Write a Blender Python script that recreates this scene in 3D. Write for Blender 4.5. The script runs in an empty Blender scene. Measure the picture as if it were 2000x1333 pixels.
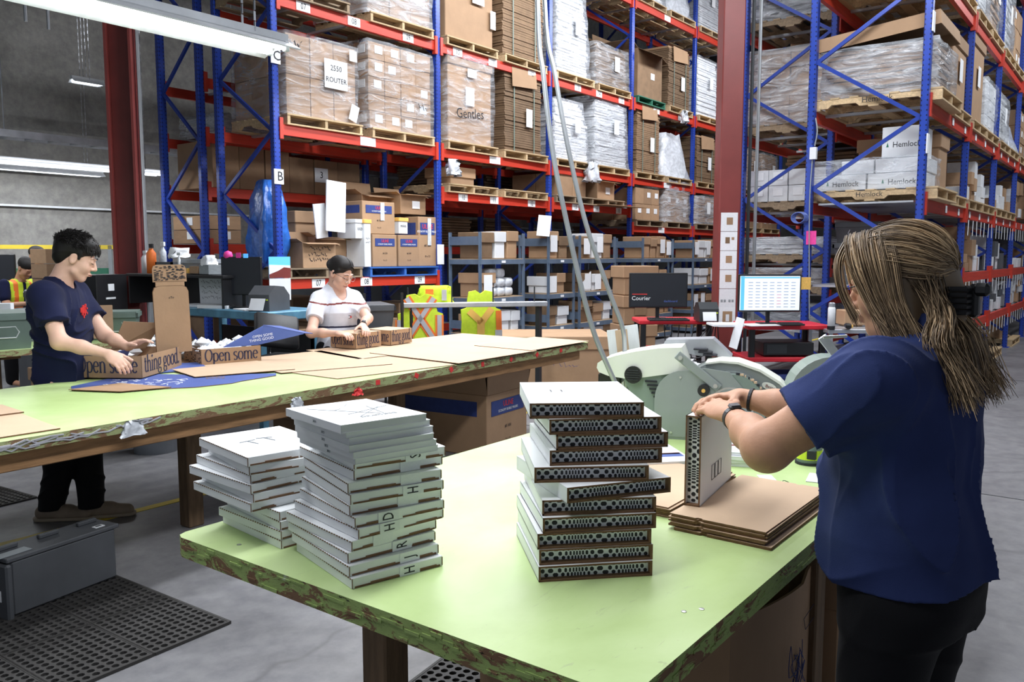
import bpy, bmesh, math, random
import numpy as np
from mathutils import Vector, Matrix, Euler
random.seed(7)
SC = bpy.context.scene
COL = SC.collection
# ---------------------------------------------------------------- camera
cam = bpy.data.cameras.new('camera'); camo = bpy.data.objects.new('camera', cam); COL.objects.link(camo)
cam.sensor_width = 36.0; cam.lens = 1630/2000*36.0; cam.clip_start = .05; cam.clip_end = 200
PITCH = math.radians(5.832); YAW = math.radians(37.118)
camo.location = (0, 0, 1.6)
camo.rotation_euler = (math.radians(90)-PITCH, 0, YAW-math.radians(90))
SC.camera = camo
# ---------------------------------------------------------------- light and exposure
SC.view_settings.view_transform = 'Standard'; SC.view_settings.look = 'None'
SC.view_settings.gamma = 1; SC.view_settings.use_curve_mapping = False
SC.view_settings.exposure = 0.1
W = bpy.data.worlds.new('world'); SC.world = W; W.use_nodes = True
W.node_tree.nodes['Background'].inputs[0].default_value = (.80, .88, 1, 1)
W.node_tree.nodes['Background'].inputs[1].default_value = .34
def area(name, loc, sx, sy, power, rot=(0, 0, 0), col=(.93, .96, 1)):
    l = bpy.data.lights.new(name, 'AREA'); l.shape = 'RECTANGLE'; l.size = sx; l.size_y = sy
    l.energy = power; l.color = col
    o = bpy.data.objects.new(name, l); o.location = loc; o.rotation_euler = rot; COL.objects.link(o)
    return o
area('lamp_over_front_table', (2.2, 1.5, 3.1), 3.6, .35, 85)
area('lamp_over_back_table', (1.6, 3.62, 2.628), 2.3, .16, 32)
area('lamp_over_back_table', (4.9, 4.4, 3.3), 3.2, .35, 85)
area('lamp_over_desks', (7.2, 6.4, 3.6), 3.5, .4, 90)
area('lamp_over_rack_aisle', (9.5, 5.6, 6.4), 9, .6, 470, (math.radians(28), 0, 0))
area('lamp_over_rack_aisle', (16.5, 5.0, 6.8), 6, .6, 280, (math.radians(25), 0, 0))
area('lamp_over_left_bay', (3.2, 10.2, 2.72), 5, .3, 60)
area('lamp_before_left_wall', (5.6, 11.7, 2.78), 5.0, .06, 80, (math.radians(32), 0, 0))
area('lamp_over_right_aisle', (6.6, 1.0, 5.6), .6, 5, 260, (0, math.radians(-38), 0))
area('lamp_over_right_aisle', (14, -.3, 6.5), 9, .6, 300, (math.radians(12), 0, 0))
# ---------------------------------------------------------------- materials
MATS = {}
def ramp(nt, fac, stops):
    r = nt.nodes.new('ShaderNodeValToRGB'); e = r.color_ramp.elements
    while len(e) < len(stops): e.new(.5)
    for k, (p, c) in enumerate(stops):
        e[k].position = p; e[k].color = (c[0], c[1], c[2], 1)
    nt.links.new(fac, r.inputs[0]); return r.outputs[0]
def noise(nt, vec, scale, detail=4, rough=.55, dist=0):
    n = nt.nodes.new('ShaderNodeTexNoise'); n.inputs['Scale'].default_value = scale
    n.inputs['Detail'].default_value = detail; n.inputs['Roughness'].default_value = rough
    n.inputs['Distortion'].default_value = dist
    nt.links.new(vec, n.inputs['Vector']); return n.outputs['Fac']
def mixc(nt, fac, a, b):
    m = nt.nodes.new('ShaderNodeMix'); m.data_type = 'RGBA'
    for s, v in ((m.inputs[0], fac), (m.inputs[6], a), (m.inputs[7], b)):
        if hasattr(v, 'is_linked') or hasattr(v, 'links'): nt.links.new(v, s)
        elif isinstance(v, (int, float)): s.default_value = v
        else: s.default_value = (v[0], v[1], v[2], 1)
    return m.outputs[2]
def mapping(nt, src, scale=(1, 1, 1)):
    m = nt.nodes.new('ShaderNodeMapping'); m.inputs['Scale'].default_value = scale
    nt.links.new(src, m.inputs['Vector']); return m.outputs[0]
def mat(name, col, rough=.6, metal=0, var=.12, scale=6, bump=0, bscale=60, stretch=(1, 1, 1), rnd=0, spec=.5, coat=0, sheen=0):
    m = bpy.data.materials.new(name); m.use_nodes = True; nt = m.node_tree
    b = nt.nodes['Principled BSDF']; tc = nt.nodes.new('ShaderNodeTexCoord')
    vec = mapping(nt, tc.outputs['Object'], stretch)
    b.inputs['Roughness'].default_value = rough; b.inputs['Metallic'].default_value = metal
    b.inputs['Specular IOR Level'].default_value = spec
    if coat: b.inputs['Coat Weight'].default_value = coat
    if sheen: b.inputs['Sheen Weight'].default_value = sheen
    f = noise(nt, vec, scale, 3)
    lo = tuple(c*(1-var) for c in col); hi = tuple(min(1, c*(1+var)) for c in col)
    c = ramp(nt, f, [(.3, lo), (.7, hi)])
    if rnd:
        oi = nt.nodes.new('ShaderNodeObjectInfo')
        hs = nt.nodes.new('ShaderNodeHueSaturation')
        mr = nt.nodes.new('ShaderNodeMapRange'); mr.inputs[3].default_value = 1-rnd; mr.inputs[4].default_value = 1+rnd
        nt.links.new(oi.outputs['Random'], mr.inputs[0]); nt.links.new(mr.outputs[0], hs.inputs['Value'])
        nt.links.new(c, hs.inputs['Color']); c = hs.outputs[0]
    nt.links.new(c, b.inputs['Base Color'])
    if bump:
        bp = nt.nodes.new('ShaderNodeBump'); bp.inputs['Strength'].default_value = bump; bp.inputs['Distance'].default_value = .01
        nt.links.new(noise(nt, vec, bscale, 2), bp.inputs['Height']); nt.links.new(bp.outputs[0], b.inputs['Normal'])
    MATS[name] = m; return m
def emis(name, col, st):
    m = bpy.data.materials.new(name); m.use_nodes = True
    b = m.node_tree.nodes['Principled BSDF']; b.inputs['Base Color'].default_value = (*col, 1)
    b.inputs['Emission Color'].default_value = (*col, 1); b.inputs['Emission Strength'].default_value = st
    MATS[name] = m; return m
K = MATS
mat('kraft', (.36, .225, .13), .75, 0, .07, 5, .1, 40, rnd=.16)
mat('kraft_pale', (.60, .43, .29), .75, 0, .05, 4, .06, 40, rnd=.06)
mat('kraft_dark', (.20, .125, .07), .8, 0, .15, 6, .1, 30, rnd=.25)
mat('kraft_edge', (.17, .09, .045), .9, 0, .3, 60, .3, 90, (1, 1, 6))
mat('kraft_in', (.22, .12, .065), .85, 0, .1, 12)
mat('whiteboard', (.83, .85, .87), .55, 0, .03, 6, .05, 30)
mat('paper', (.80, .82, .85), .7, 0, .04, 8, rnd=.05)
mat('white_carton', (.68, .70, .73), .6, 0, .05, 5, rnd=.06)
mat('ink', (.012, .013, .02), .6, 0, .05)
mat('navy_ink', (.02, .022, .06), .6, 0, .05)
mat('blue_print', (.03, .055, .22), .6, 0, .1, 20)
mat('blue_card', (.075, .12, .36), .5, 0, .06, 9)
mat('red_ink', (.75, .04, .04), .6)
mat('pallet_wood', (.52, .38, .22), .8, 0, .22, 7, .25, 50, (1, 8, 8), rnd=.18)
mat('pallet_old', (.27, .20, .13), .85, 0, .25, 7, .25, 50, (1, 8, 8), rnd=.2)
mat('pallet_blue', (.03, .13, .45), .7, 0, .2, 7, .25, 50, (1, 8, 8), rnd=.1)
mat('pallet_green', (.03, .16, .10), .7, 0, .2, 7, rnd=.1)
mat('wood_leg', (.16, .10, .055), .8, 0, .3, 4, .3, 30, (8, 8, 1))
mat('wood_apron', (.33, .18, .08), .8, 0, .3, 5, .3, 30, (1, 8, 8))
mat('rack_red', (.52, .038, .018), .45, .0, .15, 5, .05, 40, spec=.5)
mat('column_red', (.20, .036, .032), .45, 0, .14, 2.5, .05, 40)
mat('cart_red', (.62, .02, .035), .4, 0, .08)
mat('galv', (.50, .52, .56), .38, .7, .15, 6)
mat('dark_steel', (.05, .055, .06), .45, .5, .1)
mat('shelf_grey', (.12, .165, .235), .5, .2, .15, 6, rnd=.06)
mat('shelf_board', (.38, .27, .17), .7, 0, .12, 5)
mat('black_plastic', (.012, .012, .014), .4, 0, .1)
mat('screen_dark', (.02, .022, .028), .3, 0, .05)
mat('tote_grey', (.075, .08, .09), .5, 0, .12, 5, .05, 30)
mat('tote_light', (.28, .31, .33), .5, 0, .1, 5)
mat('tote_green', (.16, .22, .19), .5, 0, .1, 5)
mat('machine_grey', (.30, .335, .33), .42, .25, .05, 5, .04, 120)
mat('machine_green', (.22, .28, .245), .45, .1, .05, 5)
mat('machine_cream', (.80, .82, .74), .42, 0, .03, 5)
mat('steel', (.55, .56, .57), .3, .85, .06)
mat('rubber', (.03, .028, .027), .62, 0, .25, 8, .1, 60)
mat('cloth_black', (.008, .008, .009), .9, 0, .2, 30, .15, 300, sheen=.15)
mat('vinyl_black', (.012, .012, .014), .55, 0, .2, 6, .1, 30)
mat('lime', (.62, .80, .04), .7, 0, .1, 20)
mat('orange', (.9, .2, .03), .6)
mat('silver_tape', (.52, .52, .56), .4, .2, .05)
mat('bin_plastic', (.33, .36, .40), .35, 0, .1, 4)
mat('blue_steel_bench', (.09, .24, .36), .5, .1, .25, 8)
mat('blue_bag', (.03, .14, .52), .25, 0, .3, 9, .8, 14)
mat('pink', (.85, .06, .35), .5)
mat('yellow_paint', (.75, .58, .05), .6, 0, .1)
mat('amber', (.85, .5, .12), .6)
mat('hose', (.06, .065, .07), .45, .1, .1)
mat('hose_pale', (.38, .40, .42), .35, .5, .1)
mat('clear_bag', (.60, .63, .68), .25, 0, .2, 14, .9, 18)
mat('fixture_white', (.75, .78, .82), .4)
mat('skin', (.56, .30, .19), .5, 0, .07, 20, .06, 150, spec=.35)
mat('skin_pale', (.68, .42, .32), .5, 0, .05, 20, spec=.35)
mat('lips', (.42, .14, .12), .45)
mat('tan_shoe', (.26, .20, .15), .75, 0, .15, 14)
mat('sole', (.33, .27, .2), .7)
mat('eye_white', (.75, .73, .7), .3)
emis('tube', (.95, .98, 1), 14)
emis('tube_far', (.90, .95, 1), 6)
emis('screen_lit', (.66, .74, .88), .72)
emis('glow_blue', (.10, .42, .85), .7)

def blue_steel():
    m = mat('rack_blue', (.018, .055, .37), .35, .1, .18, 3, spec=.5)
    nt = m.node_tree; b = nt.nodes['Principled BSDF']
    tc = nt.nodes.new('ShaderNodeTexCoord'); sx = nt.nodes.new('ShaderNodeSeparateXYZ'); nt.links.new(tc.outputs['Object'], sx.inputs[0])
    def M(op, a, bb=None):
        n = nt.nodes.new('ShaderNodeMath'); n.operation = op
        for k, v in enumerate((a, bb)):
            if v is None: continue
            if isinstance(v, (int, float)): n.inputs[k].default_value = v
            else: nt.links.new(v, n.inputs[k])
        return n.outputs[0]
    z = M('SUBTRACT', M('FRACT', M('MULTIPLY', sx.outputs[2], 1/.05)), .5)
    z2 = M('LESS_THAN', M('ABSOLUTE', z), .17)
    x2 = M('LESS_THAN', M('ABSOLUTE', M('SUBTRACT', M('ABSOLUTE', sx.outputs[0]), .027)), .0055)
    y2 = M('LESS_THAN', M('ABSOLUTE', M('SUBTRACT', M('ABSOLUTE', sx.outputs[1]), .027)), .0055)
    f = M('MULTIPLY', z2, M('MAXIMUM', x2, y2))
    src = b.inputs['Base Color'].links[0].from_socket
    nt.links.new(mixc(nt, f, src, (.004, .006, .03)), b.inputs['Base Color'])
    return m
blue_steel()
mat('brace_blue', (.018, .05, .33), .35, .1, .1, 4)

def concrete(name, base, rough, wall=False):
    m = bpy.data.materials.new(name); m.use_nodes = True; nt = m.node_tree; b = nt.nodes['Principled BSDF']
    tc = nt.nodes.new('ShaderNodeTexCoord'); v = tc.outputs['Object']
    c1 = ramp(nt, noise(nt, v, .55 if not wall else .8, 6, .65, .6), [(.3, tuple(x*.66 for x in base)), (.5, base), (.72, tuple(x*1.28 for x in base))])
    c2 = ramp(nt, noise(nt, v, 9, 6, .7), [(.35, (.78, .78, .80)), (.65, (1.08, 1.08, 1.06))])
    mm = nt.nodes.new('ShaderNodeMix'); mm.data_type = 'RGBA'; mm.blend_type = 'MULTIPLY'; mm.inputs[0].default_value = 1
    nt.links.new(c1, mm.inputs[6]); nt.links.new(c2, mm.inputs[7])
    out = mm.outputs[2]
    if not wall:   # scuffs and thin cracks
        vo = nt.nodes.new('ShaderNodeTexVoronoi'); vo.feature = 'DISTANCE_TO_EDGE'; vo.inputs['Scale'].default_value = .35
        nz = nt.nodes.new('ShaderNodeTexNoise'); nz.inputs['Scale'].default_value = 1.6; nt.links.new(v, nz.inputs['Vector'])
        ad = nt.nodes.new('ShaderNodeMix'); ad.data_type = 'RGBA'; ad.inputs[0].default_value = .3
        nt.links.new(v, ad.inputs[6]); nt.links.new(nz.outputs['Color'], ad.inputs[7]); nt.links.new(ad.outputs[2], vo.inputs['Vector'])
        cr = ramp(nt, vo.outputs['Distance'], [(0, (.7, .7, .7)), (.003, (1, 1, 1))])
        m2 = nt.nodes.new('ShaderNodeMix'); m2.data_type = 'RGBA'; m2.blend_type = 'MULTIPLY'; m2.inputs[0].default_value = .8
        nt.links.new(out, m2.inputs[6]); nt.links.new(cr, m2.inputs[7]); out = m2.outputs[2]
        rr = ramp(nt, noise(nt, v, 1.2, 5, .6), [(.3, (rough*.75,)*3), (.7, (rough*1.3,)*3)])
        nt.links.new(rr, b.inputs['Roughness'])
    else: b.inputs['Roughness'].default_value = rough
    nt.links.new(out, b.inputs['Base Color'])
    bp = nt.nodes.new('ShaderNodeBump'); bp.inputs['Strength'].default_value = .12
    nt.links.new(noise(nt, v, 40, 4), bp.inputs['Height']); nt.links.new(bp.outputs[0], b.inputs['Normal'])
    MATS[name] = m; return m
concrete('floor_concrete', (.215, .213, .225), .40)
concrete('wall_concrete', (.36, .35, .33), .85, True)
mat('ceiling_dark', (.10, .10, .11), .9)

def green_top():
    m = bpy.data.materials.new('green_paint'); m.use_nodes = True; nt = m.node_tree; b = nt.nodes['Principled BSDF']
    tc = nt.nodes.new('ShaderNodeTexCoord'); v = tc.outputs['Object']
    c = ramp(nt, noise(nt, v, 2.2, 5, .6, .4), [(.28, (.42, .56, .21)), (.5, (.50, .65, .28)), (.75, (.60, .73, .38))])
    s = noise(nt, mapping(nt, v, (2, 14, 1)), 3.2, 8, .75, 1.2)
    c = mixc(nt, ramp(nt, s, [(.60, (0, 0, 0)), (.68, (.45, .45, .45))]), c, (.36, .42, .24))
    s2 = noise(nt, v, 30, 6, .7)
    c = mixc(nt, ramp(nt, s2, [(.66, (0, 0, 0)), (.72, (.4, .4, .4))]), c, (.26, .30, .15))
    nt.links.new(c, b.inputs['Base Color']); b.inputs['Roughness'].default_value = .42
    bp = nt.nodes.new('ShaderNodeBump'); bp.inputs['Strength'].default_value = .1
    nt.links.new(noise(nt, v, 22, 5), bp.inputs['Height']); nt.links.new(bp.outputs[0], b.inputs['Normal'])
    MATS['green_paint'] = m
green_top()
def green_edge(name, green, th):
    m = bpy.data.materials.new(name); m.use_nodes = True; nt = m.node_tree; b = nt.nodes['Principled BSDF']
    tc = nt.nodes.new('ShaderNodeTexCoord'); v = tc.outputs['Object']
    c = ramp(nt, noise(nt, v, 12, 5, .7), [(.3, tuple(x*.8 for x in green)), (.7, green)])
    f = noise(nt, mapping(nt, v, (1, 1, 3)), 9, 8, .75, .8)
    c = mixc(nt, ramp(nt, f, [(th, (0, 0, 0)), (th+.03, (1, 1, 1))]), c, (.22, .12, .06))
    f2 = noise(nt, mapping(nt, v, (1, 1, 4)), 26, 6, .8, 1.0)
    c = mixc(nt, ramp(nt, f2, [(.60, (0, 0, 0)), (.64, (1, 1, 1))]), c, (.02, .022, .01))
    f3 = noise(nt, v, 5, 6, .6)
    c = mixc(nt, ramp(nt, f3, [(.66, (0, 0, 0)), (.70, (.8, .8, .8))]), c, (.55, .57, .55))
    nt.links.new(c, b.inputs['Base Color']); b.inputs['Roughness'].default_value = .7
    bp = nt.nodes.new('ShaderNodeBump'); bp.inputs['Strength'].default_value = .8; bp.inputs['Distance'].default_value = .006
    nt.links.new(f, bp.inputs['Height']); nt.links.new(bp.outputs[0], b.inputs['Normal'])
    MATS[name] = m
green_edge('green_edge', (.40, .54, .17), .52)
green_edge('worn_edge', (.40, .45, .20), .50)

def wrap_mat(name, tint, a, white):
    m = bpy.data.materials.new(name); m.use_nodes = True; nt = m.node_tree
    for n in list(nt.nodes): nt.nodes.remove(n)
    out = nt.nodes.new('ShaderNodeOutputMaterial'); tr = nt.nodes.new('ShaderNodeBsdfTransparent'); p = nt.nodes.new('ShaderNodeBsdfPrincipled')
    p.inputs['Base Color'].default_value = (*tint, 1); p.inputs['Roughness'].default_value = .2; p.inputs['Specular IOR Level'].default_value = .8
    tc = nt.nodes.new('ShaderNodeTexCoord'); v = mapping(nt, tc.outputs['Object'], (1.2, 1.2, 5))
    f = noise(nt, v, 1.8, 4, .55, 1.2)
    fr = ramp(nt, f, [(.35, (a,)*3), (.52, ((a+white)/2,)*3), (.60, (white,)*3), (.66, (a,)*3)])
    mx = nt.nodes.new('ShaderNodeMixShader'); nt.links.new(fr, mx.inputs[0]); nt.links.new(tr.outputs[0], mx.inputs[1]); nt.links.new(p.outputs[0], mx.inputs[2])
    bp = nt.nodes.new('ShaderNodeBump'); bp.inputs['Strength'].default_value = 1; bp.inputs['Distance'].default_value = .05
    nt.links.new(f, bp.inputs['Height']); nt.links.new(bp.outputs[0], p.inputs['Normal'])
    nt.links.new(mx.outputs[0], out.inputs[0]); MATS[name] = m
wrap_mat('wrap', (.72, .76, .82), .07, .42)
wrap_mat('wrap_heavy', (.60, .63, .68), .22, .70)

# ---------------------------------------------------------------- mesh builder
BOXF = [(0, 3, 2, 1), (4, 5, 6, 7), (0, 1, 5, 4), (1, 2, 6, 5), (2, 3, 7, 6), (3, 0, 4, 7)]
class MB:
    def __init__(s): s.v = []; s.f = []; s.m = []; s.mats = []
    def mi(s, m):
        if m not in s.mats: s.mats.append(m)
        return s.mats.index(m)
    def add(s, vs, fs, m, T=None):
        o = len(s.v); k = s.mi(m)
        for v in vs:
            v = Vector(v); s.v.append(tuple(T @ v) if T is not None else tuple(v))
        for f in fs: s.f.append(tuple(i+o for i in f)); s.m.append(k)
        return s
    def box(s, c, d, m='kraft', T=None, rz=0):      # centre, size
        x, y, z = d[0]/2, d[1]/2, d[2]/2
        vs = [(-x, -y, -z), (x, -y, -z), (x, y, -z), (-x, y, -z), (-x, -y, z), (x, -y, z), (x, y, z), (-x, y, z)]
        R = Matrix.Translation(c) @ Matrix.Rotation(rz, 4, 'Z')
        if T is not None: R = T @ R
        return s.add(vs, BOXF, m, R)
    def rbox(s, c, d, b, m, T=None, rz=0):          # box with chamfered edges
        X, Y, Z = d[0]/2, d[1]/2, d[2]/2; vs = []; idx = {}
        for sx in (-1, 1):
            for sy in (-1, 1):
                for sz in (-1, 1):
                    for a in range(3):
                        p = [sx*(X-b), sy*(Y-b), sz*(Z-b)]; p[a] = (sx*X, sy*Y, sz*Z)[a]
                        idx[(sx, sy, sz, a)] = len(vs); vs.append(p)
        fs = []
        for a in range(3):
            u, w = [(1, 2), (2, 0), (0, 1)][a]
            for sg in (-1, 1):
                q = []
                for cu, cw in ((-1, -1), (1, -1), (1, 1), (-1, 1)):
                    k = [0, 0, 0]; k[a] = sg; k[u] = cu; k[w] = cw; q.append(idx[(k[0], k[1], k[2], a)])
                fs.append(q if sg > 0 else q[::-1])
        for a in range(3):                           # edge bevels along axis a
            u, w = [(1, 2), (2, 0), (0, 1)][a]
            for cu in (-1, 1):
                for cw in (-1, 1):
                    k0 = [0]*3; k0[a] = -1; k0[u] = cu; k0[w] = cw; k1 = k0[:]; k1[a] = 1
                    q = [idx[(*k0, u)], idx[(*k1, u)], idx[(*k1, w)], idx[(*k0, w)]]
                    fs.append(q if cu*cw < 0 else q[::-1])
        for sx in (-1, 1):
            for sy in (-1, 1):
                for sz in (-1, 1):
                    q = [idx[(sx, sy, sz, a)] for a in range(3)]
                    fs.append(q if sx*sy*sz > 0 else q[::-1])
        R = Matrix.Translation(c) @ Matrix.Rotation(rz, 4, 'Z')
        if T is not None: R = T @ R
        return s.add(vs, fs, m, R)
    def prism(s, poly, z0, z1, m, T=None, top=None):
        n = len(poly); vs = [(x, y, z0) for x, y in poly] + [(x, y, z1) for x, y in poly]
        s.add(vs, [tuple(range(n))[::-1]] + [(i, (i+1) % n, n+(i+1) % n, n+i) for i in range(n)], m, T)
        s.add([(x, y, z1) for x, y in poly], [tuple(range(n))], top or m, T); return s
    def cyl(s, p0, p1, r, m, n=10, r1=None, cap=True):
        p0 = Vector(p0); p1 = Vector(p1); d = (p1-p0).normalized()
        a = d.orthogonal().normalized(); b = d.cross(a); r1 = r if r1 is None else r1
        vs = [p0+(a*math.cos(t)+b*math.sin(t))*r for t in [2*math.pi*i/n for i in range(n)]]
        vs += [p1+(a*math.cos(t)+b*math.sin(t))*r1 for t in [2*math.pi*i/n for i in range(n)]]
        fs = [(i, (i+1) % n, n+(i+1) % n, n+i) for i in range(n)]
        if cap: fs += [tuple(range(n))[::-1], tuple(range(n, 2*n))]
        return s.add(vs, fs, m)
    def tube(s, pts, r, m, n=6, close=False):
        P = [Vector(p) for p in pts]; N = len(P); vs = []; a = None
        for i, p in enumerate(P):
            d = (P[min(i+1, N-1)]-P[max(i-1, 0)]).normalized()
            a = d.orthogonal().normalized() if a is None else (a-d*a.dot(d)).normalized()
            b = d.cross(a); rr = r[i] if isinstance(r, (list, tuple)) else r
            vs += [p+(a*math.cos(t)+b*math.sin(t))*rr for t in [2*math.pi*k/n for k in range(n)]]
        fs = [(i*n+k, i*n+(k+1) % n, (i+1)*n+(k+1) % n, (i+1)*n+k) for i in range(N-1) for k in range(n)]
        fs += [tuple(range(n))[::-1], tuple(range((N-1)*n, N*n))]
        return s.add(vs, fs, m)
    def lathe(s, prof, m, n=16, T=None):
        vs = []; N = len(prof)
        for r, z in prof: vs += [(r*math.cos(2*math.pi*k/n), r*math.sin(2*math.pi*k/n), z) for k in range(n)]
        fs = [(i*n+k, i*n+(k+1) % n, (i+1)*n+(k+1) % n, (i+1)*n+k) for i in range(N-1) for k in range(n)]
        fs += [tuple(range(n))[::-1], tuple(range((N-1)*n, N*n))]
        return s.add(vs, fs, m, T)
    def sheet(s, c4, t, m, m2=None):                # slab on 4 corners, thickness t along its normal
        c = [Vector(p) for p in c4]; nrm = (c[1]-c[0]).cross(c[2]-c[0]).normalized()*t
        vs = c+[p+nrm for p in c]
        s.add(vs, [BOXF[1]], m); s.add(vs, [BOXF[0]]+BOXF[2:], m2 or m); return s
    def mesh(s, name, smooth=False):
        me = bpy.data.meshes.new(name); me.from_pydata([tuple(v) for v in s.v], [], s.f)
        for m in s.mats: me.materials.append(MATS[m])
        me.polygons.foreach_set('material_index', s.m)
        if smooth: me.polygons.foreach_set('use_smooth', [True]*len(s.f))
        me.update(); return me
    def build(s, name, parent=None, loc=None, smooth=False, kind=None, label=None):
        return link(s.mesh(name, smooth), name, parent, loc, kind=kind, label=label)
def link(me, name, parent=None, loc=None, rot=None, scale=None, kind=None, label=None):
    o = bpy.data.objects.new(name, me); COL.objects.link(o)
    if parent: o.parent = parent
    if loc is not None: o.location = loc
    if rot is not None: o.rotation_euler = rot
    if scale is not None: o.scale = scale
    if kind: o['kind'] = kind
    if label: o['label'] = label
    return o
def thing(name, label, cat, loc=(0, 0, 0), rz=0, group=None, me=None):
    o = bpy.data.objects.new(name, me); COL.objects.link(o); o.location = loc
    o.rotation_euler = (0, 0, rz) if isinstance(rz, (int, float)) else rz
    o['label'] = label; o['category'] = cat
    if group: o['group'] = group
    return o
def tag(o, label, cat, group=None):
    o['label'] = label; o['category'] = cat
    if group: o['group'] = group
    return o
def struct(o): o['kind'] = 'structure'; return o
MESH = {}
def shared(key, fn):
    if key not in MESH: MESH[key] = fn()
    return MESH[key]
def ubox(m):      # shared unit box
    return shared(('ubox', m), lambda: MB().rbox((0, 0, 0), (1, 1, 1), .012, m).mesh(m))
def bx(name, c, d, m, parent=None, rot=None, label=None, kind=None):
    return link(ubox(m), name, parent, c, rot, d, kind=kind, label=label)
# ---------------------------------------------------------------- lettering
TXT = {}
def text_mesh(s, m):
    def f():
        cu = bpy.data.curves.new('lettering', 'FONT'); cu.body = s; cu.size = 1; cu.align_x = 'CENTER'; cu.align_y = 'CENTER'
        cu.resolution_u = 2; cu.extrude = .01
        o = bpy.data.objects.new('lettering', cu); COL.objects.link(o)
        dg = bpy.context.evaluated_depsgraph_get(); me = bpy.data.meshes.new_from_object(o.evaluated_get(dg))
        COL.objects.unlink(o); bpy.data.objects.remove(o); me.materials.clear(); me.materials.append(MATS[m]); return me
    return shared(('t', s, m), f)
def frame(o, xdir, ydir):     # rotation whose local x, y run along the given directions
    x = Vector(xdir).normalized(); z = x.cross(Vector(ydir)).normalized(); y = z.cross(x)
    return Matrix((x, y, z)).transposed().to_euler()
def lettering(s, parent, c, size, xdir, ydir=(0, 0, 1), m='ink', wx=1, name='lettering'):
    o = link(text_mesh(s, m), name, parent, c, frame(c, xdir, ydir), (size*wx, size, .03))
    return o
# serif stroke letters for the printed cartons: pen strokes thick when upright, thin when level
def arc(cx, cy, rx, ry, a0, a1, n=14): return [(cx+rx*math.cos(math.radians(a0+(a1-a0)*i/n)), cy+ry*math.sin(math.radians(a0+(a1-a0)*i/n))) for i in range(n+1)]
GL = {   # width, strokes (x, y with x-height .48, cap .70)
 'O': (.66, [arc(.33, .35, .28, .345, 0, 360, 24)]),
 'o': (.50, [arc(.25, .24, .20, .235, 0, 360, 20)]),
 'p': (.54, [[(.11, -.2), (.11, .46)], [(.02, .45), (.11, .45)], [(.02, -.2), (.22, -.2)], arc(.27, .24, .20, .235, 150, -150, 18)]),
 'e': (.47, [[(.06, .27), (.42, .27)], arc(.24, .24, .19, .235, 8, 320, 18)]),
 'n': (.56, [[(.11, 0), (.11, .46)], [(.02, .45), (.11, .45)], [(.02, .005), (.21, .005)], arc(.27, .30, .165, .17, 165, 0, 10)+[(.435, 0)], [(.34, .005), (.53, .005)]]),
 's': (.40, [arc(.20, .36, .135, .115, 35, 200, 8)+[(.12, .28), (.28, .2)]+arc(.19, .12, .145, .12, 30, -150, 8)]),
 'm': (.84, [[(.11, 0), (.11, .46)], [(.02, .45), (.11, .45)], [(.02, .005), (.21, .005)], arc(.265, .30, .15, .17, 165, 0, 8)+[(.415, 0)], [(.33, .005), (.5, .005)], arc(.565, .30, .15, .17, 165, 0, 8)+[(.715, 0)], [(.63, .005), (.81, .005)]]),
 't': (.34, [[(.15, .62), (.15, .1)]+arc(.25, .1, .1, .095, 180, 320, 6), [(.03, .455), (.29, .455)]]),
 'h': (.56, [[(.11, 0), (.11, .74)], [(.02, .73), (.11, .73)], [(.02, .005), (.21, .005)], arc(.27, .30, .165, .17, 165, 0, 10)+[(.435, 0)], [(.34, .005), (.53, .005)]]),
 'i': (.27, [[(.13, 0), (.13, .46)], [(.04, .45), (.13, .45)], [(.04, .005), (.23, .005)], arc(.13, .64, .028, .028, 0, 360, 6)]),
 'g': (.50, [arc(.23, .31, .16, .165, 0, 360, 16), [(.33, .44), (.45, .47)], arc(.2, .1, .12, .06, 110, 250, 5), arc(.24, -.08, .19, .115, 0, 360, 14)]),
 'd': (.54, [[(.42, 0), (.42, .74)], [(.33, .73), (.42, .73)], [(.42, .005), (.52, .005)], arc(.25, .24, .19, .235, 35, 325, 18)]),
 '.': (.22, [arc(.09, .04, .03, .03, 0, 360, 6)]), ' ': (.24, [])}
def serif_mesh(s, m):
    def f():
        mb = MB(); x0 = 0
        for ch in s:
            w, st = GL[ch]
            for pl in st:
                L = []; R = []
                N = len(pl)
                for i, (x, y) in enumerate(pl):
                    a = pl[max(i-1, 0)]; b = pl[min(i+1, N-1)]
                    if pl[0] == pl[-1] and i in (0, N-1): a = pl[N-2]; b = pl[1]
                    dx, dy = b[0]-a[0], b[1]-a[1]; l = math.hypot(dx, dy) or 1; dx /= l; dy /= l
                    t = .020+.046*abs(dy)**1.4
                    L.append((x0+x-dy*t, y+dx*t)); R.append((x0+x+dy*t, y-dx*t))
                vs = [(p[0], p[1], 0) for p in L]+[(p[0], p[1], 0) for p in R]
                mb.add(vs, [(i, N+i, N+i+1, i+1) for i in range(N-1)], m)
            x0 += w
        for k, v in enumerate(mb.v): mb.v[k] = (v[0]-x0/2, v[1]-.25, v[2])
        me = mb.mesh('lettering'); me['w'] = x0; return me
    return shared(('s', s, m), f)
def serif(s, parent, c, width, height, xdir, ydir=(0, 0, 1), m='navy_ink'):
    me = serif_mesh(s, m); k = width/me['w']
    return link(me, 'lettering', parent, c, frame(c, xdir, ydir), (k, height, 1))
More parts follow.
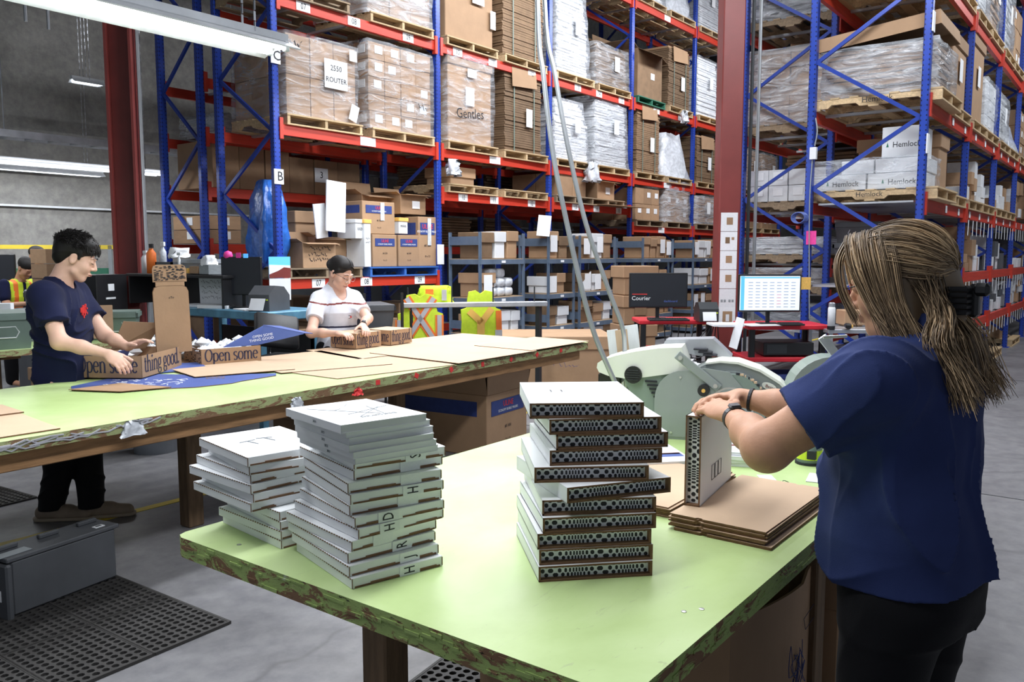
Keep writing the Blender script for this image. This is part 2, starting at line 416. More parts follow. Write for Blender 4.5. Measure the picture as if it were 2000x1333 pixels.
def scribble(parent, c, w, h, xdir, ydir=(0, 0, 1), n=3, m='ink', t=.006, seed=1, name='handwriting'):
    r = random.Random(seed); mb = MB(); x = -w/2
    for l in range(n):
        y = h/2-h*(l+.5)/n; x = -w/2; pts = [(x, y)]
        while x < w/2*(1-.3*r.random()):
            x += h/n*.22; pts.append((x, y+(r.random()-.5)*h/n*.75))
        vs = []
        for i, p in enumerate(pts): vs += [(p[0], p[1], 0), (p[0]+t*.6, p[1]+t, 0)]
        mb.add(vs, [(2*i, 2*i+2, 2*i+3, 2*i+1) for i in range(len(pts)-1)], m)
    return link(mb.mesh(name), name, parent, c, frame(c, xdir, ydir))
# ================================================================ the setting
struct(MB().box((14, 4, -.06), (56, 36, .12), 'floor_concrete').build('floor'))
for i, x in enumerate((.2, 6.3, 12.4, 18.5)):
    struct(MB().box((x, 4, .0008), (.012, 36, .0016), 'dark_steel').build('trim_%d' % (i+1)))
struct(MB().box((2.2+9, 4.98, .0012), (22, .07, .0024), 'yellow_paint').build('trim_5'))
wl = struct(MB().box((14, 14.1, 4.6), (56, .2, 9.2), 'wall_concrete').build('wall_left'))
for i, x in enumerate((1.5, 7.5, 13.5, 19.5)):   # joints between the tilt-up panels
    struct(MB().box((x, 13.995, 4.6), (.03, .014, 9.2), 'ceiling_dark').build('trim_%d' % (i+6)))
struct(MB().box((42.1, 4, 4.6), (.2, 36, 9.2), 'wall_concrete').build('wall_back'))
struct(MB().box((14, 4, 9.3), (56, 36, .2), 'ceiling_dark').build('ceiling'))
struct(MB().box((14, 13.93, 2.37), (56, .14, .03), 'fixture_white').build('trim_10'))
struct(MB().box((14, 13.97, .55), (56, .06, 1.1), 'tote_light').build('baseboard_left'))
# cable tray and hanging rods
t = thing('cable_tray', 'long grey ladder cable tray hanging in front of concrete wall', 'cable tray', (9, 12.9, 3.3))
for y in (-.16, .16): MB().box((0, y, .0), (16, .03, .1), 'galv').build('side_rail', t)
for k in range(50): bx('rung', (-7.9+k*.32, 0, -.03), (.05, .30, .025), 'galv', t)
for k in range(8): MB().cyl((-7.5+k*1.9, .17, 0), (-7.5+k*1.9, .17, 5.9), .008, 'galv', 5).build('hanger_rod', t)
for k, (x, y, z) in enumerate(((3.3, 7.6, 3.55), (3.62, 7.9, 3.6))):
    r = MB().cyl((0, 0, 0), (0, 0, 9.2-z), .013, 'galv', 6).build('hanger_rod', None, (x, y, z))
    tag(r, ('left' if k == 0 else 'right')+' one of two bright thin rods hanging from ceiling left of column', 'rod')
# red steel columns
def column(x, y, wdt, label, rz=0):
    t = thing('steel_column', label, 'column', (x, y, 0), rz)
    h = 9.2
    MB().box((0, -wdt/2+.012, h/2), (wdt, .024, h), 'column_red').build('flange', t)
    MB().box((0, wdt/2-.012, h/2), (wdt, .024, h), 'column_red').build('flange', t)
    MB().box((0, 0, h/2), (.018, wdt-.05, h), 'column_red').build('web', t)
    MB().box((0, 0, .012), (wdt+.12, wdt+.12, .024), 'column_red').build('base_plate', t)
    return t
cl = column(4.76, 8.82, .26, 'red steel column left of the pallet racks', math.radians(50))
for k, (dx, dy) in enumerate(((.0, -.17), (.05, -.17))):
    MB().cyl((dx, dy, .3), (dx, dy, 9.1), .016, 'hose_pale', 6).build('conduit', cl)
# square column on the right: front face towards the tables
t = thing('steel_column', 'large red square column with a strip of taped instruction sheets', 'column', (9.17, 3.86, 0), math.radians(-52))
MB().rbox((0, 0, 4.6), (.245, .26, 9.2), .012, 'column_red').build('shaft', t)
MB().rbox((0, 0, .015), (.4, .4, .03), .004, 'column_red').build('base_plate', t)
# its lit face is -y after the turn
fy = -.134
for k in range(6):
    z = 1.98-.215*k
    p = bx('instruction_sheet', (-.005, fy, z), (.19, .004, .21 if k < 5 else .23), 'paper', t)
    if k in (0, 2, 3): MB().box((0, fy-.003, z+.01), (.07, .002, .08), 'kraft').build('printed_picture', t)
    if k == 1: MB().box((-.02, fy-.003, z+.01), (.05, .002, .07), 'kraft_dark').build('printed_picture', t); MB().box((.04, fy-.003, z+.03), (.03, .002, .03), 'kraft').build('printed_picture', t)
    if k == 4:
        for q in (-.07, -.035, .02, .055): MB().box((q, fy-.003, z-.03), (.025, .002, .028), 'tote_light').build('printed_picture', t)
    if k == 5:
        MB().box((0, fy-.003, z), (.11, .002, .13), 'kraft').build('printed_picture', t); MB().box((0, fy-.005, z-.01), (.04, .002, .08), 'paper').build('printed_picture', t)
for k in range(2):
    c = MB().cyl((0, 0, .2), (0, 0, 9.1), .02, 'hose_pale' if k else 'dark_steel', 7).build('conduit', None, (9.46+.09*k, 3.72-.05*k, 0))
    tag(c, ('pale' if k else 'dark')+' vertical conduit on the right side of the red square column', 'conduit')

# fluorescent fixtures
def fixture(x0, x1, y, z, wdt, label, tube='tube', chains=(), group=None):
    L = x1-x0
    t = thing('fluorescent_fixture', label, 'light', ((x0+x1)/2, y, z), group=group)
    a = wdt/2
    MB().prism([(-a, 0), (-a*.35, .05), (-a*.35, .085), (a*.35, .085), (a*.35, .05), (a, 0), (a*.97, -.006), (a*.3, .035), (-a*.3, .035), (-a*.97, -.006)], -L/2, L/2, 'fixture_white',
               Matrix(((0, 0, 1, 0), (1, 0, 0, 0), (0, 1, 0, 0), (0, 0, 0, 1)))).build('reflector', t)
    for s in (-1, 1):
        MB().cyl((-L/2+.04, s*a*.45, .012), (L/2-.06, s*a*.45, .012), .016, tube, 8).build('tube', t)
        MB().rbox((L/2-.03, s*a*.45, .018), (.03, .03, .05), .005, 'fixture_white').build('lamp_holder', t)
    for cx in chains:
        for q in (-.05, .05):
            mb = MB()
            for k in range(int((8.9-z)/.05)):
                mb.box((cx-(x0+x1)/2, q, .085+k*.05), (.012 if k % 2 else .004, .004 if k % 2 else .012, .045), 'galv')
            mb.build('chain', t)
    return t
fixture(-1.0, 2.82, 3.62, 2.64, .30, 'large glowing two-tube fluorescent fixture hanging at upper left foreground', chains=(2.62, .2))
fixture(4.0, 6.95, 11.9, 2.80, .2, 'long glowing fluorescent fixture on the left, upper of two before concrete wall', 'tube_far', (4.4, 6.7))
fixture(4.2, 6.75, 13.2, 2.84, .2, 'long glowing fluorescent fixture on the left, lower of two before concrete wall', 'tube_far', (4.6, 6.5))
fixture(6.05, 6.52, 12.6, 4.12, .2, 'short bright lamp high on dark wall left of red column', 'tube_far', (6.3,))
# the two hoses that hang down to the machine
def at(px, py, d):
    f = Vector((math.cos(YAW)*math.cos(PITCH), math.sin(YAW)*math.cos(PITCH), -math.sin(PITCH))); r = Vector((math.sin(YAW), -math.cos(YAW), 0)); u = r.cross(f)
    return Vector((0, 0, 1.6))+(f+r*((px-1000)/1630)-u*((py-666.5)/1630))*d
def smooth_path(P, n=6):
    P = [Vector(p) for p in P]; out = []
    for i in range(len(P)-1):
        p0 = P[max(i-1, 0)]; p1 = P[i]; p2 = P[i+1]; p3 = P[min(i+2, len(P)-1)]
        for k in range(n):
            t = k/n; out.append(.5*((2*p1)+(p2-p0)*t+(2*p0-5*p1+4*p2-p3)*t*t+(3*p1-p0-3*p2+p3)*t**3))
    return out+[P[-1]]
for lab, P in (('left of two grey hoses hanging from ceiling down to the tape machine', [(2.83, 2.05, 6.5), (2.83, 2.04, 4), (2.83, 2.013, 2.622), (2.82, 1.975, 2.316), (2.818, 1.926, 2.009), (2.829, 1.863, 1.723), (2.843, 1.803, 1.477), (2.859, 1.751, 1.293), (2.884, 1.693, 1.146), (2.93, 1.66, 1.03)]),
               ('right of two grey hoses hanging from ceiling, ending beside the white cards', [(3.07, 2.20, 6.5), (3.075, 2.19, 4), (3.077, 2.151, 2.705), (3.078, 2.093, 2.373), (3.088, 2.025, 2.042), (3.107, 1.947, 1.733), (3.144, 1.85, 1.445), (3.174, 1.80, 1.291), (3.20, 1.80, 1.169), (3.22, 1.80, 1.0), (3.24, 1.79, .9)])):
    t = tag(MB().tube(smooth_path(P), .0105, 'hose_pale', 8).build('hanging_hose', smooth=True), lab, 'hose')
# ================================================================ pallet racks
def post_mesh(h):
    return shared(('post', h), lambda: MB().rbox((0, 0, h/2), (.09, .075, h), .008, 'rack_blue').mesh('upright_post'))
def beam(parent, x0, x1, y, z, face=-1, stickers=()):
    L = x1-x0-.09
    b = bx('beam', ((x0+x1)/2, y, z-.06), (L, .05, .12), 'rack_red', parent)
    return b
def rack(label, xs, y0, y1, top, levels, stickers=(), bars=3, brace0=.3, step=.68):
    """xs frame positions, levels[bay] = beam heights"""
    root = thing('pallet_rack', label, 'rack', (xs[0], y0, 0))
    D = y1-y0
    for k, x in enumerate(xs):
        X = x-xs[0]
        for y in (0, D):
            link(post_mesh(top), 'upright_post', root, (X, y, 0))
            bx('foot_plate', (X, y, .006), (.16, .14, .012), 'rack_blue', root)
        z = brace0; side = 0
        while z+step < top:
            a = (X, .04 if side == 0 else D-.04, z); b = (X, D-.04 if side == 0 else .04, z+step)
            L = math.dist(a, b); ang = math.atan2(step, b[1]-a[1])
            link(shared(('brace', round(L, 3)), lambda: MB().box((0, 0, 0), (.03, L, .04), 'brace_blue').mesh('brace')), 'brace', root,
                 (X, D/2, z+step/2), (ang if b[1] > a[1] else ang, 0, 0))
            z += step; side = 1-side
    for i in range(len(xs)-1):
        a, b = xs[i]-xs[0], xs[i+1]-xs[0]
        for z in levels[i]:
            for y in (-.005, D+.005):
                bm = beam(root, a, b, y, z)
                for xx in (a+.055, b-.055):
                    c = link(ubox('rack_red'), 'beam_connector', root, (xx, y+(-.02 if y < .1 else .02), z-.05), None, (.05, .06, .24))
            for k in range(bars):
                bx('deck_bar', (a+(b-a)*(k+.5)/bars, D/2, z-.015), (.05, D-.06, .03), 'galv', root)
    return root
FX = [6.10+2.74*k for k in range(7)]
LL = [[1.33, 3.10, 4.53, 6.4], [2.50, 3.10, 4.53, 6.4], [2.50, 3.10, 4.53, 6.4], [2.18, 3.10, 4.53, 6.4], [2.18, 3.10, 4.53, 6.4], [2.18, 3.10, 4.53, 6.4]]
rack1 = rack('long front rack of blue posts and red beams behind the packing tables', FX, 8.0, 9.07, 7.6, LL)
BX = [6.12+2.74*k for k in range(6)]
rack2 = rack('second blue and red rack standing behind the front rack, against wall side', BX, 9.48, 10.35, 7.6, [[.45, 1.75, 2.46, 3.13, 3.80, 5.2]]*2+[[1.75, 2.46, 3.80, 5.2]]*3, bars=2)
AX = [9.5+2.45*k for k in range(6)]
rack3 = rack('aisle rack of blue posts with white cartons, right behind the long-haired worker', AX, 1.9, 3.04, 7.6, [[2.19, 3.19, 4.53, 5.9]]+[[.71, 1.38, 2.19, 3.19, 4.53, 5.9]]*4)
CX = [10.9+2.45*k for k in range(5)]
rack4 = rack('rack backing the aisle rack, seen between red square column and monitor', CX, 3.24, 4.38, 7.6, [[.6, 1.10, 1.50, 2.19, 3.19, 4.53, 5.9]]*4)
# stickers and letters on the racks (sub-parts would be lost in the frame: they are parts of the rack)
def sticker(root, x, z, w, h, s=None, y=-.034, ts=.1, nm='location_label'):
    p = bx(nm, (x, y, z), (w, .004, h), 'paper', root)
    if s: lettering(s, root, (x, y-.004, z), ts, (1, 0, 0), wx=.8)
for (z, X, s) in ((4.53, .42, '07'), (4.53, 1.20, '08'), (4.53, 2.15, '09'), (4.53, 3.15, '10'), (4.53, 3.95, '11'), (4.53, 4.95, '12'), (4.53, 6.3, '13'), (4.53, 7.0, '14'), (4.53, 7.8, '15'),
                  (2.50, 3.25, '10'), (2.50, 3.98, '11'), (2.50, 4.95, '12'), (2.50, 6.25, '13'), (2.50, 6.95, '14'), (2.50, 7.75, '15'),
                  (3.10, 1.40, None), (3.10, 4.0, None), (3.10, 6.9, None), (3.10, 9.7, None), (4.53, 9.2, None), (4.53, 10.3, None), (2.18, 9.5, None), (2.18, 12.3, None), (3.10, 12.4, None), (6.4, 9.6, None), (6.4, 12.4, None),
                  (1.33, 1.33, '08'), (1.33, 2.32, '09'), (1.33, .55, '07')):
    sticker(rack1, X, z-.06, .2 if s else .26, .105, s)
for z, s in ((3.84, 'C'), (2.5, 'B')):
    bx('level_sign', (.0, -.047, z), (.13, .01, .17), 'paper', rack1); lettering(s, rack1, (.015, -.055, z), .15, (1, 0, 0))
for z in (3.95, 2.74): bx('level_sign', (-.01, -.045, z), (.1, .012, .20), 'paper', rack3)
for z in (1.75, 2.0, 1.55): pass
for X in (2.74, 5.48, 8.22):
    bx('sign_sheet', (X, -.045, 1.62), (.14, .006, .28), 'paper', rack1)
for k in range(12):
    bx('level_sign', (1.2+.8*k, -.036, 2.13), (.10, .004, .08), 'paper', rack3)
    bx('level_sign', (1.35+.8*k, -.036, 3.13), (.10, .004, .08), 'paper', rack3)

# ---------------------------------------------------------------- pallets
def stringer_mesh(m):
    def f():
        d = .5; P = [(-d, 0), (-.36, 0), (-.33, .035), (-.14, .035), (-.11, 0), (.11, 0), (.14, .035), (.33, .035), (.36, 0), (d, 0), (d, .09), (-d, .09)]
        return MB().prism(P, -.5, .5, m, Matrix(((0, 0, 1, 0), (1, 0, 0, 0), (0, 1, 0, 0), (0, 0, 0, 1)))).mesh('stringer')
    return shared(('str', m), f)
pallet_n = [0]
def pallet(x, y, z, w=1.15, d=1.08, m='pallet_wood', label='', rz=0, group=None, low=False):
    """front edge centre at x, y; stands on z"""
    pallet_n[0] += 1; rr = random.Random(pallet_n[0])
    t = thing('pallet', label, 'pallet', (x, y, z), rz, group)
    for s in (-1, 0, 1): link(stringer_mesh(m), 'stringer', t, (s*(w/2-.025), d/2, .018), None, (.04, d, 1))
    n = 4 if low else 7
    for k in range(n):
        bx('deck_board', (0, .05+(d-.1)*k/(n-1), .117), (w, .095 if k not in (0, n-1) else .12, .018), m, t, rot=(0, 0, (rr.random()-.5)*.012))
    for k in range(3): bx('bottom_board', (0, .05+(d-.1)*k/2, .009), (w, .11, .018), m, t)
    return t
PH = .127
# ---------------------------------------------------------------- loads
def shell(w, d, h, m, seed, jit=.02, taper=0, nx=7, nz=7, top=True):
    r = random.Random(seed); mb = MB(); vs = []; idx = {}
    per = []
    for k in range(nx): per.append((-w/2+w*k/nx, 0))
    for k in range(nx): per.append((w/2, d*k/nx))
    for k in range(nx): per.append((w/2-w*k/nx, d))
    for k in range(nx): per.append((-w/2, d-d*k/nx))
    n = len(per)
    for j in range(nz+1):
        f = 1-taper*(j/nz)
        for (px, py) in per:
            vs.append((px*f*(1+.02)+(r.random()-.5)*jit, d/2+(py-d/2)*f*(1.02)+(r.random()-.5)*jit, h*j/nz+(r.random()-.5)*jit*.5))
    fs = [(j*n+k, j*n+(k+1) % n, (j+1)*n+(k+1) % n, (j+1)*n+k) for j in range(nz) for k in range(n)]
    if top: fs.append(tuple(range(nz*n, nz*n+n)))
    mb.add(vs, fs, m); return mb.mesh('stretch_wrap', True)
load_n = [0]
def load(kind, x, y, z, w, d, h, label, rz=0, n=(3, 2, 3), m='kraft', wrap=None, note=True, cat=None, rag=.0, texts=(), group=None):
    load_n[0] += 1; sd = load_n[0]*13; r = random.Random(sd)
    t = thing({'cartons': 'wrapped_carton_stack', 'gaylord': 'large_carton', 'sheets': 'cardboard_bundle', 'stack': 'wrapped_sheet_stack', 'open': 'open_carton', 'bag': 'wrapped_bundle'}[kind],
              label, cat or {'cartons': 'carton stack', 'gaylord': 'carton', 'sheets': 'cardboard', 'stack': 'pallet load', 'open': 'carton', 'bag': 'bundle'}[kind], (x, y, z), rz, group)
    if kind == 'cartons':
        cw, cd, ch = w/n[0], d/n[1], h/n[2]
        for i in range(n[0]):
            for j in range(n[1]):
                for k in range(n[2]):
                    if 0 < i < n[0]-1 and j > 0 and k < n[2]-1: continue
                    if k == n[2]-1 and rag and r.random() < rag: continue
                    c = (-w/2+cw*(i+.5)+(r.random()-.5)*.012, cd*(j+.5)+(r.random()-.5)*.012, ch*(k+.5))
                    o = bx('carton', c, (cw-.008, cd-.008, ch-.006), m, t)
                    if note and r.random() < .6 and (j == 0 or i == 0):
                        s = MB()
                        if j == 0: s.box((c[0]+cw*.2*(r.random()-.3), c[1]-cd/2+.001, c[2]+ch*.1), (.13, .006, .10), 'paper')
                        if i == 0: s.box((c[0]-cw/2+.001, c[1], c[2]+ch*.1), (.006, .13, .10), 'paper')
                        if s.v: s.build('shipping_label', t)
    elif kind == 'gaylord':
        MB().rbox((0, d/2, h/2), (w-.02, d-.02, h), .01, m).build('carton_body', t)
        MB().rbox((0, d/2, h-.07), (w+.02, d+.02, .15), .008, m).build('lid', t)
        if note: bx('note', (-w*.05+.1*r.random(), -.012, h*.55), (.19, .004, .26), 'paper', t)
    elif kind == 'sheets':
        mb = MB(); k = 0; zz = 0; lay = max(10, int(h/.035))
        for k in range(lay):
            mb.box(((r.random()-.5)*.02, d/2+(r.random()-.5)*.02, h*(k+.5)/lay), (w*(.96+.04*r.random()), d*.97, h/lay*.86), m)
        o = mb.build('flat_sheet', t, kind='stuff')
        for s in (-.27, .27): MB().box((s*w, -.008, h/2), (.02, .006, h*1.0), 'tote_green').build('strap', t)
        if rag:
            MB().rbox((-w*.0, d*.5, h+.035), (w*.95, d*.95, .05), .01, 'kraft').build('cap_sheet', t)
            MB().sheet([(-w*.35, -.03, h-.24), (w*.3, -.04, h-.2), (w*.3, -.015, h+.06), (-w*.35, -.015, h+.06)], .008, 'kraft').build('cap_flap', t)
        if note: bx('note', (w*.12, -.022, h*.45), (.16, .006, .28), 'paper', t)
    elif kind == 'stack':
        mb = MB(); lay = max(8, int(h/.045))
        for k in range(lay):
            f = 1-rag*.25*(k/lay)**3
            mb.box(((r.random()-.5)*.05, d/2+(r.random()-.5)*.04, h*(k+.5)/lay), (w*f*(.92+.06*r.random()), d*f*(.94), h/lay*.8), m)
        mb.build('flat_sheet', t, kind='stuff')
        if note: bx('note', (w*.1, -.03, h*.6), (.17, .006, .26), 'paper', t)
    elif kind == 'open':
        T = .006
        for c, s in (((0, 0, h/2), (w, T, h)), ((0, d, h/2), (w, T, h)), ((-w/2, d/2, h/2), (T, d, h)), ((w/2, d/2, h/2), (T, d, h)), ((0, d/2, T), (w, d, T))):
            bx('side_panel', c, s, m, t)
        a = .35+.3*r.random(); f = h*.45
        MB().sheet([(-w/2, 0, h), (w/2, 0, h), (w/2, -f*math.sin(a*2), h-f*.5*math.cos(a)+.05), (-w/2, -f*math.sin(a*2), h-f*.5*math.cos(a)+.05)], T, m).build('flap', t)
        MB().sheet([(-w/2, d, h), (w/2, d, h), (w/2, d+.03, h+f), (-w/2, d+.03, h+f)], T, m).build('flap', t)
        MB().sheet([(-w/2, 0, h), (-w/2, d, h), (-w/2-f*.6, d, h+f*.3), (-w/2-f*.6, 0, h+f*.3)], T, m).build('flap', t)
        MB().sheet([(w/2, 0, h), (w/2, d, h), (w/2+f*.6, d, h-f*.2), (w/2+f*.6, 0, h-f*.2)], T, m).build('flap', t)
        if note: bx('note', (w*.1, -.008, h*.5), (min(.15, w*.4), .006, min(.12, h*.4)), 'paper', t)
    elif kind == 'bag':
        me = shell(w, d, h, 'clear_bag', sd, .12, .35, 5, 5); link(me, 'plastic_cover', t)
    if wrap:
        link(shell(w+.03, d+.03, h+.03, wrap, sd+5, .03, .0 if kind != 'stack' else rag*.22), 'stretch_wrap', t, (0, -.015, -.01))
    return t
WN = ['', 'first', 'second', 'third', 'fourth', 'fifth', 'sixth']
def slot(b, s): return FX[b-1]+(.72 if s == 0 else 2.03)
def LP(b, s, z, lev, kind=None, w=1.0, h=.9, desc='', d=1.0, pm='pallet_wood', pl=True, dx=0, **kw):
    """a pallet and its load on the front rack"""
    side = ('left', 'right')[s]; place = '%s side of %s bay, %s level, front rack' % (side, WN[b], lev)
    x = slot(b, s)+dx
    if pl: pallet(x, 7.93, z, label='%s pallet at %s' % ({'pallet_wood': 'pale wooden', 'pallet_old': 'dark weathered', 'pallet_blue': 'blue painted', 'pallet_green': 'green painted'}[pm], place), m=pm, rz=(random.random()-.5)*.05)
    if kind: return load(kind, x, 7.99, z+(PH if pl else .005), w, d, h, '%s, %s' % (desc, place), **kw)
# level at 3.10 m
T = LP(1, 0, 3.10, 'middle', 'cartons', 1.06, .92, 'brown cartons in film with large sheet', n=(3, 3, 2), wrap='wrap', note=False, dx=-.02)
bx('note', (.18, -.04, .55), (.36, .006, .34), 'paper', T); lettering('2550', T, (.18, -.045, .62), .09, (1, 0, 0)); lettering('ROUTER', T, (.18, -.045, .48), .085, (1, 0, 0))
bx('note', (.46, -.04, .82), (.12, .006, .13), 'paper', T); bx('note', (.45, -.05, .13), (.13, .006, .2), 'paper', T, rot=(0, .3, 0))
scribble(T, (-.42, -.03, .80), .2, .1, (1, 0, 0), n=1, t=.02)
T = LP(1, 1, 3.10, 'middle', 'cartons', 1.16, 1.08, 'many brown cartons with white labels', n=(4, 4, 5), wrap='wrap')
scribble(T, (.4, -.03, .38), .26, .12, (1, 0, 0), n=1, t=.012)
T = LP(2, 0, 3.10, 'middle', 'gaylord', 1.0, 1.22, 'tall lidded brown carton with handwriting', wrap='wrap')
bx('note', (0, -.03, 1.0), (.2, .006, .12), 'paper', T); lettering('Gentles', T, (-.05, -.035, .42), .2, (1, 0, .08), m='ink')
LP(2, 1, 3.10, 'middle', 'sheets', .98, 1.22, 'dark bundled cardboard with capped top', m='kraft_dark', rag=1)
LP(3, 0, 3.10, 'middle', 'stack', 1.06, 1.02, 'grey film-wrapped sheet stack, torn wrap', m='paper', wrap='wrap_heavy', rag=1)
LP(3, 1, 3.10, 'middle', 'stack', 1.16, 1.22, 'tall silvery film-wrapped stack', m='white_carton', wrap='wrap_heavy', rag=.4)
LP(4, 0, 3.10, 'middle', 'sheets', .95, 1.25, 'dark cardboard bundle under brown lid', m='kraft_dark', rag=1)
LP(4, 1, 3.10, 'middle', 'bag', 1.1, .95, 'crumpled clear plastic covered bundle')
LP(5, 0, 3.10, 'middle', 'sheets', 1.0, .95, 'dark cardboard bundle with big note', m='kraft_dark', rag=1)
LP(5, 1, 3.10, 'middle', 'stack', 1.1, .9, 'brown stack in glossy film', m='kraft', wrap='wrap', rag=.5)
# level at 4.53 m
LP(1, 0, 4.53, 'upper', 'cartons', .8, .5, 'low brown carton rows', n=(3, 2, 1), dx=-.2, pm='pallet_old')
LP(1, 1, 4.53, 'upper', 'cartons', 1.15, .85, 'film-wrapped cartons with papers', n=(3, 3, 2), wrap='wrap_heavy')
T = LP(2, 0, 4.53, 'upper', 'gaylord', 1.08, 1.3, 'big plain brown carton with notes', note=False)
bx('note', (.15, -.03, .75), (.27, .006, .36), 'paper', T); bx('note', (.49, -.03, .42), (.12, .006, .26), 'paper', T)
LP(2, 1, 4.53, 'upper', 'sheets', 1.08, 1.4, 'tall dark strapped cardboard bundle', m='kraft_dark', note=False)
LP(3, 0, 4.53, 'upper', 'stack', .98, 1.35, 'tall grey stack in white film', m='white_carton', wrap='wrap_heavy', rag=.6)
LP(3, 1, 4.53, 'upper', 'stack', 1.16, .72, 'low dark stack in clear film', m='kraft_dark', wrap='wrap', rag=.3)
LP(4, 0, 4.53, 'upper', 'open', 1.0, .9, 'open dark carton with torn flap', m='kraft_dark', pm='pallet_green')
LP(4, 1, 4.53, 'upper', 'sheets', 1.0, 1.15, 'dark bundle below brown cap with sheet', m='kraft_dark', rag=1)
LP(5, 0, 4.53, 'upper', 'stack', 1.05, 1.25, 'white striped film-wrapped stack', m='paper', wrap='wrap', rag=.2)
LP(5, 1, 4.53, 'upper', 'stack', 1.0, 1.2, 'pale layered stack', m='paper', wrap='wrap', rag=.2)
LP(3, 0, 6.4, 'top', 'stack', 1.1, .8, 'film-wrapped load', m='kraft', wrap='wrap')
LP(3, 1, 6.4, 'top', 'stack', 1.1, .8, 'film-wrapped load', m='kraft', wrap='wrap')
LP(4, 0, 6.4, 'top', 'stack', 1.1, .7, 'white film-wrapped load', m='paper', wrap='wrap_heavy')
LP(4, 1, 6.4, 'top', 'bag', 1.1, .8, 'white plastic covered load')
LP(5, 0, 6.4, 'top', 'stack', 1.1, 1.1, 'grey white layered tall load', m='white_carton', wrap='wrap_heavy', rag=.4)
LP(5, 1, 6.4, 'top', 'stack', 1.1, 1.1, 'silvery layered tall load', m='white_carton', wrap='wrap_heavy', rag=.4)
for b, s in ((6, 0), (6, 1)):
    LP(b, s, 3.10, 'middle', 'stack', 1.1, 1.0, 'brown film-wrapped stack', m='kraft', wrap='wrap', rag=.5)
    LP(b, s, 4.53, 'upper', 'stack', 1.1, 1.1, 'brown film-wrapped stack', m='kraft', wrap='wrap', rag=.5)
    LP(b, s, 2.18, 'lower', 'cartons', 1.1, .6, 'brown cartons', n=(3, 2, 2))
# level at 2.50 / 2.18 m
LP(2, 0, 2.50, 'lower'); LP(2, 1, 2.50, 'lower')
o = load('gaylord', slot(2, 0)-.05, 8.1, 2.50+PH, .55, .5, .26, 'small brown box resting on empty pallet, second bay front rack', note=False)
LP(3, 0, 2.50, 'lower', 'cartons', .85, .38, 'brown cartons', n=(2, 2, 1), pm='pallet_old', note=False)
LP(3, 1, 2.50, 'lower', 'open', .6, .32, 'tilted tan open box', dx=-.2, pm='pallet_old')
o = tag(MB().sheet([(slot(3, 1)-.6, 7.7, 2.515), (slot(3, 1)+.75, 7.55, 2.50), (slot(3, 1)+.75, 8.2, 2.54), (slot(3, 1)-.6, 8.2, 2.54)], -.008, 'kraft').build('cardboard_sheet'), 'loose flat cardboard sheet jutting over beam, third bay front rack', 'cardboard')
LP(4, 0, 2.18, 'lower', 'cartons', 1.0, .62, 'brown cartons behind torn film', n=(3, 2, 2), pm='pallet_old')
LP(4, 1, 2.18, 'lower', 'cartons', 1.1, .85, 'brown cartons under loose film', n=(3, 2, 3), pm='pallet_old', wrap='wrap_heavy')
LP(5, 0, 2.18, 'lower', 'stack', 1.1, .6, 'low wrapped load', m='kraft', pm='pallet_old', wrap='wrap_heavy')
LP(5, 1, 2.18, 'lower', 'stack', 1.1, .7, 'wrapped brown load', m='kraft', pm='pallet_old', wrap='wrap')
# crumpled film bits hanging at posts
for (x, y, z, s, l) in ((8.98, 7.86, 2.82, .2, 'white plastic bag tied to blue post beside empty pallets'), (12.7, 7.86, 3.0, .3, 'torn film hanging below the middle beam, third bay front rack'), (16.3, 7.86, 4.45, .22, 'small torn film strip hanging from upper beam, fourth bay')):
    o = link(shell(s, s*.6, s*1.1, 'clear_bag', int(x*9), .09, .5, 4, 4), 'plastic_film', None, (x, y-.1, z-.1)); tag(o, l, 'plastic')
# first bay, level 1.33: pallets, cartons and white boards
Z = 1.33
pallet(8.13, 7.95, Z, 1.3, 1.05, 'pallet_blue', 'blue painted pallet below the printed brown cartons, first bay')
pallet(6.78, 7.95, Z, 1.15, 1.05, 'pallet_old', 'grey weathered pallet under handwritten carton, first bay lower level')
def uline(x, y, z, w, d, h, label, rz=0, tape=False):
    t = thing('printed_carton', label, 'carton', (x, y, z), rz)
    MB().rbox((0, d/2, h/2), (w, d, h), .006, 'kraft').build('carton_body', t)
    MB().box((0, -.002, h*.76), (w*.8, .006, h*.24), 'blue_print').build('printed_band', t)
    lettering('ULINE', t, (0, -.007, h*.80), h*.13, (1, 0, 0), m='red_ink', wx=.9)
    lettering('ECONOMY BUBBLE MAILERS', t, (0, -.007, h*.70), h*.06, (1, 0, 0), m='paper', wx=.8)
    MB().box((-w/2+.001, d/2, h*.76), (.006, d*.8, h*.24), 'blue_print').build('printed_band', t)
    lettering('#5 500', t, (0, -.004, h*.42), h*.07, (1, 0, 0), m='ink'); lettering('9 x 13', t, (0, -.004, h*.2), h*.06, (1, 0, 0), m='ink')
    if tape: MB().box((w*.1, -.006, h*.7), (.07, .004, h*.55), 'clear_bag').build('packing_tape', t)
    return t
zt = Z+PH
uline(7.80, 8.0, zt, .44, .5, .42, 'printed brown carton, left of bottom pair on blue pallet')
uline(8.25, 8.0, zt, .40, .5, .42, 'printed brown carton, middle of bottom row on blue pallet')
uline(7.72, 8.02, zt+.425, .58, .5, .42, 'printed brown carton with loose tape on top of bottom pair', tape=True)
uline(8.62, 8.0, zt, .36, .5, .68, 'tall printed brown carton at right end of blue pallet', tape=True)
load('open', 8.55, 8.2, zt+.72, .5, .5, .26, 'open brown box on top of the tall printed carton')
load('open', 8.1, 8.45, zt+.55, .55, .4, .42, 'open brown box with long raised flap behind printed cartons', note=False)
T = load('open', 6.67, 7.96, zt, .50, .42, .30, 'small open carton with handwriting on weathered pallet', note=False)
scribble(T, (.0, -.006, .16), .34, .2, (1, 0, 0), n=3, t=.008, seed=5)
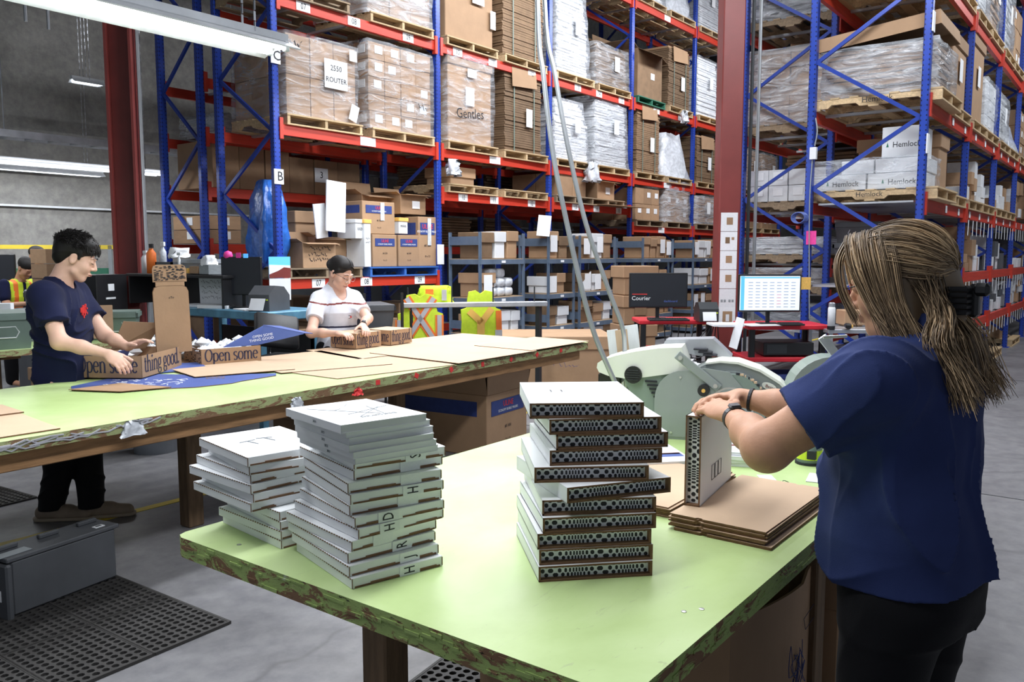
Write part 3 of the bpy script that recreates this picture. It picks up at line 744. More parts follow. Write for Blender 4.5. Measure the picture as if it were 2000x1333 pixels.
load('open', 7.10, 8.25, zt, .5, .5, .38, 'larger open carton behind the handwritten one', note=False)
load('gaylord', 6.95, 8.5, zt+.4, .4, .3, .3, 'carton standing behind the white board, first bay', note=False)
for (x, y, z, w, h, ry, l) in ((7.02, 8.05, zt+.44, .34, .62, .05, 'tall blank white board standing among cartons'), (6.83, 8.12, zt+.36, .2, .42, -.12, 'short white board leaning left of tall white board')):
    o = bx('white_board', (x, y, z+h/2), (w, .015, h), 'paper', rot=(0, ry, .1)); tag(o, l, 'board')
def file_box(x, y, z, w, d, h, l, lid='amber'):
    t = thing('file_box', l, 'box', (x, y, z), .15)
    MB().rbox((0, d/2, h/2), (w, d, h), .005, 'white_carton').build('box_body', t); MB().rbox((0, d/2, h+.02), (w+.02, d+.02, .05), .005, lid).build('lid', t)
    scribble(t, (0, -.003, h*.6), w*.7, h*.2, (1, 0, 0), n=2, t=.005, seed=3)
file_box(7.36, 7.98, zt+.36, .2, .3, .2, 'white file box with writing beside tall white board', 'white_carton')
file_box(7.46, 7.96, zt, .13, .3, .56, 'narrow white and amber box stacked above worker in white shirt')
file_box(8.2, 8.05, zt+.44, .2, .3, .17, 'small white file box with yellow lid between printed cartons')
# blue plastic bag hung on the first frame
me = shell(.58, .34, 1.02, 'blue_bag', 77, .05, .25, 8, 9)
for v in me.vertices:
    k = v.co.z/1.02; f = min(1, math.sin(math.pi*min(max(k*.84+.10, .05), .97))**.42+.02); v.co.x *= f*1.1; v.co.y = .17+(v.co.y-.17)*f
o = link(me, 'blue_plastic_bag', None, (6.42, 8.36, 1.47), (0, 0, 1.3)); tag(o, 'large blue plastic bag hanging on the first rack frame', 'bag')
# ground level of the first bay: dark stored boxes
for k, (x, w, h) in enumerate(((6.55, .6, .7), (7.2, .55, .9), (7.85, .6, .75), (8.45, .5, .95))):
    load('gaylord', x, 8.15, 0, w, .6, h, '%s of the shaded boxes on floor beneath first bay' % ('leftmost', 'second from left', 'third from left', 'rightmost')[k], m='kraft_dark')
# ---- second rack loads
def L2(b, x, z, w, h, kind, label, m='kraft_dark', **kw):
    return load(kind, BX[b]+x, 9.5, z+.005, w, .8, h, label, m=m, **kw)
T = L2(0, .75, 2.46, 1.2, .60, 'cartons', 'row of brown cartons on second rack, left part, seen through frame', n=(3, 1, 1), note=False, m='kraft')
T = L2(0, 2.0, 2.46, 1.3, .50, 'cartons', 'row of brown cartons with sheet marked 3, second rack', n=(3, 1, 1), note=False, m='kraft')
bx('note', (-.1, -.01, .28), (.24, .006, .2), 'paper', T); lettering('3', T, (-.1, -.016, .28), .13, (1, 0, 0))
L2(0, .8, 3.13, 1.1, .26, 'stack', 'low silver wrapped bundle on second rack, first bay left', m='white_carton', wrap='wrap_heavy', note=False)
L2(0, 2.0, 3.13, 1.1, .5, 'stack', 'dark wrapped bundle on second rack, first bay right', note=False, wrap='wrap')
L2(0, .3, 1.75, .5, .36, 'cartons', 'two small cartons on second rack by the first frame', n=(1, 1, 2), m='kraft')
for b in range(1, 5):
    for x in (.72, 2.0):
        for z, h, zl in ((1.75, .5, 'low'), (2.46, .8, 'second'), (3.80, .9, 'third'), (5.2, .9, 'top')):
            if (b+int(x*3)+int(z*4)) % 3 == 0: continue
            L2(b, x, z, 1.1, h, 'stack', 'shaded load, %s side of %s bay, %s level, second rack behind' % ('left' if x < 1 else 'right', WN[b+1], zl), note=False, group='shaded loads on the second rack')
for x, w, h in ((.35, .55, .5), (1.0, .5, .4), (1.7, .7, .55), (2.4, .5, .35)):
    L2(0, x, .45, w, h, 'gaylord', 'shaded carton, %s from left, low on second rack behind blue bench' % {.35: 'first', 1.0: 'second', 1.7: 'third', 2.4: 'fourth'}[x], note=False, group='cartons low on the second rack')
# ================================================================ loads on the aisle rack and the rack behind it
def AP(b, s, z, kind, w, h, label, pm='pallet_wood', d=1.06, n=None, stamp=False, **kw):
    x = AX[b]+(.66 if s == 0 else 1.80)
    place = ('near', 'far')[s]+' half of '+WN[b+1]+' bay, aisle rack'
    p = pallet(x, 1.84, z, 1.08, 1.22, pm, 'pallet at %s, %.0f beams up' % (place, z) if False else '%s pallet, %s level, %s' % ('stamped' if stamp else 'wooden', kw.pop('lev'), place))
    if kind: return load(kind, x, 1.90, z+PH, w, d, h, label+', '+place, **({'n': n} if n else {}), **kw), p
    return None, p
# first bay, near slot, level 3.19: sheets with a tilted tray lid
p = pallet(10.12, 1.76, 3.19, 1.10, 1.32, 'pallet_wood', 'pallet with stamped side under lidded wrapped stack, aisle rack')
lettering('Hemlock', p, (-.575, .62, .068), .085, (0, -1, 0), m='ink')
T = load('stack', 10.14, 1.85, 3.19+PH, 1.0, 1.12, .50, 'wrapped sheet stack under a tilted brown tray lid, aisle rack', m='kraft', wrap='wrap_heavy', note=False)
t = thing('tray_lid', 'long shallow brown tray lid tilted on top of wrapped stack', 'lid', (10.14, 2.42, 3.19+PH+.64), (math.radians(-6), 0, 0))
MB().box((0, 0, .07), (1.08, 1.22, .008), 'kraft').build('lid_top', t)
for c, s in (((-.54, 0, .0), (.008, 1.22, .14)), ((.54, 0, 0), (.008, 1.22, .14)), ((0, -.61, 0), (1.08, .008, .14)), ((0, .61, 0), (1.08, .008, .14))): MB().box(c, s, 'kraft').build('lid_side', t)
# level 2.19: white printed cartons on a stamped pallet
p = pallet(10.12, 1.76, 2.19, 1.10, 1.32, 'pallet_wood', 'pallet with stamped side under white printed cartons, aisle rack')
lettering('Hemlock', p, (-.575, .66, .068), .075, (0, -1, 0), m='ink')
def hem(x, y, z, w, d, h, label, rz=0, txt=True):
    t = thing('white_carton', label, 'carton', (x, y, z), rz)
    MB().rbox((0, 0, h/2), (w, d, h), .006, 'white_carton').build('carton_body', t)
    if txt:
        lettering('Hemlock', t, (-w/2-.002, -d*.12, h*.42), .085, (0, -1, 0), m='ink', wx=.9)
        MB().prism([(-.012, 0), (.012, 0), (0, .05)], 0, .002, 'pallet_green', Matrix(((0, 0, -1, -w/2-.001), (-1, 0, 0, -d*.12+.19), (0, 1, 0, h*.36), (0, 0, 0, 1)))).build('tree_emblem', t)
    return t
zz = 2.19+PH
hem(10.0, 2.20, zz, .6, .56, .17, 'lower white printed carton at right end of stamped pallet')
hem(10.0, 2.78, zz, .6, .56, .17, 'lower white printed carton at left end of stamped pallet')
hem(10.02, 2.16, zz+.175, .6, .50, .15, 'upper white plain carton, right of the wrapped pair', txt=False)
hem(10.04, 2.60, zz+.175, .6, .34, .15, 'upper white plain carton, left of the wrapped pair', txt=False)
hem(10.0, 2.16, zz+.33, .5, .40, .33, 'white printed carton standing on top of the white stack')
T = load('bag', 10.02, 1.9, zz, .7, 1.1, .02, 'x') if False else None
o = link(shell(.68, 1.2, .34, 'wrap', 55, .03, .02), 'stretch_wrap', None, (10.0, 1.88, zz)); tag(o, 'clear film around the white cartons on stamped pallet', 'plastic film')
load('gaylord', 10.9, 1.95, 2.19+.005, .5, .9, .78, 'plain brown carton beside white cartons, aisle rack lower level', note=False)
# further loads
lev = {2.19: 'lower', 3.19: 'middle', 4.53: 'upper', 5.9: 'top'}
spec = [(0, 1, 3.19, 'gaylord', .9, .85, 'tall brown carton with lid', {}), (0, 0, 4.53, 'stack', 1.0, .8, 'white wrapped load', dict(m='paper', wrap='wrap_heavy')),
        (0, 1, 4.53, 'stack', 1.0, 1.0, 'silvery wrapped load', dict(m='white_carton', wrap='wrap_heavy')),
        (1, 0, 3.19, 'gaylord', .95, 1.1, 'lidded brown carton', {}), (1, 1, 3.19, 'cartons', 1.0, .7, 'white cartons in film', dict(m='white_carton', n=(3, 2, 3), wrap='wrap')),
        (1, 0, 4.53, 'stack', 1.0, 1.0, 'tall film-wrapped load', dict(m='paper', wrap='wrap_heavy')), (1, 1, 4.53, 'stack', 1.0, 1.0, 'tall brown wrapped load', dict(m='kraft', wrap='wrap')),
        (2, 0, 3.19, 'stack', 1.0, .7, 'wrapped pale load', dict(m='paper', wrap='wrap_heavy')), (2, 1, 3.19, 'bag', 1.0, .7, 'clear plastic load', {}),
        (2, 0, 4.53, 'stack', 1.0, 1.0, 'silvery load', dict(m='white_carton', wrap='wrap_heavy')), (2, 1, 4.53, 'cartons', 1.0, .9, 'brown cartons', dict(n=(3, 2, 3))),
        (3, 0, 3.19, 'cartons', 1.0, .8, 'brown cartons', dict(n=(3, 2, 3))), (3, 1, 3.19, 'stack', 1.0, .8, 'wrapped load', dict(m='kraft', wrap='wrap')),
        (3, 0, 4.53, 'stack', 1.0, 1.0, 'wrapped load', dict(m='white_carton', wrap='wrap_heavy')), (3, 1, 4.53, 'stack', 1.0, 1.0, 'brown load', dict(m='kraft', wrap='wrap')),
        (4, 0, 3.19, 'stack', 1.0, .9, 'wrapped load', dict(m='kraft', wrap='wrap')), (4, 0, 4.53, 'stack', 1.0, .9, 'white load', dict(m='paper', wrap='wrap')),
        (4, 1, 3.19, 'cartons', 1.0, .9, 'brown cartons', dict(n=(3, 2, 3))), (0, 1, 2.19, None, 0, 0, '', {}), (1, 0, 2.19, None, 0, 0, '', {}), (1, 1, 2.19, None, 0, 0, '', {}), (2, 0, 2.19, None, 0, 0, '', {}), (2, 1, 2.19, None, 0, 0, '', {})]
for b, s, z, k, w, h, l, kw in spec: AP(b, s, z, k, w, h, l, lev=lev[z], **kw)
# small white and brown cartons on the lower shelves of bays two to five, with hanging label strips
rr = random.Random(3); NW = ['', 'first', 'second', 'third', 'fourth', 'fifth', 'sixth', 'seventh', 'eighth', 'ninth', 'tenth']; TW = ('bottom', 'second', 'third')
for b in range(1, 5):
    for z in (.71, 1.38, 2.19+PH):
        x = AX[b]+.12; col_n = 0
        while x < AX[b+1]-.2:
            w = .17+.16*rr.random(); n = rr.choice((1, 1, 2, 3)) if z > 1.3 else rr.choice((2, 3)); mm = rr.choice(('white_carton', 'white_carton', 'kraft', 'tote_grey' if z < 2 else 'kraft'))
            col_n += 1; hh = 0; top = (.52 if z < 1.3 else .62)
            for k in range(n):
                h = min(.12+.14*rr.random(), top-hh)
                if h < .08: break
                o = bx('small_carton', (x+w/2, 2.1+rr.random()*.08, z+.004+hh+h/2), (w*.94, .36, h-.004), mm, rot=(0, 0, (rr.random()-.5)*.12))
                cn = {'white_carton': 'white carton', 'kraft': 'brown carton', 'tote_grey': 'grey bin'}[mm]
                tag(o, 'small %s, %s in %s column, %s shelf, %s bay, aisle rack' % (cn, TW[k], NW[col_n], {.71: 'low', 1.38: 'middle'}.get(z, 'upper'), WN[b+1]), cn.split()[1], 'cartons on aisle rack shelves')
                hh += h
            x += w+.03+.08*rr.random()
    for z in (2.07, 1.27, .62):
        for k in range(7):
            o = bx('hanging_label', (AX[b]+.2+.33*k+.1*rr.random(), 1.855, z-.11), (.045, .003, .20), 'paper', rot=(0, (rr.random()-.5)*.4, 0))
            tag(o, '%s white label strip hanging from %s beam, %s bay of aisle rack' % (NW[k+1], {2.07: 'upper', 1.27: 'middle'}.get(z, 'low'), WN[b+1]), 'label', 'label strips on the aisle rack')
for b in range(0, 4):
    for z in (.71, 1.38) if b else (): bx('shelf_deck', (1.225+AX[b]-AX[0], .57, z-.02), (2.3, 1.0, .02), 'galv', rack3)
bx('shelf_deck', (1.225, .57, 2.17), (2.3, 1.0, .02), 'galv', rack3)
# floor row of the aisle rack
for b in range(1, 4):
    load('gaylord', AX[b]+.7, 2.0, .127, .9, .8, .40, 'brown carton on floor pallet of aisle rack, %s bay' % WN[b+1], note=False)
    pallet(AX[b]+.7, 1.8, 0, 1.1, 1.1, 'pallet_wood', 'wooden pallet on the floor in aisle rack, %s bay' % WN[b+1])
# grey totes on the low shelf of the first bay
def tote(x, y, z, w, d, h, label, rz=0, m='tote_grey', logo=True, lid=True):
    t = thing('plastic_tote', label, 'tote', (x, y, z), rz); a = .03
    vs = [(-w/2+a, -d/2+a, 0), (w/2-a, -d/2+a, 0), (w/2-a, d/2-a, 0), (-w/2+a, d/2-a, 0), (-w/2, -d/2, h), (w/2, -d/2, h), (w/2, d/2, h), (-w/2, d/2, h)]
    MB().add(vs, [BOXF[0]]+BOXF[2:]+[(0, 1, 2, 3)], m).build('tote_body', t)
    for s in (-1, 1):
        MB().box((0, s*d/2, h-.02), (w+.02, .02, .04), m).build('rim', t); MB().box((s*w/2, 0, h-.02), (.02, d+.02, .04), m).build('rim', t)
    if lid: MB().rbox((0, 0, h+.006), (w, d, .02), .004, m).build('lid', t)
    if logo:
        for sgn, ax in ((-1, 0), (-1, 1)):
            pts = [(-.1, 0), (-.075, .045), (.075, .045), (.1, 0), (.075, -.045), (-.075, -.045), (-.1, 0)]
            if ax == 0: P = [(-w/2+a*.45, q[0], h*.5+q[1]) for q in pts]
            else: P = [(q[0], -d/2+a*.45, h*.5+q[1]) for q in pts]
            MB().tube(P, .005, 'paper', 4).build('hexagon_emblem', t)
    return t
for k in range(3): tote(10.2, 2.62, 1.28+.235*k, .6, .5, .215, '%s of three grey totes stacked behind the right monitor' % ('lowest', 'middle', 'topmost')[k])
bx('shelf_deck', (.6, .57, 1.265), (1.1, 1.05, .025), 'galv', rack3)
# ---- rack behind (left of the aisle rack)
def CP(x, z, kind, w, h, label, pm='pallet_old', pal=True, **kw):
    if pal: pallet(CX[0]+x, 3.26, z, 1.1, 1.15, pm, 'dark pallet under '+label)
    load(kind, CX[0]+x, 3.3, z+(PH if pal else .01), w, 1.05, h, label, **kw)
CP(.62, 3.19, 'cartons', 1.0, .95, 'brown cartons in bright film right of the red square column', n=(2, 4, 4), wrap='wrap_heavy', note=False)
CP(.62, 4.53, 'stack', 1.0, 1.0, 'black and silver wrapped load high beside red square column', m='tote_grey', wrap='wrap_heavy', note=False)
CP(.62, 2.19, 'cartons', .9, .42, 'small white cartons low beside the red square column', m='white_carton', n=(3, 4, 2))
for z, l, m in ((1.50, 'film-wrapped flat bundle on upper of two low shelves behind left monitor', 'white_carton'), (1.10, 'film-wrapped flat bundle on lower shelf behind left monitor', 'kraft'), (.6, 'dark crates on lowest shelf behind red carts', 'tote_grey')):
    CP(.62, z, 'stack', 1.0, .2 if z > 1 else .35, l, m=m, wrap='wrap_heavy', note=False, pal=z > 1)
for q, x in enumerate((1.85, 3.1, 4.3, 5.5)):
    for z, zl in ((1.10, 'low'), (2.19, 'second'), (3.19, 'third'), (4.53, 'top')):
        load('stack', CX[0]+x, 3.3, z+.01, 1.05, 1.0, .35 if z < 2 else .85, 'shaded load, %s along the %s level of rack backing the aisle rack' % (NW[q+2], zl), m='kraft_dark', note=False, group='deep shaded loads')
# ================================================================ grey shelving units under the front rack
def shelving(x0, x1, y0, y1, h, levels, label):
    t = thing('shelving_unit', label, 'shelving', (x0, y0, 0)); W = x1-x0; D = y1-y0
    for X in (0, W):
        for Y in (0, D):
            MB().box((X, Y, h/2), (.045, .008, h), 'shelf_grey').box((X+(.018 if X == 0 else -.018), Y, h/2), (.008, .045, h), 'shelf_grey').build('corner_post', t)
        for z in (h-.12, .62): MB().box((X, D/2, z), (.01, D, .12), 'shelf_grey').build('end_band', t)
    for z in levels:
        MB().box((W/2, D/2, z), (W, D, .02), 'shelf_board').build('shelf', t)
        MB().box((W/2, -.01, z-.035), (W, .02, .07), 'shelf_grey').build('shelf_beam', t)
        MB().box((0, D/2, z-.035), (.02, D, .07), 'shelf_grey').build('shelf_beam', t)
        MB().box((W/2, -.023, z-.035), (.09, .004, .035), 'paper').build('shelf_tag', t)
    return t
US = [(9.03, 10.07, 'leftmost'), (10.70, 11.45, 'second from left'), (11.60, 12.75, 'middle'), (13.75, 15.0, 'second from right'), (15.9, 17.1, 'rightmost')]
rr = random.Random(21)
for i, (a, b, w) in enumerate(US):
    shelving(a, b, 7.4, 7.95, 1.93, (.12, .49, 1.0, 1.55), '%s of five blue-grey steel shelving units below the rack' % w)
    for z, ln in ((.12, 'bottom shelf'), (.49, 'second shelf'), (1.0, 'third shelf'), (1.55, 'top shelf')):
        x = a+.06; k = 0
        while x < b-.2:
            ww = .22+.2*rr.random(); ww = min(ww, b-.05-x); h = (.25+.1*rr.random()) if z < 1.4 else .3+.12*rr.random()
            m = rr.choice(('kraft', 'kraft', 'kraft_dark', 'white_carton'))
            if (i, ln) == (0, 'third shelf') and k: 
                x += ww+.03; continue
            load('gaylord', x+ww/2, 7.44, z+.011, ww*.95, .4, h, '%s carton, %s from left, %s of the %s steel shelving' % ('white' if m == 'white_carton' else 'brown' if m == 'kraft' else 'dark', ('first', 'second', 'third', 'fourth', 'fifth')[k], ln, w), m=m, note=rr.random() < .3)
            x += ww+.03; k += 1
for k in range(8):     # water packs
    o = link(shared('pack', lambda: MB().rbox((0, 0, .07), (.17, .2, .13), .03, 'clear_bag').mesh('bottle_pack', True)), 'bottle_pack', None, (9.42+.19*(k % 3), 7.55+.0*k, 1.011+.135*(k//3)))
    tag(o, 'clear wrapped pack, %s of %s row, third shelf of leftmost shelving' % (('left', 'middle', 'right')[k % 3], ('bottom', 'middle', 'top')[k//3]), 'pack', 'clear packs on the shelving')
    if k == 7: break
o = bx('paper_sheet', (10.62, 7.42, 2.06), (.01, .2, .34), 'paper', rot=(.1, .35, .6)); tag(o, 'white folded paper sticking up above second shelving unit', 'paper')
o = tag(MB().box((11.9, 7.5, .75), (.34, .3, .0), 'paper').sheet([(11.66, 7.45, 1.02), (12.0, 7.45, 1.02), (12.02, 7.45, 1.34), (11.72, 7.45, 1.14)], .02, 'paper').build('magazine_holder'), 'white slanted magazine holder on the middle grey shelving unit', 'holder')
# tall stacked cartons behind the left monitor
for k in range(4):
    t = load('gaylord', 9.30, 5.02, .37*k, .46, .4, .36, '%s carton of the four stacked behind left monitor' % ('lowest', 'second from bottom', 'third from bottom', 'topmost')[k], rz=-.65, note=False)
    MB().box((0, -.006, .20), (.16, .004, .16), 'kraft_dark').build('printed_mark', t)
# ================================================================ red carts and the steel bench by the column
CR = math.radians(-52)
def cart(x, y, L, D, h, label, low=.60):
    t = thing('utility_cart', label, 'cart', (x, y, 0), CR)
    for z, nm in ((h, 'top_shelf'), (low, 'middle_shelf'), (.22, 'bottom_shelf')):
        MB().rbox((0, D/2, z-.02), (L, D, .045), .008, 'cart_red').build(nm, t)
    for sx in (-1, 1):
        for sy in (.04, D-.04):
            MB().rbox((sx*(L/2-.05), sy, (h+.1)/2), (.055, .055, h-.1), .006, 'black_plastic').build('leg', t)
            MB().cyl((sx*(L/2-.05)-.015, sy, .045), (sx*(L/2-.05)+.015, sy, .045), .045, 'rubber', 12).build('caster', t)
    return t
cart(8.07, 3.92, .80, .5, .92, 'red topped cart on black legs under dark monitor')
cart(8.15, 2.76, .80, .55, .92, 'red topped cart on black legs under lit monitor')
t = thing('steel_bench', 'grey steel bench right of the lit monitor cart', 'bench', (8.50, 2.12, 0), CR)
MB().rbox((0, .3, .87), (.75, .6, .04), .005, 'galv').build('bench_top', t)
for sx in (-.34, .34):
    for sy in (.03, .57): MB().box((sx, sy, .425), (.035, .035, .85), 'galv').build('leg', t)
MB().box((0, .3, .3), (.7, .56, .02), 'galv').build('lower_shelf', t)
def monitor(x, y, z, w, h, rz, label, lit):
    t = thing('monitor', label, 'monitor', (x, y, z), rz)
    MB().rbox((0, 0, .13+h/2), (w, .03, h), .006, 'black_plastic').build('casing', t)
    s = MB().box((0, -.017, .13+h/2), (w-.03, .003, h-.035), 'screen_lit' if lit else 'screen_dark').build('screen', t)
    MB().rbox((0, .02, .012), (.2, .16, .018), .004, 'black_plastic').build('stand_base', t); MB().rbox((0, .03, .1), (.04, .02, .2), .004, 'black_plastic').build('stand_neck', t)
    return t
t = monitor(8.02, 4.12, .92, .62, .37, CR, 'large dark monitor with blue and white logos on red cart', False)
lettering('Courier', t, (-.185, -.020, .23), .062, (1, 0, 0), m='paper'); MB().box((-.20, -.02, .275), (.16, .002, .008), 'red_ink').build('logo_bar', t)
lettering('dashboard', t, (.13, -.020, .20), .035, (1, 0, 0), m='blue_card')
t = monitor(8.08, 2.94, .92, .62, .37, CR, 'lit monitor showing a white spreadsheet on red cart', True)
MB().box((-.27, -.0195, .315), (.035, .002, .33), 'glow_blue').build('screen_sidebar', t); MB().box((0, -.0195, .468), (.58, .002, .012), 'glow_blue').build('screen_title_bar', t)
mb = MB()
for r in range(9):
    for c in range(7): mb.box((-.19+.07*c, -.0195, .42-.03*r), (.045, .001, .004), 'red_ink' if c == 4 and r > 3 and r < 8 else 'tote_grey')
mb.build('screen_table_text', t)
o = bx('sticky_note', (8.30, 2.66, 1.33), (.10, .006, .12), 'amber', rot=(0, 0, CR)); tag(o, 'orange sticky note on the right edge of lit monitor', 'note')
def keyboard(x, y, z, rz, label, w=.42):
    t = thing('keyboard', label, 'keyboard', (x, y, z), rz)
    MB().rbox((0, 0, .009), (w, .14, .018), .004, 'black_plastic').build('keyboard_body', t)
    mb = MB()
    for r in range(5):
        for c in range(15): mb.box((-w/2+.03+c*(w-.06)/14, -.05+.025*r, .022), (.018, .018, .008), 'dark_steel')
    mb.build('keys', t); return t
keyboard(7.93, 3.95, .925, CR, 'black keyboard in front of dark monitor'); keyboard(8.12, 2.74, .925, CR, 'black keyboard in front of lit monitor', .25)
def printer(x, y, z, rz, label, s=1, m='dark_steel'):
    t = thing('label_printer', label, 'printer', (x, y, z), rz)
    P = [(-.13, 0), (.13, 0), (.13, .12), (.06, .19), (-.05, .20), (-.13, .13)]
    MB().prism([(a*s, b*s) for a, b in P], -.1*s, .1*s, m, Matrix(((0, 0, 1, 0), (1, 0, 0, 0), (0, 1, 0, 0), (0, 0, 0, 1)))).build('printer_body', t)
    MB().sheet([(-.07*s, -.135*s, .10*s), (.07*s, -.135*s, .10*s), (.07*s, -.17*s, .01), (-.07*s, -.17*s, .01)], -.002, 'paper').build('label_strip', t)
    MB().box((.08*s, -.132*s, .09*s), (.02, .004, .012), 'lime').build('indicator', t); return t
printer(8.22, 3.66, .92, CR, 'black label printer beside the dark monitor keyboard')
o = bx('paper_sheet', (7.97, 2.98, .928), (.34, .26, .008), 'paper', rot=(0, 0, CR+.2)); tag(o, 'white papers on red cart in front of lit monitor', 'paper')
o = bx('paper_sheet', (7.80, 3.27, .928), (.3, .3, .02), 'paper', rot=(0, 0, CR)); tag(o, 'paper pile on left end of the lit monitor cart', 'paper')
t = thing('drink_bottle', 'white steel drink bottle beside lit monitor', 'bottle', (8.30, 2.40, .893))
MB().lathe([(.035, 0), (.035, .2), (.026, .22)], 'paper', 14).build('bottle_body', t, smooth=True); MB().lathe([(.03, .215), (.03, .25), (.02, .258)], 'galv', 14).build('bottle_cap', t); MB().lathe([(.037, -.0), (.037, .03)], 'black_plastic', 14).build('bottle_boot', t)
t = thing('barcode_scanner', 'small black and yellow barcode scanner on steel bench', 'scanner', (8.40, 2.27, .893), .4)
MB().rbox((0, 0, .03), (.14, .06, .05), .015, 'black_plastic').build('scanner_head', t); MB().rbox((-.04, -.03, .03), (.04, .02, .03), .005, 'amber').build('scanner_window', t)
o = load('gaylord', 8.75, 2.3, .89, .2, .2, .16, 'small brown carton on steel bench', rz=CR, note=False)
t = thing('desktop_computer', 'black desktop computer on the middle shelf under lit monitor', 'computer', (8.15, 2.80, .602), CR)
MB().rbox((.05, .2, .08), (.5, .38, .13), .006, 'black_plastic').build('casing', t); MB().box((-.07, .008, .08), (.2, .004, .09), 'dark_steel').build('front_panel', t)
tote(8.35, 2.9, .225, .55, .35, .2, 'blue plastic bin on the bottom shelf of right cart', CR, 'blue_print', False, False)
t = tag(MB().rbox((8.15, 4.05, .3), (.5, .35, .12), .01, 'tote_light', rz=CR).build('power_unit'), 'grey flat equipment box on the lower shelf of left cart', 'equipment')
o = bx('paper_sheet', (7.68, 3.10, .86), (.004, .14, .3), 'paper', rot=(.1, .2, -.6)); tag(o, 'paper sheet hanging from left corner of right cart', 'paper')
mb = MB()
for k in range(5): mb.tube(smooth_path([(7.9+.05*k, 3.98-.06*k, .88), (7.92+.04*k, 3.95-.05*k, .66-.03*k), (8.05+.05*k, 3.78-.06*k, .63-.04*k), (8.2, 3.6-.02*k, .88)]), .006, 'black_plastic', 5)
o = tag(mb.build('cable_bundle', kind='stuff'), 'tangle of black cables hanging under the left red cart', 'cables')
# pink tag and blue cable on the blue post
o = bx('pink_tag', (9.45, 2.985, 1.80), (.004, .11, .15), 'pink'); tag(o, 'pink note stuck on blue rack post above lit monitor', 'note')
mb = MB()
for k in range(4): mb.tube([(9.42-.01*k, 3.09+.075*math.cos(a/12*6.283)+.01*k, 2.02+.06*math.sin(a/12*6.283)) for a in range(13)], .007, 'blue_card', 5)
o = tag(mb.build('cable_coil'), 'coil of blue network cable hanging on blue rack post', 'cable')
o = bx('junction_box', (9.44, 2.99, 2.72), (.05, .07, .13), 'paper'); tag(o, 'small white electrical box on the blue rack post', 'box')
o = tag(MB().tube(smooth_path([(9.44, 2.98, 3.1), (9.43, 2.955, 2.95), (9.44, 2.98, 2.8)]), .008, 'tote_light', 5).tube(smooth_path([(9.44, 3.0, 2.66), (9.43, 3.01, 2.2), (9.43, 2.99, 1.5), (9.44, 2.97, .9)]), .007, 'tote_light', 5).build('hanging_cable'), 'thin grey cord running down the blue rack post', 'cord')
# ================================================================ blue bench with hutch in front of the first frame
t = thing('workbench', 'blue painted steel workbench behind the packing table on the left', 'bench', (4.58, 6.2, 0))
MB().rbox((.33, .85, 1.06), (.68, 1.75, .08), .008, 'blue_steel_bench').build('bench_top', t)
for sx in (.03, .64):
    for sy in (.12, 1.62): MB().box((sx, sy, .51), (.06, .06, 1.02), 'blue_steel_bench').build('leg', t)
MB().box((.62, .85, .5), (.02, 1.5, .75), 'black_plastic').build('back_panel', t)
t = thing('hutch_shelf', 'black hutch shelf holding bottles and trays left of the racks', 'shelf', (4.66, 7.05, 1.10))
MB().rbox((.12, .72, .30), (.32, 1.75, .03), .004, 'black_plastic').build('shelf_top', t)
MB().box((.27, .72, .14), (.015, 1.7, .28), 'black_plastic').build('back_panel', t)
for y in (-.12, 1.56): MB().box((.12, y, .14), (.3, .02, .285), 'black_plastic').build('side_panel', t)
o = bx('plan_sheet', (4.89, 7.50, 1.26), (.005, .42, .30), 'paper', rot=(0, -.03, 0)); tag(o, 'white plan drawing clipped below the black hutch shelf', 'paper')
scribble(o, (-.9, 0, 0), .8, .7, (0, -1, 0), (0, 0, 1), n=4, t=.012, seed=9)
t = thing('metal_cabinet', 'black metal locker with white label below hutch, behind the man', 'cabinet', (4.35, 8.42, .9), .35)
MB().rbox((0, .15, .25), (.42, .3, .52), .006, 'black_plastic').build('cabinet_body', t); MB().box((-.02, -.003, .38), (.08, .006, .07), 'paper').build('cabinet_label', t); MB().box((-.03, -.003, .27), (.13, .006, .018), 'paper').build('cabinet_label', t)
MB().box((0, .15, -.45), (.4, .28, .9), 'black_plastic').build('cabinet_base', t)
zs = 1.417
def bottle(x, y, z, r, h, m, cap, label):
    t = thing('spray_bottle', label, 'bottle', (x, y, z))
    MB().lathe([(r, 0), (r, h*.68), (r*.45, h*.8), (r*.4, h*.84)], m, 12).build('bottle_body', t, smooth=True)
    MB().rbox((0, -.008, h*.92), (.025, .06, h*.14), .004, cap).build('bottle_cap', t); return t
bottle(4.72, 8.43, zs, .038, .24, 'paper', 'paper', 'white bottle at left end of the black hutch shelf')
bottle(4.70, 8.27, zs, .048, .31, 'orange', 'black_plastic', 'orange spray bottle on the black hutch shelf')
bottle(4.76, 8.15, zs, .035, .33, 'clear_bag', 'paper', 'clear bottle right of orange bottle on hutch shelf')
bottle(4.68, 7.72, zs, .014, .22, 'paper', 'paper', 'thin white pump bottle between the trays on hutch shelf')
tote(4.78, 7.98, zs, .22, .28, .12, 'dark tray of pens on the hutch shelf', 0, 'tote_grey', False, False)
tote(4.82, 7.52, zs, .2, .46, .15, 'clear grey tray of small supplies on the hutch shelf', 0, 'bin_plastic', False, False)
o = bx('supply_box', (4.72, 7.60, zs+.035), (.12, .11, .05), 'amber'); tag(o, 'yellow small box in front of supply tray on hutch', 'box')
o = bx('supply_box', (4.72, 7.44, zs+.045), (.12, .14, .07), 'kraft'); tag(o, 'small brown box in front of supply tray on hutch', 'box')
o = bx('supply_box', (4.72, 7.25, zs+.05), (.14, .16, .09), 'tote_light'); tag(o, 'grey tissue box at right end of hutch shelf', 'box')
o = link(shell(.14, .12, .09, 'paper', 91, .05, .3, 3, 3), 'tissue', None, (4.72, 7.2, zs+.09)); tag(o, 'white crumpled tissue on top of the grey box, hutch shelf', 'tissue')
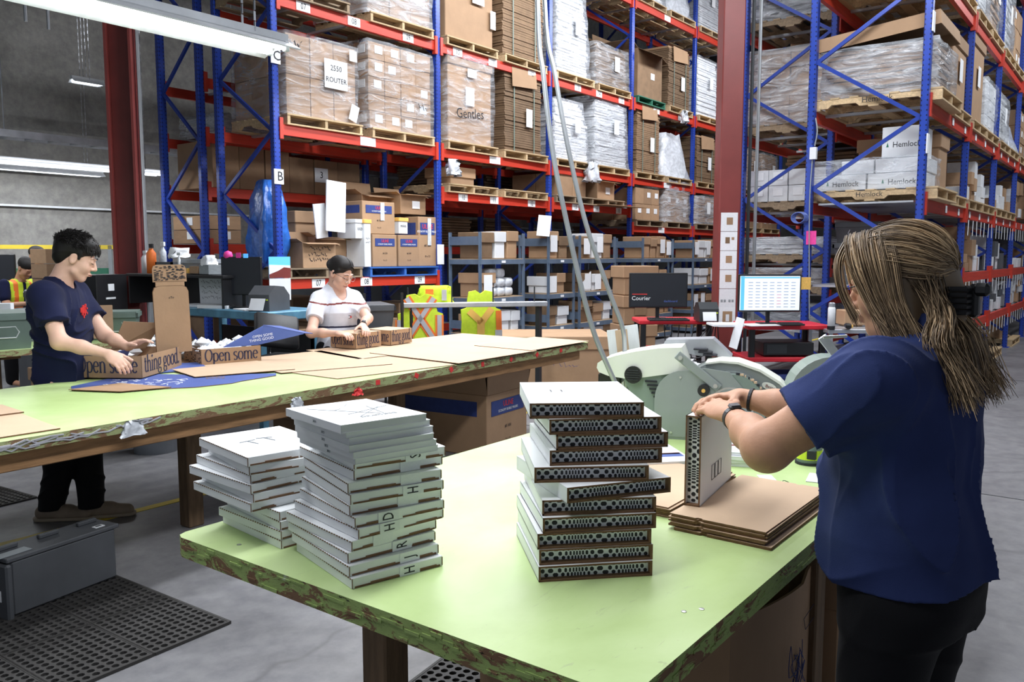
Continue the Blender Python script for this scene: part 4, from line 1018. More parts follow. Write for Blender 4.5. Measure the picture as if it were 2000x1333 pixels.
o = link(shell(.2, .1, .1, 'paper', 92, .05, .3, 3, 3), 'crumpled_paper', None, (4.80, 7.86, zs+.16)); tag(o, 'white crumpled paper on pen tray, hutch shelf', 'paper')
t = thing('monitor', 'dark monitor with pink and blue notes on the blue bench', 'monitor', (4.78, 6.83, 1.10), math.radians(-70))
MB().rbox((0, 0, .31), (.44, .03, .36), .006, 'black_plastic').build('casing', t); MB().box((0, -.017, .31), (.42, .003, .34), 'screen_dark').build('screen', t)
MB().rbox((0, .02, .012), (.2, .16, .018), .004, 'black_plastic').build('stand_base', t); MB().rbox((0, .03, .09), (.04, .02, .18), .004, 'black_plastic').build('stand_neck', t)
bx('sticky_note', (-.02, -.015, .49), (.05, .004, .08), 'pink', t); bx('sticky_note', (.06, -.015, .48), (.05, .004, .08), 'glow_blue', t)  # second note is plain paper with the same emissive blue glow
o = link(MB().lathe([(.0, 0), (.03, .01), (.045, .04), (.035, .075), (0, .09)], 'pink', 9).mesh('pompom', True), 'bow_ornament', None, (4.74, 6.98, 1.56)); tag(o, 'bright pink bow above the dark monitor on blue bench', 'ornament')
printer(4.78, 6.42, 1.10, math.radians(-75), 'grey label printer at right end of blue bench', 1.15, 'tote_grey')
for (x, y, w, d, h, r, l) in ((4.74, 7.55, .22, .3, .02, .1, 'loose white papers on the left of blue bench'), (4.72, 7.1, .25, .35, .03, .3, 'white paper pile in the middle of blue bench'), (4.70, 6.62, .2, .26, .012, -.2, 'white paper strip under the printer on blue bench')):
    o = bx('paper_pile', (x, y, 1.10+h/2), (w, d, h), 'paper', rot=(0, 0, r)); tag(o, l, 'paper')
t = thing('tape_roll', 'cream tape roll with black handle on the blue bench', 'tape', (4.68, 6.95, 1.10))
MB().cyl((0, 0, .03), (.05, 0, .03), .03, 'machine_cream', 12).build('roll', t); MB().rbox((.03, -.06, .02), (.06, .06, .03), .01, 'black_plastic').build('handle', t)
# stool and calendar
t = thing('task_chair', 'black vinyl task chair seen between bench and white-shirted worker', 'chair', (4.45, 5.82, 0), math.radians(25))
t.scale = (.82, .82, .90)
me = MB().rbox((0, 0, 0), (.46, .44, .09), .03, 'vinyl_black').mesh('seat_cushion', True)
link(me, 'seat', t, (0, 0, .80)); link(me, 'backrest', t, (.12, .12, 1.06), (math.radians(52), .15, -.9), (1, .85, 1))
MB().cyl((0, 0, .10), (0, 0, .78), .028, 'dark_steel', 10).build('gas_column', t)
MB().tube(smooth_path([(0, .1, .78), (.1, .2, .85), (.16, .2, 1.0)]), .015, 'dark_steel').build('back_support', t)
for k in range(5):
    a = k*1.2566; MB().tube([(0, 0, .11), (.27*math.cos(a), .27*math.sin(a), .06)], .02, 'dark_steel').build('leg', t)
t = thing('wall_calendar', 'calendar with mountain picture hanging on the first rack frame', 'calendar', (6.02, 7.88, 1.10), math.radians(-12))
MB().box((0, 0, .12), (.26, .006, .25), 'paper').build('date_page', t)
MB().box((0, 0, .37), (.26, .006, .24), 'glow_blue').build('picture_page', t)  # paper page given emissive blue: a painted glow with no lamp behind it
MB().prism([(-.13, .25), (.13, .25), (.13, .36), (.05, .37), (-.02, .33), (-.13, .29)], 0, .003, 'column_red', Matrix(((1, 0, 0, 0), (0, 0, 1, -.007), (0, 1, 0, 0), (0, 0, 0, 1)))).build('picture_mountain', t)
MB().prism([(-.13, .29), (-.02, .33), (.05, .37), (.13, .36), (.13, .39), (-.13, .40)], 0, .002, 'paper', Matrix(((1, 0, 0, 0), (0, 0, 1, -.006), (0, 1, 0, 0), (0, 0, 0, 1)))).build('picture_cloud', t)
# black crate on a wire shelf and vests behind the packing table
tote(5.72, 6.05, .88, .30, .62, .24, 'dark grey crate on black shelf behind white-shirted worker', -.55, 'tote_grey', False)
t = thing('wire_shelf', 'black wire shelf holding the dark grey crate', 'shelf', (5.75, 6.05, 0), -.55)
MB().box((0, 0, .865), (.4, .8, .025), 'black_plastic').build('shelf_top', t)
for sx in (-.18, .18):
    for sy in (-.38, .38): MB().cyl((sx, sy, 0), (sx, sy, 1.25 if sy < 0 else .87), .014, 'black_plastic', 6).build('post', t)
t = thing('garment_rail', 'pale steel bench rail with hooks carrying the safety vests', 'rail', (6.6, 5.50, 0), 0)
MB().rbox((.05, .0, 1.10), (1.5, .12, .05), .006, 'galv', rz=-.72).build('rail_bar', t)
for k in (-1, 1): MB().box((.05+k*.5, -k*.44, .54), (.05, .05, 1.08), 'dark_steel').build('leg', t)
for k, s in enumerate((-.70, -.25, .18, .62)): MB().cyl((.05+s*.75, -s*.66, 1.1), (.05+s*.75, -s*.66, 1.28), .008, 'dark_steel', 6).build('hook', t)
def vest(x, y, z, rz, w, h, label, dirty=False):
    t = thing('safety_vest', label, 'vest', (x, y, z), rz)
    r = random.Random(int(w*100)); N = 12; me = MB(); vs = []
    out = [(-.5, 0), (-.48, .35), (-.5, .62), (-.36, .66), (-.33, .85), (-.3, 1.0), (-.12, 1.03), (0, .96), (.12, 1.03), (.3, 1.0), (.33, .85), (.38, .66), (.5, .62), (.48, .35), (.5, 0)]
    M2 = Matrix(((1, 0, 0, 0), (0, 0, 1, 0), (0, 1, 0, 0), (0, 0, 0, 1)))
    MB().prism([(a*w, b*h) for a, b in out], -.03, .03, 'lime', M2).build('vest_body', t)
    def strip(P, wd, m, off, nm):
        mb = MB()
        for (x0, z0), (x1, z1) in zip(P[:-1], P[1:]):
            d = Vector((x1-x0, z1-z0)).normalized(); n = Vector((-d.y, d.x))*wd/2
            mb.sheet([(x0*1-n.x, off, z0-n.y), (x1-n.x, off, z1-n.y), (x1+n.x, off, z1+n.y), (x0+n.x, off, z0+n.y)], .004, m)
        mb.build(nm, t)
    if not dirty:
        for P in ([(-.3*w, .95*h), (.3*w, .1*h)], [(.3*w, .95*h), (-.3*w, .1*h)], [(-.47*w, .02*h), (-.46*w, .5*h)], [(.42*w, 0), (.42*w, .6*h)]):
            strip(P, .085, 'orange', -.034, 'orange_band'); strip(P, .045, 'silver_tape', -.039, 'reflective_tape')
    else:
        strip([(-.3*w, .6*h), (.02*w, .35*h), (.28*w, .65*h)], .07, 'amber', -.034, 'faded_band'); strip([(.0, .1*h), (0, .4*h)], .08, 'amber', -.034, 'faded_band')
        strip([(.47*w, 0), (.45*w, .6*h)], .06, 'orange', -.036, 'orange_band'); strip([(.36*w, .12*h), (.54*w, .12*h)], .07, 'silver_tape', -.041, 'reflective_tape')
    return t
vest(6.22, 5.88, .70, math.radians(-48), .46, .50, 'yellow safety vest with crossed orange and silver tapes, left on rail')
t = thing('safety_vest', 'second yellow vest bunched on top of the left rail end', 'vest', (6.36, 5.80, 1.12), math.radians(-48))
link(shell(.36, .1, .17, 'lime', 31, .05, .25, 5, 4), 'vest_body', t); MB().box((-.06, -.03, .09), (.08, .02, .1), 'orange').build('orange_band', t); MB().box((.09, -.03, .08), (.05, .02, .11), 'silver_tape').build('reflective_tape', t)
vest(6.87, 5.62, .72, math.radians(-44), .42, .50, 'faded yellow safety vest with brown stains, right on rail', True)
# ================================================================ green table and totes behind the man, station with yellow beams
def table(name, label, x0, x1, y0, y1, z, th, legs, edge='green_edge', cham=.03, legw=.095, apron=True, lw=None):
    t = thing(name, label, 'table', (x0, y0, 0)); W = x1-x0; D = y1-y0; c = cham
    P = [(c, 0), (W-c, 0), (W-c*.3, c*.3), (W, c), (W, D-c), (W-c*.3, D-c*.3), (W-c, D), (c, D), (c*.3, D-c*.3), (0, D-c), (0, c), (c*.3, c*.3)]
    MB().prism(P, z-th, z, edge, None, 'green_paint').build('tabletop', t)
    for (lx, ly) in legs:
        MB().rbox((lx-x0, ly-y0, (z-th)/2), (legw, legw, z-th), .006, 'wood_leg').build('leg', t)
    if apron:
        ys = sorted(set(ly for _, ly in legs)); xs = sorted(set(lx for lx, _ in legs))
        for ly in ys: MB().rbox(((xs[0]+xs[-1])/2-x0, ly-y0+.07, z-th-.05), (xs[-1]-xs[0]+.5, .04, .10), .004, 'wood_apron').build('apron', t)
    return t
table('packing_table', 'green topped table behind the man, carrying grey totes', .4, 4.1, 7.25, 8.65, .84, .05, [(1.2, 7.9), (3.0, 7.9)], 'worn_edge')
tote(2.95, 7.62, .84, .42, .6, .28, 'grey green tote at the far left edge of frame', -.2, 'tote_green')
tote(3.42, 8.02, .84, .5, .42, .26, 'light grey tote with rounded side behind the man', -.5, 'tote_light', False)
tote(3.72, 8.35, .84, .45, .4, .42, 'dark grey tote at back of the table behind the man', -.4, 'tote_grey', False)
tote(3.92, 7.58, .84, .42, .34, .24, 'green grey tote with hexagon emblem right of the man', -.6, 'tote_green')
o = bx('cardboard_sheet', (3.62, 7.35, 1.02), (.3, .01, .3), 'kraft', rot=(-.3, 0, -.5)); tag(o, 'brown cardboard flap propped beside green grey tote', 'cardboard')
o = bx('box_lid', (3.1, 8.15, 1.15), (.35, .12, .06), 'paper', rot=(0, 0, -.6)); tag(o, 'white box lid on the totes behind the man', 'lid')
t = thing('packing_station', 'teal and white station with yellow beams against left wall', 'station', (4.4, 12.1, 0), math.radians(-35))
for z, m in ((1.72, 'yellow_paint'), (1.22, 'yellow_paint')): MB().box((0, .4, z), (3.4, .05, .055), m).build('yellow_beam', t)
for z, h, m in ((1.36, .14, 'pallet_green'), (.86, .2, 'pallet_green'), (1.0, .16, 'white_carton')): MB().box((0, .45, z), (3.2, .03, h), m).build('panel', t)
for x in (-1.6, 0, 1.05, 1.6): MB().box((x, .4, .87), (.05, .05, 1.74), 'tote_light').build('upright', t)
MB().box((0, .15, .78), (3.3, .6, .04), 'white_carton').build('worktop', t)
monitor(4.55, 11.75, 1.15, .5, .34, -.7, 'dark monitor far left behind two workers in vests', False)
for k in range(3): load('gaylord', 4.35+.28*(k % 2), 9.6+.1*k, .34*k if k < 2 else .0, .3, .3, .33, '%s brown carton stacked between man and the red column' % ('low', 'upper', 'rear')[k], note=False)
load('cartons', 4.62, 9.9, 1.0, .5, .4, .68, 'brown cartons left of red column above the hutch', n=(2, 1, 4), note=False)
o = tag(MB().box((4.62, 10.1, .5), (.8, .6, 1.0), 'tote_grey').box((4.62, 9.79, .5), (.7, .01, .8), 'dark_steel').build('storage_cabinet'), 'grey cabinet carrying brown cartons left of red column', 'cabinet')
# ================================================================ back packing table
BT = .84
table('packing_table', 'long green topped packing table across the middle with cardboard sheets', .2, 6.25, 3.655, 5.12, BT, .055, [(2.74, 4.36), (4.62, 4.45), (6.0, 4.45), (.7, 4.4)], 'worn_edge', .04, .10)
[o for o in COL.objects if o.get('label', '').startswith('long green topped')][0].rotation_euler.z = math.radians(2.0)
def sheet(name, c, z, label, m='kraft_pale', th=.004, cat='cardboard sheet', parent=None):
    mb = MB(); P = [(p[0], p[1]) for p in c]
    mb.prism(P, z, z+th, 'kraft_edge', None, m)
    return tag(mb.build(name), label, cat)
Z0 = BT+.001
S = [([(3.42, 3.94), (4.36, 3.80), (4.6, 4.5), (3.85, 4.72), (3.42, 4.82)], 'kraft sheet nearest the front edge, left of table middle'),
     ([(3.35, 4.40), (4.1, 4.15), (4.35, 5.20), (3.55, 5.25)], 'kraft sheet below the worker in white shirt'),
     ([(4.38, 3.78), (5.35, 3.80), (5.35, 4.60), (4.45, 4.75)], 'kraft sheet along front edge, middle of table'),
     ([(5.30, 3.82), (6.20, 3.84), (6.22, 4.45), (5.32, 4.42)], 'kraft sheet at right end near the front edge'),
     ([(5.05, 4.46), (6.20, 4.48), (6.20, 5.30), (5.1, 5.30)], 'kraft sheet at right end near the back edge'),
     ([(4.15, 4.55), (5.2, 4.50), (5.25, 5.28), (4.3, 5.32)], 'kraft sheet under the two closed printed boxes'),
     ([(2.9, 4.66), (3.5, 4.45), (3.65, 5.15), (3.05, 5.3)], 'kraft sheet under the open printed box, centre left')]
for k, (c, l) in enumerate(S): sheet('cardboard_sheet', c, Z0+.0045*(k % 4), l)
sheet('cardboard_sheet', [(1.0, 3.78), (1.68, 3.76), (1.73, 4.28), (1.0, 4.35)], Z0, 'pinkish kraft sheet at front left corner of back table', th=.006)
sheet('cardboard_sheet', [(1.05, 4.33), (1.74, 4.26), (1.76, 4.56), (1.1, 4.6)], Z0+.007, 'second kraft sheet at far left of the back table', th=.006)
bt_ = [o for o in COL.objects if o.get('label', '').startswith('long green topped')][0]
MB().rbox((3.02, .075, BT-.055-.045), (5.9, .04, .09), .004, 'wood_apron').build('front_apron', bt_)
# blue printed carton blanks lying flat
def blank(c, z, label, pattern=False):
    t = thing('carton_blank', label, 'carton blank', (0, 0, z)); n = len(c)
    MB().prism(c, 0, .004, 'kraft_edge', None, 'blue_card').build('board', t)
    return t
def clipdot(t, x0, x1, y0, y1, rz, z, m, n, r, seed=4, sz=.018, T=None):
    rr = random.Random(seed); mb = MB()
    for k in range(n):
        x = x0+(x1-x0)*rr.random(); y = y0+(y1-y0)*rr.random(); a = rr.random()*3.14
        mb.box((x, y, z), (sz*1.6, sz*.42, .0012), m, T, a)
    return mb.build('printed_pattern', t)
t = blank([(2.28, 4.94), (2.22, 4.80), (2.40, 4.55), (2.70, 4.34), (2.92, 4.30), (3.0, 4.33), (3.28, 4.36), (3.34, 4.44), (3.02, 4.72), (2.86, 5.02), (2.62, 5.1)], Z0, 'flat blue carton blank lying before the open box of the man')
for k, (s) in enumerate(('OPEN', 'SOME')): lettering(s, t, (3.0-.03*k, 4.60-.05*k, .0055), .045, (.75, -.65, 0), (.6, .75, 0), m='kraft')
clipdot(t, -.22, .22, -.13, .13, 0, .0048, 'paper', 60, 0, T=Matrix.Translation((2.62, 4.74, 0)) @ Matrix.Rotation(-.86, 4, 'Z'))
sheet('cardboard_sheet', [(2.20, 4.80), (2.34, 4.50), (2.60, 4.42), (2.50, 4.80)], Z0+.006, 'small kraft flap lying over blue carton blank', 'kraft')
# ---- printed mailing box with raised lid, being folded by the man
PX, PY = (2.442, 5.231), (2.679, 4.883)
def printed_box(x, y, z, w, d, h, rz, label, front='Open some', side='thing good.', lid=True, pat=False):
    """near corner between the two printed faces at local origin; front runs -x, side runs +y"""
    t = thing('mailing_box', label, 'box', (x, y, z), rz); T = .004
    MB().box((-w/2, 0, h/2), (w, T, h), 'kraft').build('front_panel', t); MB().box((0, d/2, h/2), (T, d, h), 'kraft').build('side_panel', t)
    MB().box((-w, d/2, h/2), (T, d, h), 'kraft').build('side_panel', t); MB().box((-w/2, d, h/2), (w, T, h), 'kraft').build('back_panel', t)
    MB().box((-w/2, d/2, .003), (w, d, T), 'kraft').build('bottom_panel', t)
    if lid: MB().box((-w/2, d/2, h), (w, d, T), 'kraft_pale').build('lid', t)
    if front: serif(front, t, (-w/2, -.0035, h*.5), w*.9, h*1.05, (1, 0, 0))
    if side: serif(side, t, (.0035, d*.5, h*.5), d*.88, h*1.05, (0, 1, 0))
    MB().box((.002, .003, h/2), (.004, .006, h), 'kraft_dark').build('corner_crease', t)
    return t
ang = math.atan2(PY[1]-PX[1], PY[0]-PX[0]); wf = math.dist(PX, PY)
t = printed_box(2.679, 4.883, BT+.012, wf, .55, .135, ang, 'open printed box with tall raised lid in the hands of the man', lid=False)
# raised lid: a tall rounded board with a patterned tuck flap at its end
M2 = Matrix(((1, 0, 0, 0), (0, 0, 1, 0), (0, 1, 0, 0), (0, 0, 0, 1)))
Rl = Matrix.Translation((-.02, .50, .10)) @ Matrix.Rotation(math.radians(52), 4, 'Z') @ Matrix.Rotation(math.radians(-3), 4, 'X')
def rr_poly(w, h, r, z0=0): return [(-w/2, z0), (w/2, z0), (w/2, z0+h-r), (w/2-r*.3, z0+h-r*.3), (w/2-r, z0+h), (-w/2+r, z0+h), (-w/2+r*.3, z0+h-r*.3), (-w/2, z0+h-r)]
MB().prism(rr_poly(.25, .45, .04), -.003, .003, 'kraft_edge', Rl @ M2).prism(rr_poly(.246, .447, .04), -.0045, -.003, 'kraft', Rl @ M2).build('raised_lid', t)
MB().prism(rr_poly(.235, .115, .03, .475), -.003, .003, 'kraft', Rl @ M2).prism([(-.1, .44), (.1, .44), (.1, .48), (-.1, .48)], -.003, .003, 'kraft', Rl @ M2).build('tuck_flap', t)
rr = random.Random(2); mb = MB()
for k in range(90): mb.box(((rr.random()-.5)*.21, -.0052, .485+.095*rr.random()), (.016, .001, .005), 'ink', Rl @ Matrix.Rotation(0, 4, 'Y'))
mb.build('printed_pattern', t)
lettering('oTo', t, tuple(Rl @ Vector((0, -.006, .37))), .022, tuple(Rl.to_3x3() @ Vector((1, 0, 0))), tuple(Rl.to_3x3() @ Vector((0, 0, 1))))
MB().sheet([(-.38, .35, .13), (-.22, .5, .13), (-.10, .5, .30), (-.30, .38, .32)], .004, 'kraft').build('side_flap', t)
MB().sheet([(-.30, .10, .13), (-.28, .42, .13), (-.33, .40, .02), (-.33, .12, .02)], .004, 'blue_card').build('inner_flap', t)
# ---- second printed box, filled, blue lid raised
PX2, PY2 = (3.242, 5.120), (3.655, 5.03)
ang = math.atan2(PY2[1]-PX2[1], PY2[0]-PX2[0]); w2 = math.dist(PX2, PY2)
t = printed_box(PY2[0], PY2[1], BT+.006, w2, .33, .115, ang, 'open printed box filled with white tissue, centre left of table', side='thing good.', lid=False)
rr = random.Random(5); mb = MB()
for k in range(60): mb.box((-w2-.0035, .31*rr.random()+.01, .105*rr.random()+.005), (.0012, .018, .005), 'ink', None)
mb.build('printed_pattern', t)
Mi = (Matrix.Translation(t.location) @ Matrix.Rotation(ang, 4, 'Z')).inverted()
A_, D_, B_, C_, E_ = [Mi @ Vector(q) for q in ((3.40, 5.10, .968), (3.645, 5.045, .968), (3.70, 5.05, 1.10), (3.86, 4.80, 1.045), (3.93, 4.93, 1.075))]
MB().sheet([A_, D_, C_, B_], .005, 'blue_card', 'blue_card').build('raised_lid', t)
MB().sheet([B_, C_, C_+(E_-B_)*.25, B_+(E_-B_)*.45], .005, 'blue_card', 'blue_card').build('lid_flap', t)
cc = (A_+B_+C_+D_)/4; ux = (C_-A_).normalized(); uy = (B_-D_).normalized(); nn = ux.cross(uy).normalized(); nn = nn if nn.z > 0 else -nn
for k, q in enumerate(('OPEN SOME', 'THING GOOD')): lettering(q, t, tuple(cc+nn*.008-(B_-A_).normalized()*0+uy*(.012-.028*k)), .026, tuple(ux), tuple(uy), m='paper')
rr = random.Random(8)
mb = MB()
for k in range(42):
    x = -w2+.03+(w2-.06)*rr.random(); y = .04+.25*rr.random(); z = .07+.09*rr.random()*(1-abs(y-.16)*2.2); r = .035+.03*rr.random()
    mb.add([(x+r*a*(.7+.5*rr.random()), y+r*b*(.7+.5*rr.random()), z+r*c*(.6+.4*rr.random())) for a, b, c in ((1, 0, 0), (.3, .9, .1), (-.8, .6, 0), (-.8, -.6, .1), (.3, -.9, 0), (0, 0, .9), (.1, 0, -.8))],
           [(0, 1, 5), (1, 2, 5), (2, 3, 5), (3, 4, 5), (4, 0, 5), (1, 0, 6), (2, 1, 6), (3, 2, 6), (4, 3, 6), (0, 4, 6)], 'paper')
mb.build('tissue_filling', t, kind='stuff')
# white tissue heap behind, and blue liner strip
t = thing('tissue_heap', 'heap of white crumpled tissue behind the filled box', 'tissue', (3.15, 5.55, BT-.02)); mb = MB()
for k in range(60):
    x = .55*(rr.random()-.5); y = .3*(rr.random()-.5); z = .05+.16*rr.random()*(1-abs(x)*1.6); r = .04+.035*rr.random()
    mb.add([(x+r*a*(.7+.5*rr.random()), y+r*b*(.7+.5*rr.random()), z+r*c*(.6+.4*rr.random())) for a, b, c in ((1, 0, 0), (.3, .9, .1), (-.8, .6, 0), (-.8, -.6, .1), (.3, -.9, 0), (0, 0, .9), (.1, 0, -.8))],
           [(0, 1, 5), (1, 2, 5), (2, 3, 5), (3, 4, 5), (4, 0, 5), (1, 0, 6), (2, 1, 6), (3, 2, 6), (4, 3, 6), (0, 4, 6)], 'paper')
o = mb.build('tissue_sheets', t, kind='stuff')
MB().rbox((0, 0, .01), (.6, .4, .05), .01, 'kraft').build('tray', t)
o = tag(MB().sheet([(2.85, 5.05, Z0+.004), (3.2, 4.98, Z0+.004), (3.28, 5.2, Z0+.02), (3.0, 5.34, Z0+.02)], .004, 'blue_card').build('carton_blank'), 'blue strip of carton blank between the two open boxes', 'carton blank')
# ---- two closed printed boxes near the second worker
for (a, b, l, dd) in (((4.50, 5.30), (4.555, 5.02), 'closed printed box under the hands of the worker in white shirt', .32), ((4.80, 5.34), (5.03, 5.03), 'closed printed box right of the one being held', .32)):
    if dd: pass
a1 = math.atan2(5.015-5.285, 4.545-4.50)
printed_box(4.548, 5.02, BT+.016, .275, .30, .122, math.radians(-87), 'closed printed box under the hands of the worker in white shirt')
printed_box(4.92, 5.00, BT+.016, .275, .29, .122, math.radians(-84), 'closed printed box right of the one being held')
# plastic scraps on the table edge
EY = lambda x: 3.655+(x-.2)*math.tan(math.radians(2.0))-.002
for (x, y, z, s, l, m) in ((1.98, 3.69,   .81, .07, 'torn clear plastic strip on front edge of back table above the leg', 'clear_bag'), (2.95, 3.695, .79, .05, 'clump of clear tape on the table edge above the white books', 'clear_bag'), (3.42, 3.695, .785, .04, 'red tape scrap hanging from the back table edge', 'red_ink')):
    o = link(shell(s*1.6, .02, s, m, int(x*40), .022, .5, 4, 4), 'tape_scrap', None, (x, EY(x)-.018, z-s*.6)); tag(o, l, 'tape')
mb = MB(); rr = random.Random(12)
for k in range(34):
    x = .9+1.15*rr.random(); mb.tube([(x, EY(x)-.004*rr.random(), .80+.03*rr.random()), (x+.06, EY(x+.06)-.002, .79+.045*rr.random()), (x+.12, EY(x+.12), .80+.035*rr.random())], .004, 'silver_tape', 4)
tag(mb.build('tape_residue', kind='stuff'), 'crumpled clear tape along front left edge of back table', 'tape')
for k in range(7):
    x = 3.6+.36*k; o = bx('red_mark', (x, EY(x), .815), (.035, .004, .03), 'red_ink', rot=(0, .5*k, 0)); tag(o, 'small red tape scrap on back table edge, %s from the left' % ('first', 'second', 'third', 'fourth', 'fifth', 'sixth', 'seventh')[k], 'tape', 'red scraps along the back table edge')
# ---- under the back table
uline(5.385, 4.12, 0, .63, .95, .50, 'large printed open brown carton on the floor under back table', math.radians(6))
o = bpy.data.objects['printed_carton.004'] if 'printed_carton.004' in bpy.data.objects else None
if o:
    for c, q in ((((-.315, 0, .5), (.315, 0, .5), (.34, -.02, .74), (-.34, -.02, .74)), 0), (((-.315, 0, .5), (-.315, .95, .5), (-.36, .95, .72), (-.36, 0, .72)), 0), (((.315, 0, .5), (.315, .95, .5), (.40, .95, .70), (.40, 0, .70)), 0)):
        MB().sheet(c, .006, 'kraft').build('flap', o)
    MB().box((0, .475, .502), (.6, .9, .003), 'kraft_in').build('inside_shade_sheet', o)  # flat dark sheet on the closed body stands in for the shaded hollow
t = load('gaylord', 7.5, 5.1, 0, 1.3, .9, .72, 'big brown carton beyond the right end of back table', rz=math.radians(-50), note=False)
scribble(t, (.1, -.012, .5), .35, .25, (1, 0, 0), n=3, m='blue_print', t=.004, seed=4)
load('gaylord', 3.95, 4.5, 0, .5, .5, .58, 'shaded brown carton under the back table beside middle leg', m='kraft_dark', note=False)
t = thing('trash_bin', 'grey plastic round bin under the back table', 'bin', (3.62, 6.42, 0))
MB().lathe([(.17, 0), (.20, .52), (.215, .53), (.215, .55), (.20, .55), (.165, .02)], 'bin_plastic', 24).build('bin_body', t, smooth=True)
t = thing('trolley', 'low grey trolley with cartons seen below the back table', 'trolley', (6.25, 6.5, 0), -.6)
MB().rbox((0, 0, .20), (.9, .5, .03), .005, 'galv').build('deck', t)
for sx in (-.4, .4):
    for sy in (-.2, .2): MB().cyl((sx-.015, sy, .06), (sx+.015, sy, .06), .06, 'rubber', 14).build('wheel', t); 
for sx in (-.4, .4):
    for sy in (-.2, .2): MB().box((sx, sy, .13), (.03, .03, .12), 'galv').build('caster_fork', t)
load('gaylord', 6.15, 6.35, .218, .42, .35, .24, 'brown carton with white label on the low trolley', rz=-.6)
load('gaylord', 6.02, 6.78, .218, .3, .3, .2, 'grey box on the low trolley', rz=-.6, m='tote_light', note=False)
o = tag(link(shell(.5, .3, .16, 'clear_bag', 66, .07, .2, 6, 4), 'plastic_bag', None, (5.6, 4.75, .585)), 'clear plastic bag with blue print above printed carton, under table', 'bag')
o = tag(MB().box((5.72, 4.9, .57), (.9, .7, .03), 'wood_apron').build('under_shelf'), 'wooden shelf board under the right end of back table', 'shelf')
# grey crate lying on its side
t = thing('plastic_crate', 'large dark grey crate lying on its side on floor at left', 'crate', (1.74, 4.02, 0), math.radians(10))
L, Wd, Hh = .54, .17, .255
MB().rbox((0, 0, Hh/2+.01), (L*.98, Wd, Hh), .012, 'tote_grey').build('crate_body', t)
MB().rbox((0, .01, Hh+.015), (L*1.04, Wd+.03, .02), .004, 'tote_grey').build('rim', t); MB().rbox((-L/2-.008, 0, Hh/2), (.03, Wd+.03, Hh), .008, 'tote_grey').build('rim', t)
for x in (-.2, 0, .2): MB().rbox((x, .045, Hh+.035), (.1, .025, .02), .004, 'tote_grey').build('handle_rib', t)
MB().box((-.22, -.03, Hh+.027), (.15, .06, .002), 'tote_light').build('label_plate', t)
MB().box((.2, -.045, Hh+.027), (.05, .03, .003), 'paper').build('square_emblem', t); MB().box((.2, -.045, Hh+.029), (.028, .014, .002), 'tote_grey').build('square_emblem', t)
mb = MB()
for k in range(6): mb.box((-L/2-.024, -.05+.02*k, .11+.03*(k % 2)), (.003, .01, .05), 'paper')
mb.build('end_barcode', t)
# ---- rubber mats with holes
def mat_mesh(nx, ny, p, hole=.385, th=.012):
    mb = MB(); q = 8; mats = 'rubber'
    for i in range(nx):
        for j in range(ny):
            cx, cy = i*p, j*p; ang = [math.pi/4+k*2*math.pi/q for k in range(q)]
            out = [];
            for a in ang:
                c, s = math.cos(a), math.sin(a); m = max(abs(c), abs(s)); out.append((cx+c/m*p/2, cy+s/m*p/2))
            inn = [(cx+math.cos(a)*p*hole, cy+math.sin(a)*p*hole) for a in ang]
            o = len(mb.v); mb.v += [(x, y, th) for x, y in out]+[(x, y, th) for x, y in inn]+[(x, y, .001) for x, y in inn]
            for k in range(q):
                k2 = (k+1) % q; mb.f.append((o+k, o+k2, o+q+k2, o+q+k)); mb.f.append((o+q+k, o+q+k2, o+2*q+k2, o+2*q+k)); mb.m += [0, 0]
    mb.mats = ['rubber']
    X0, X1, Y0, Y1 = -p/2, nx*p-p/2, -p/2, ny*p-p/2
    for c, s in ((((X0+X1)/2, Y0-.006, th/2), (X1-X0+.02, .012, th+.003)), (((X0+X1)/2, Y1+.006, th/2), (X1-X0+.02, .012, th+.003)), ((X0-.006, (Y0+Y1)/2, th/2), (.012, Y1-Y0, th+.003)), ((X1+.006, (Y0+Y1)/2, th/2), (.012, Y1-Y0, th+.003))):
        mb.box(c, s, 'rubber')
    return mb.mesh('mat_tile')
t = thing('rubber_mat', 'black rubber mat with round holes on the floor at lower left', 'mat', (2.04, 3.12, 0), math.radians(92))
me = shared('mattile', lambda: mat_mesh(12, 9, .0385))
for i in range(3):
    for j in range(4): link(me, 'mat_tile', t, (.0+i*.477, .02+j*.362, 0))
t = thing('rubber_mat', 'black rubber mat with holes behind the man at left', 'mat', (1.9, 5.75, 0), math.radians(5))
for i in range(3):
    for j in range(2): link(me, 'mat_tile', t, (-.9+i*.475, j*.355, 0))
t = thing('rubber_mat', 'black rubber mat with holes half hidden under front table', 'mat', (1.75, 1.35, 0), math.radians(8))
for i in range(2):
    for j in range(2): link(me, 'mat_tile', t, (i*.475, j*.355, 0))
# ================================================================ front packing table and what stands on it
FT = .84
table('packing_table', 'green topped worn packing table in the foreground', 1.21, 3.72, .665, 2.075, FT, .055, [(1.50, 1.56), (2.62, .80), (3.4, 1.8), (3.45, .85)], 'green_edge', .035, .09, apron=False)
t0 = [o for o in COL.objects if o.get('label') == 'green topped worn packing table in the foreground'][0]
mb = MB(); rr = random.Random(33)     # splintered green edge lip, real relief
for side in range(2):
    L = 1.33 if side == 0 else 2.3; k = .05
    while k < L:
        w = .012+.05*rr.random(); h = .003+.007*rr.random(); z = FT-.006-.044*rr.random()
        if side == 0: mb.box((-.0005, k+w/2, z), (.003*rr.random()+.0015, w, h), 'green_edge')
        else: mb.box((k+w/2, -.0005, z), (w, .003*rr.random()+.0015, h), 'green_edge')
        k += w*(.5+.6*rr.random())
mb.build('splintered_edge', t0, kind='stuff')
mb = MB()
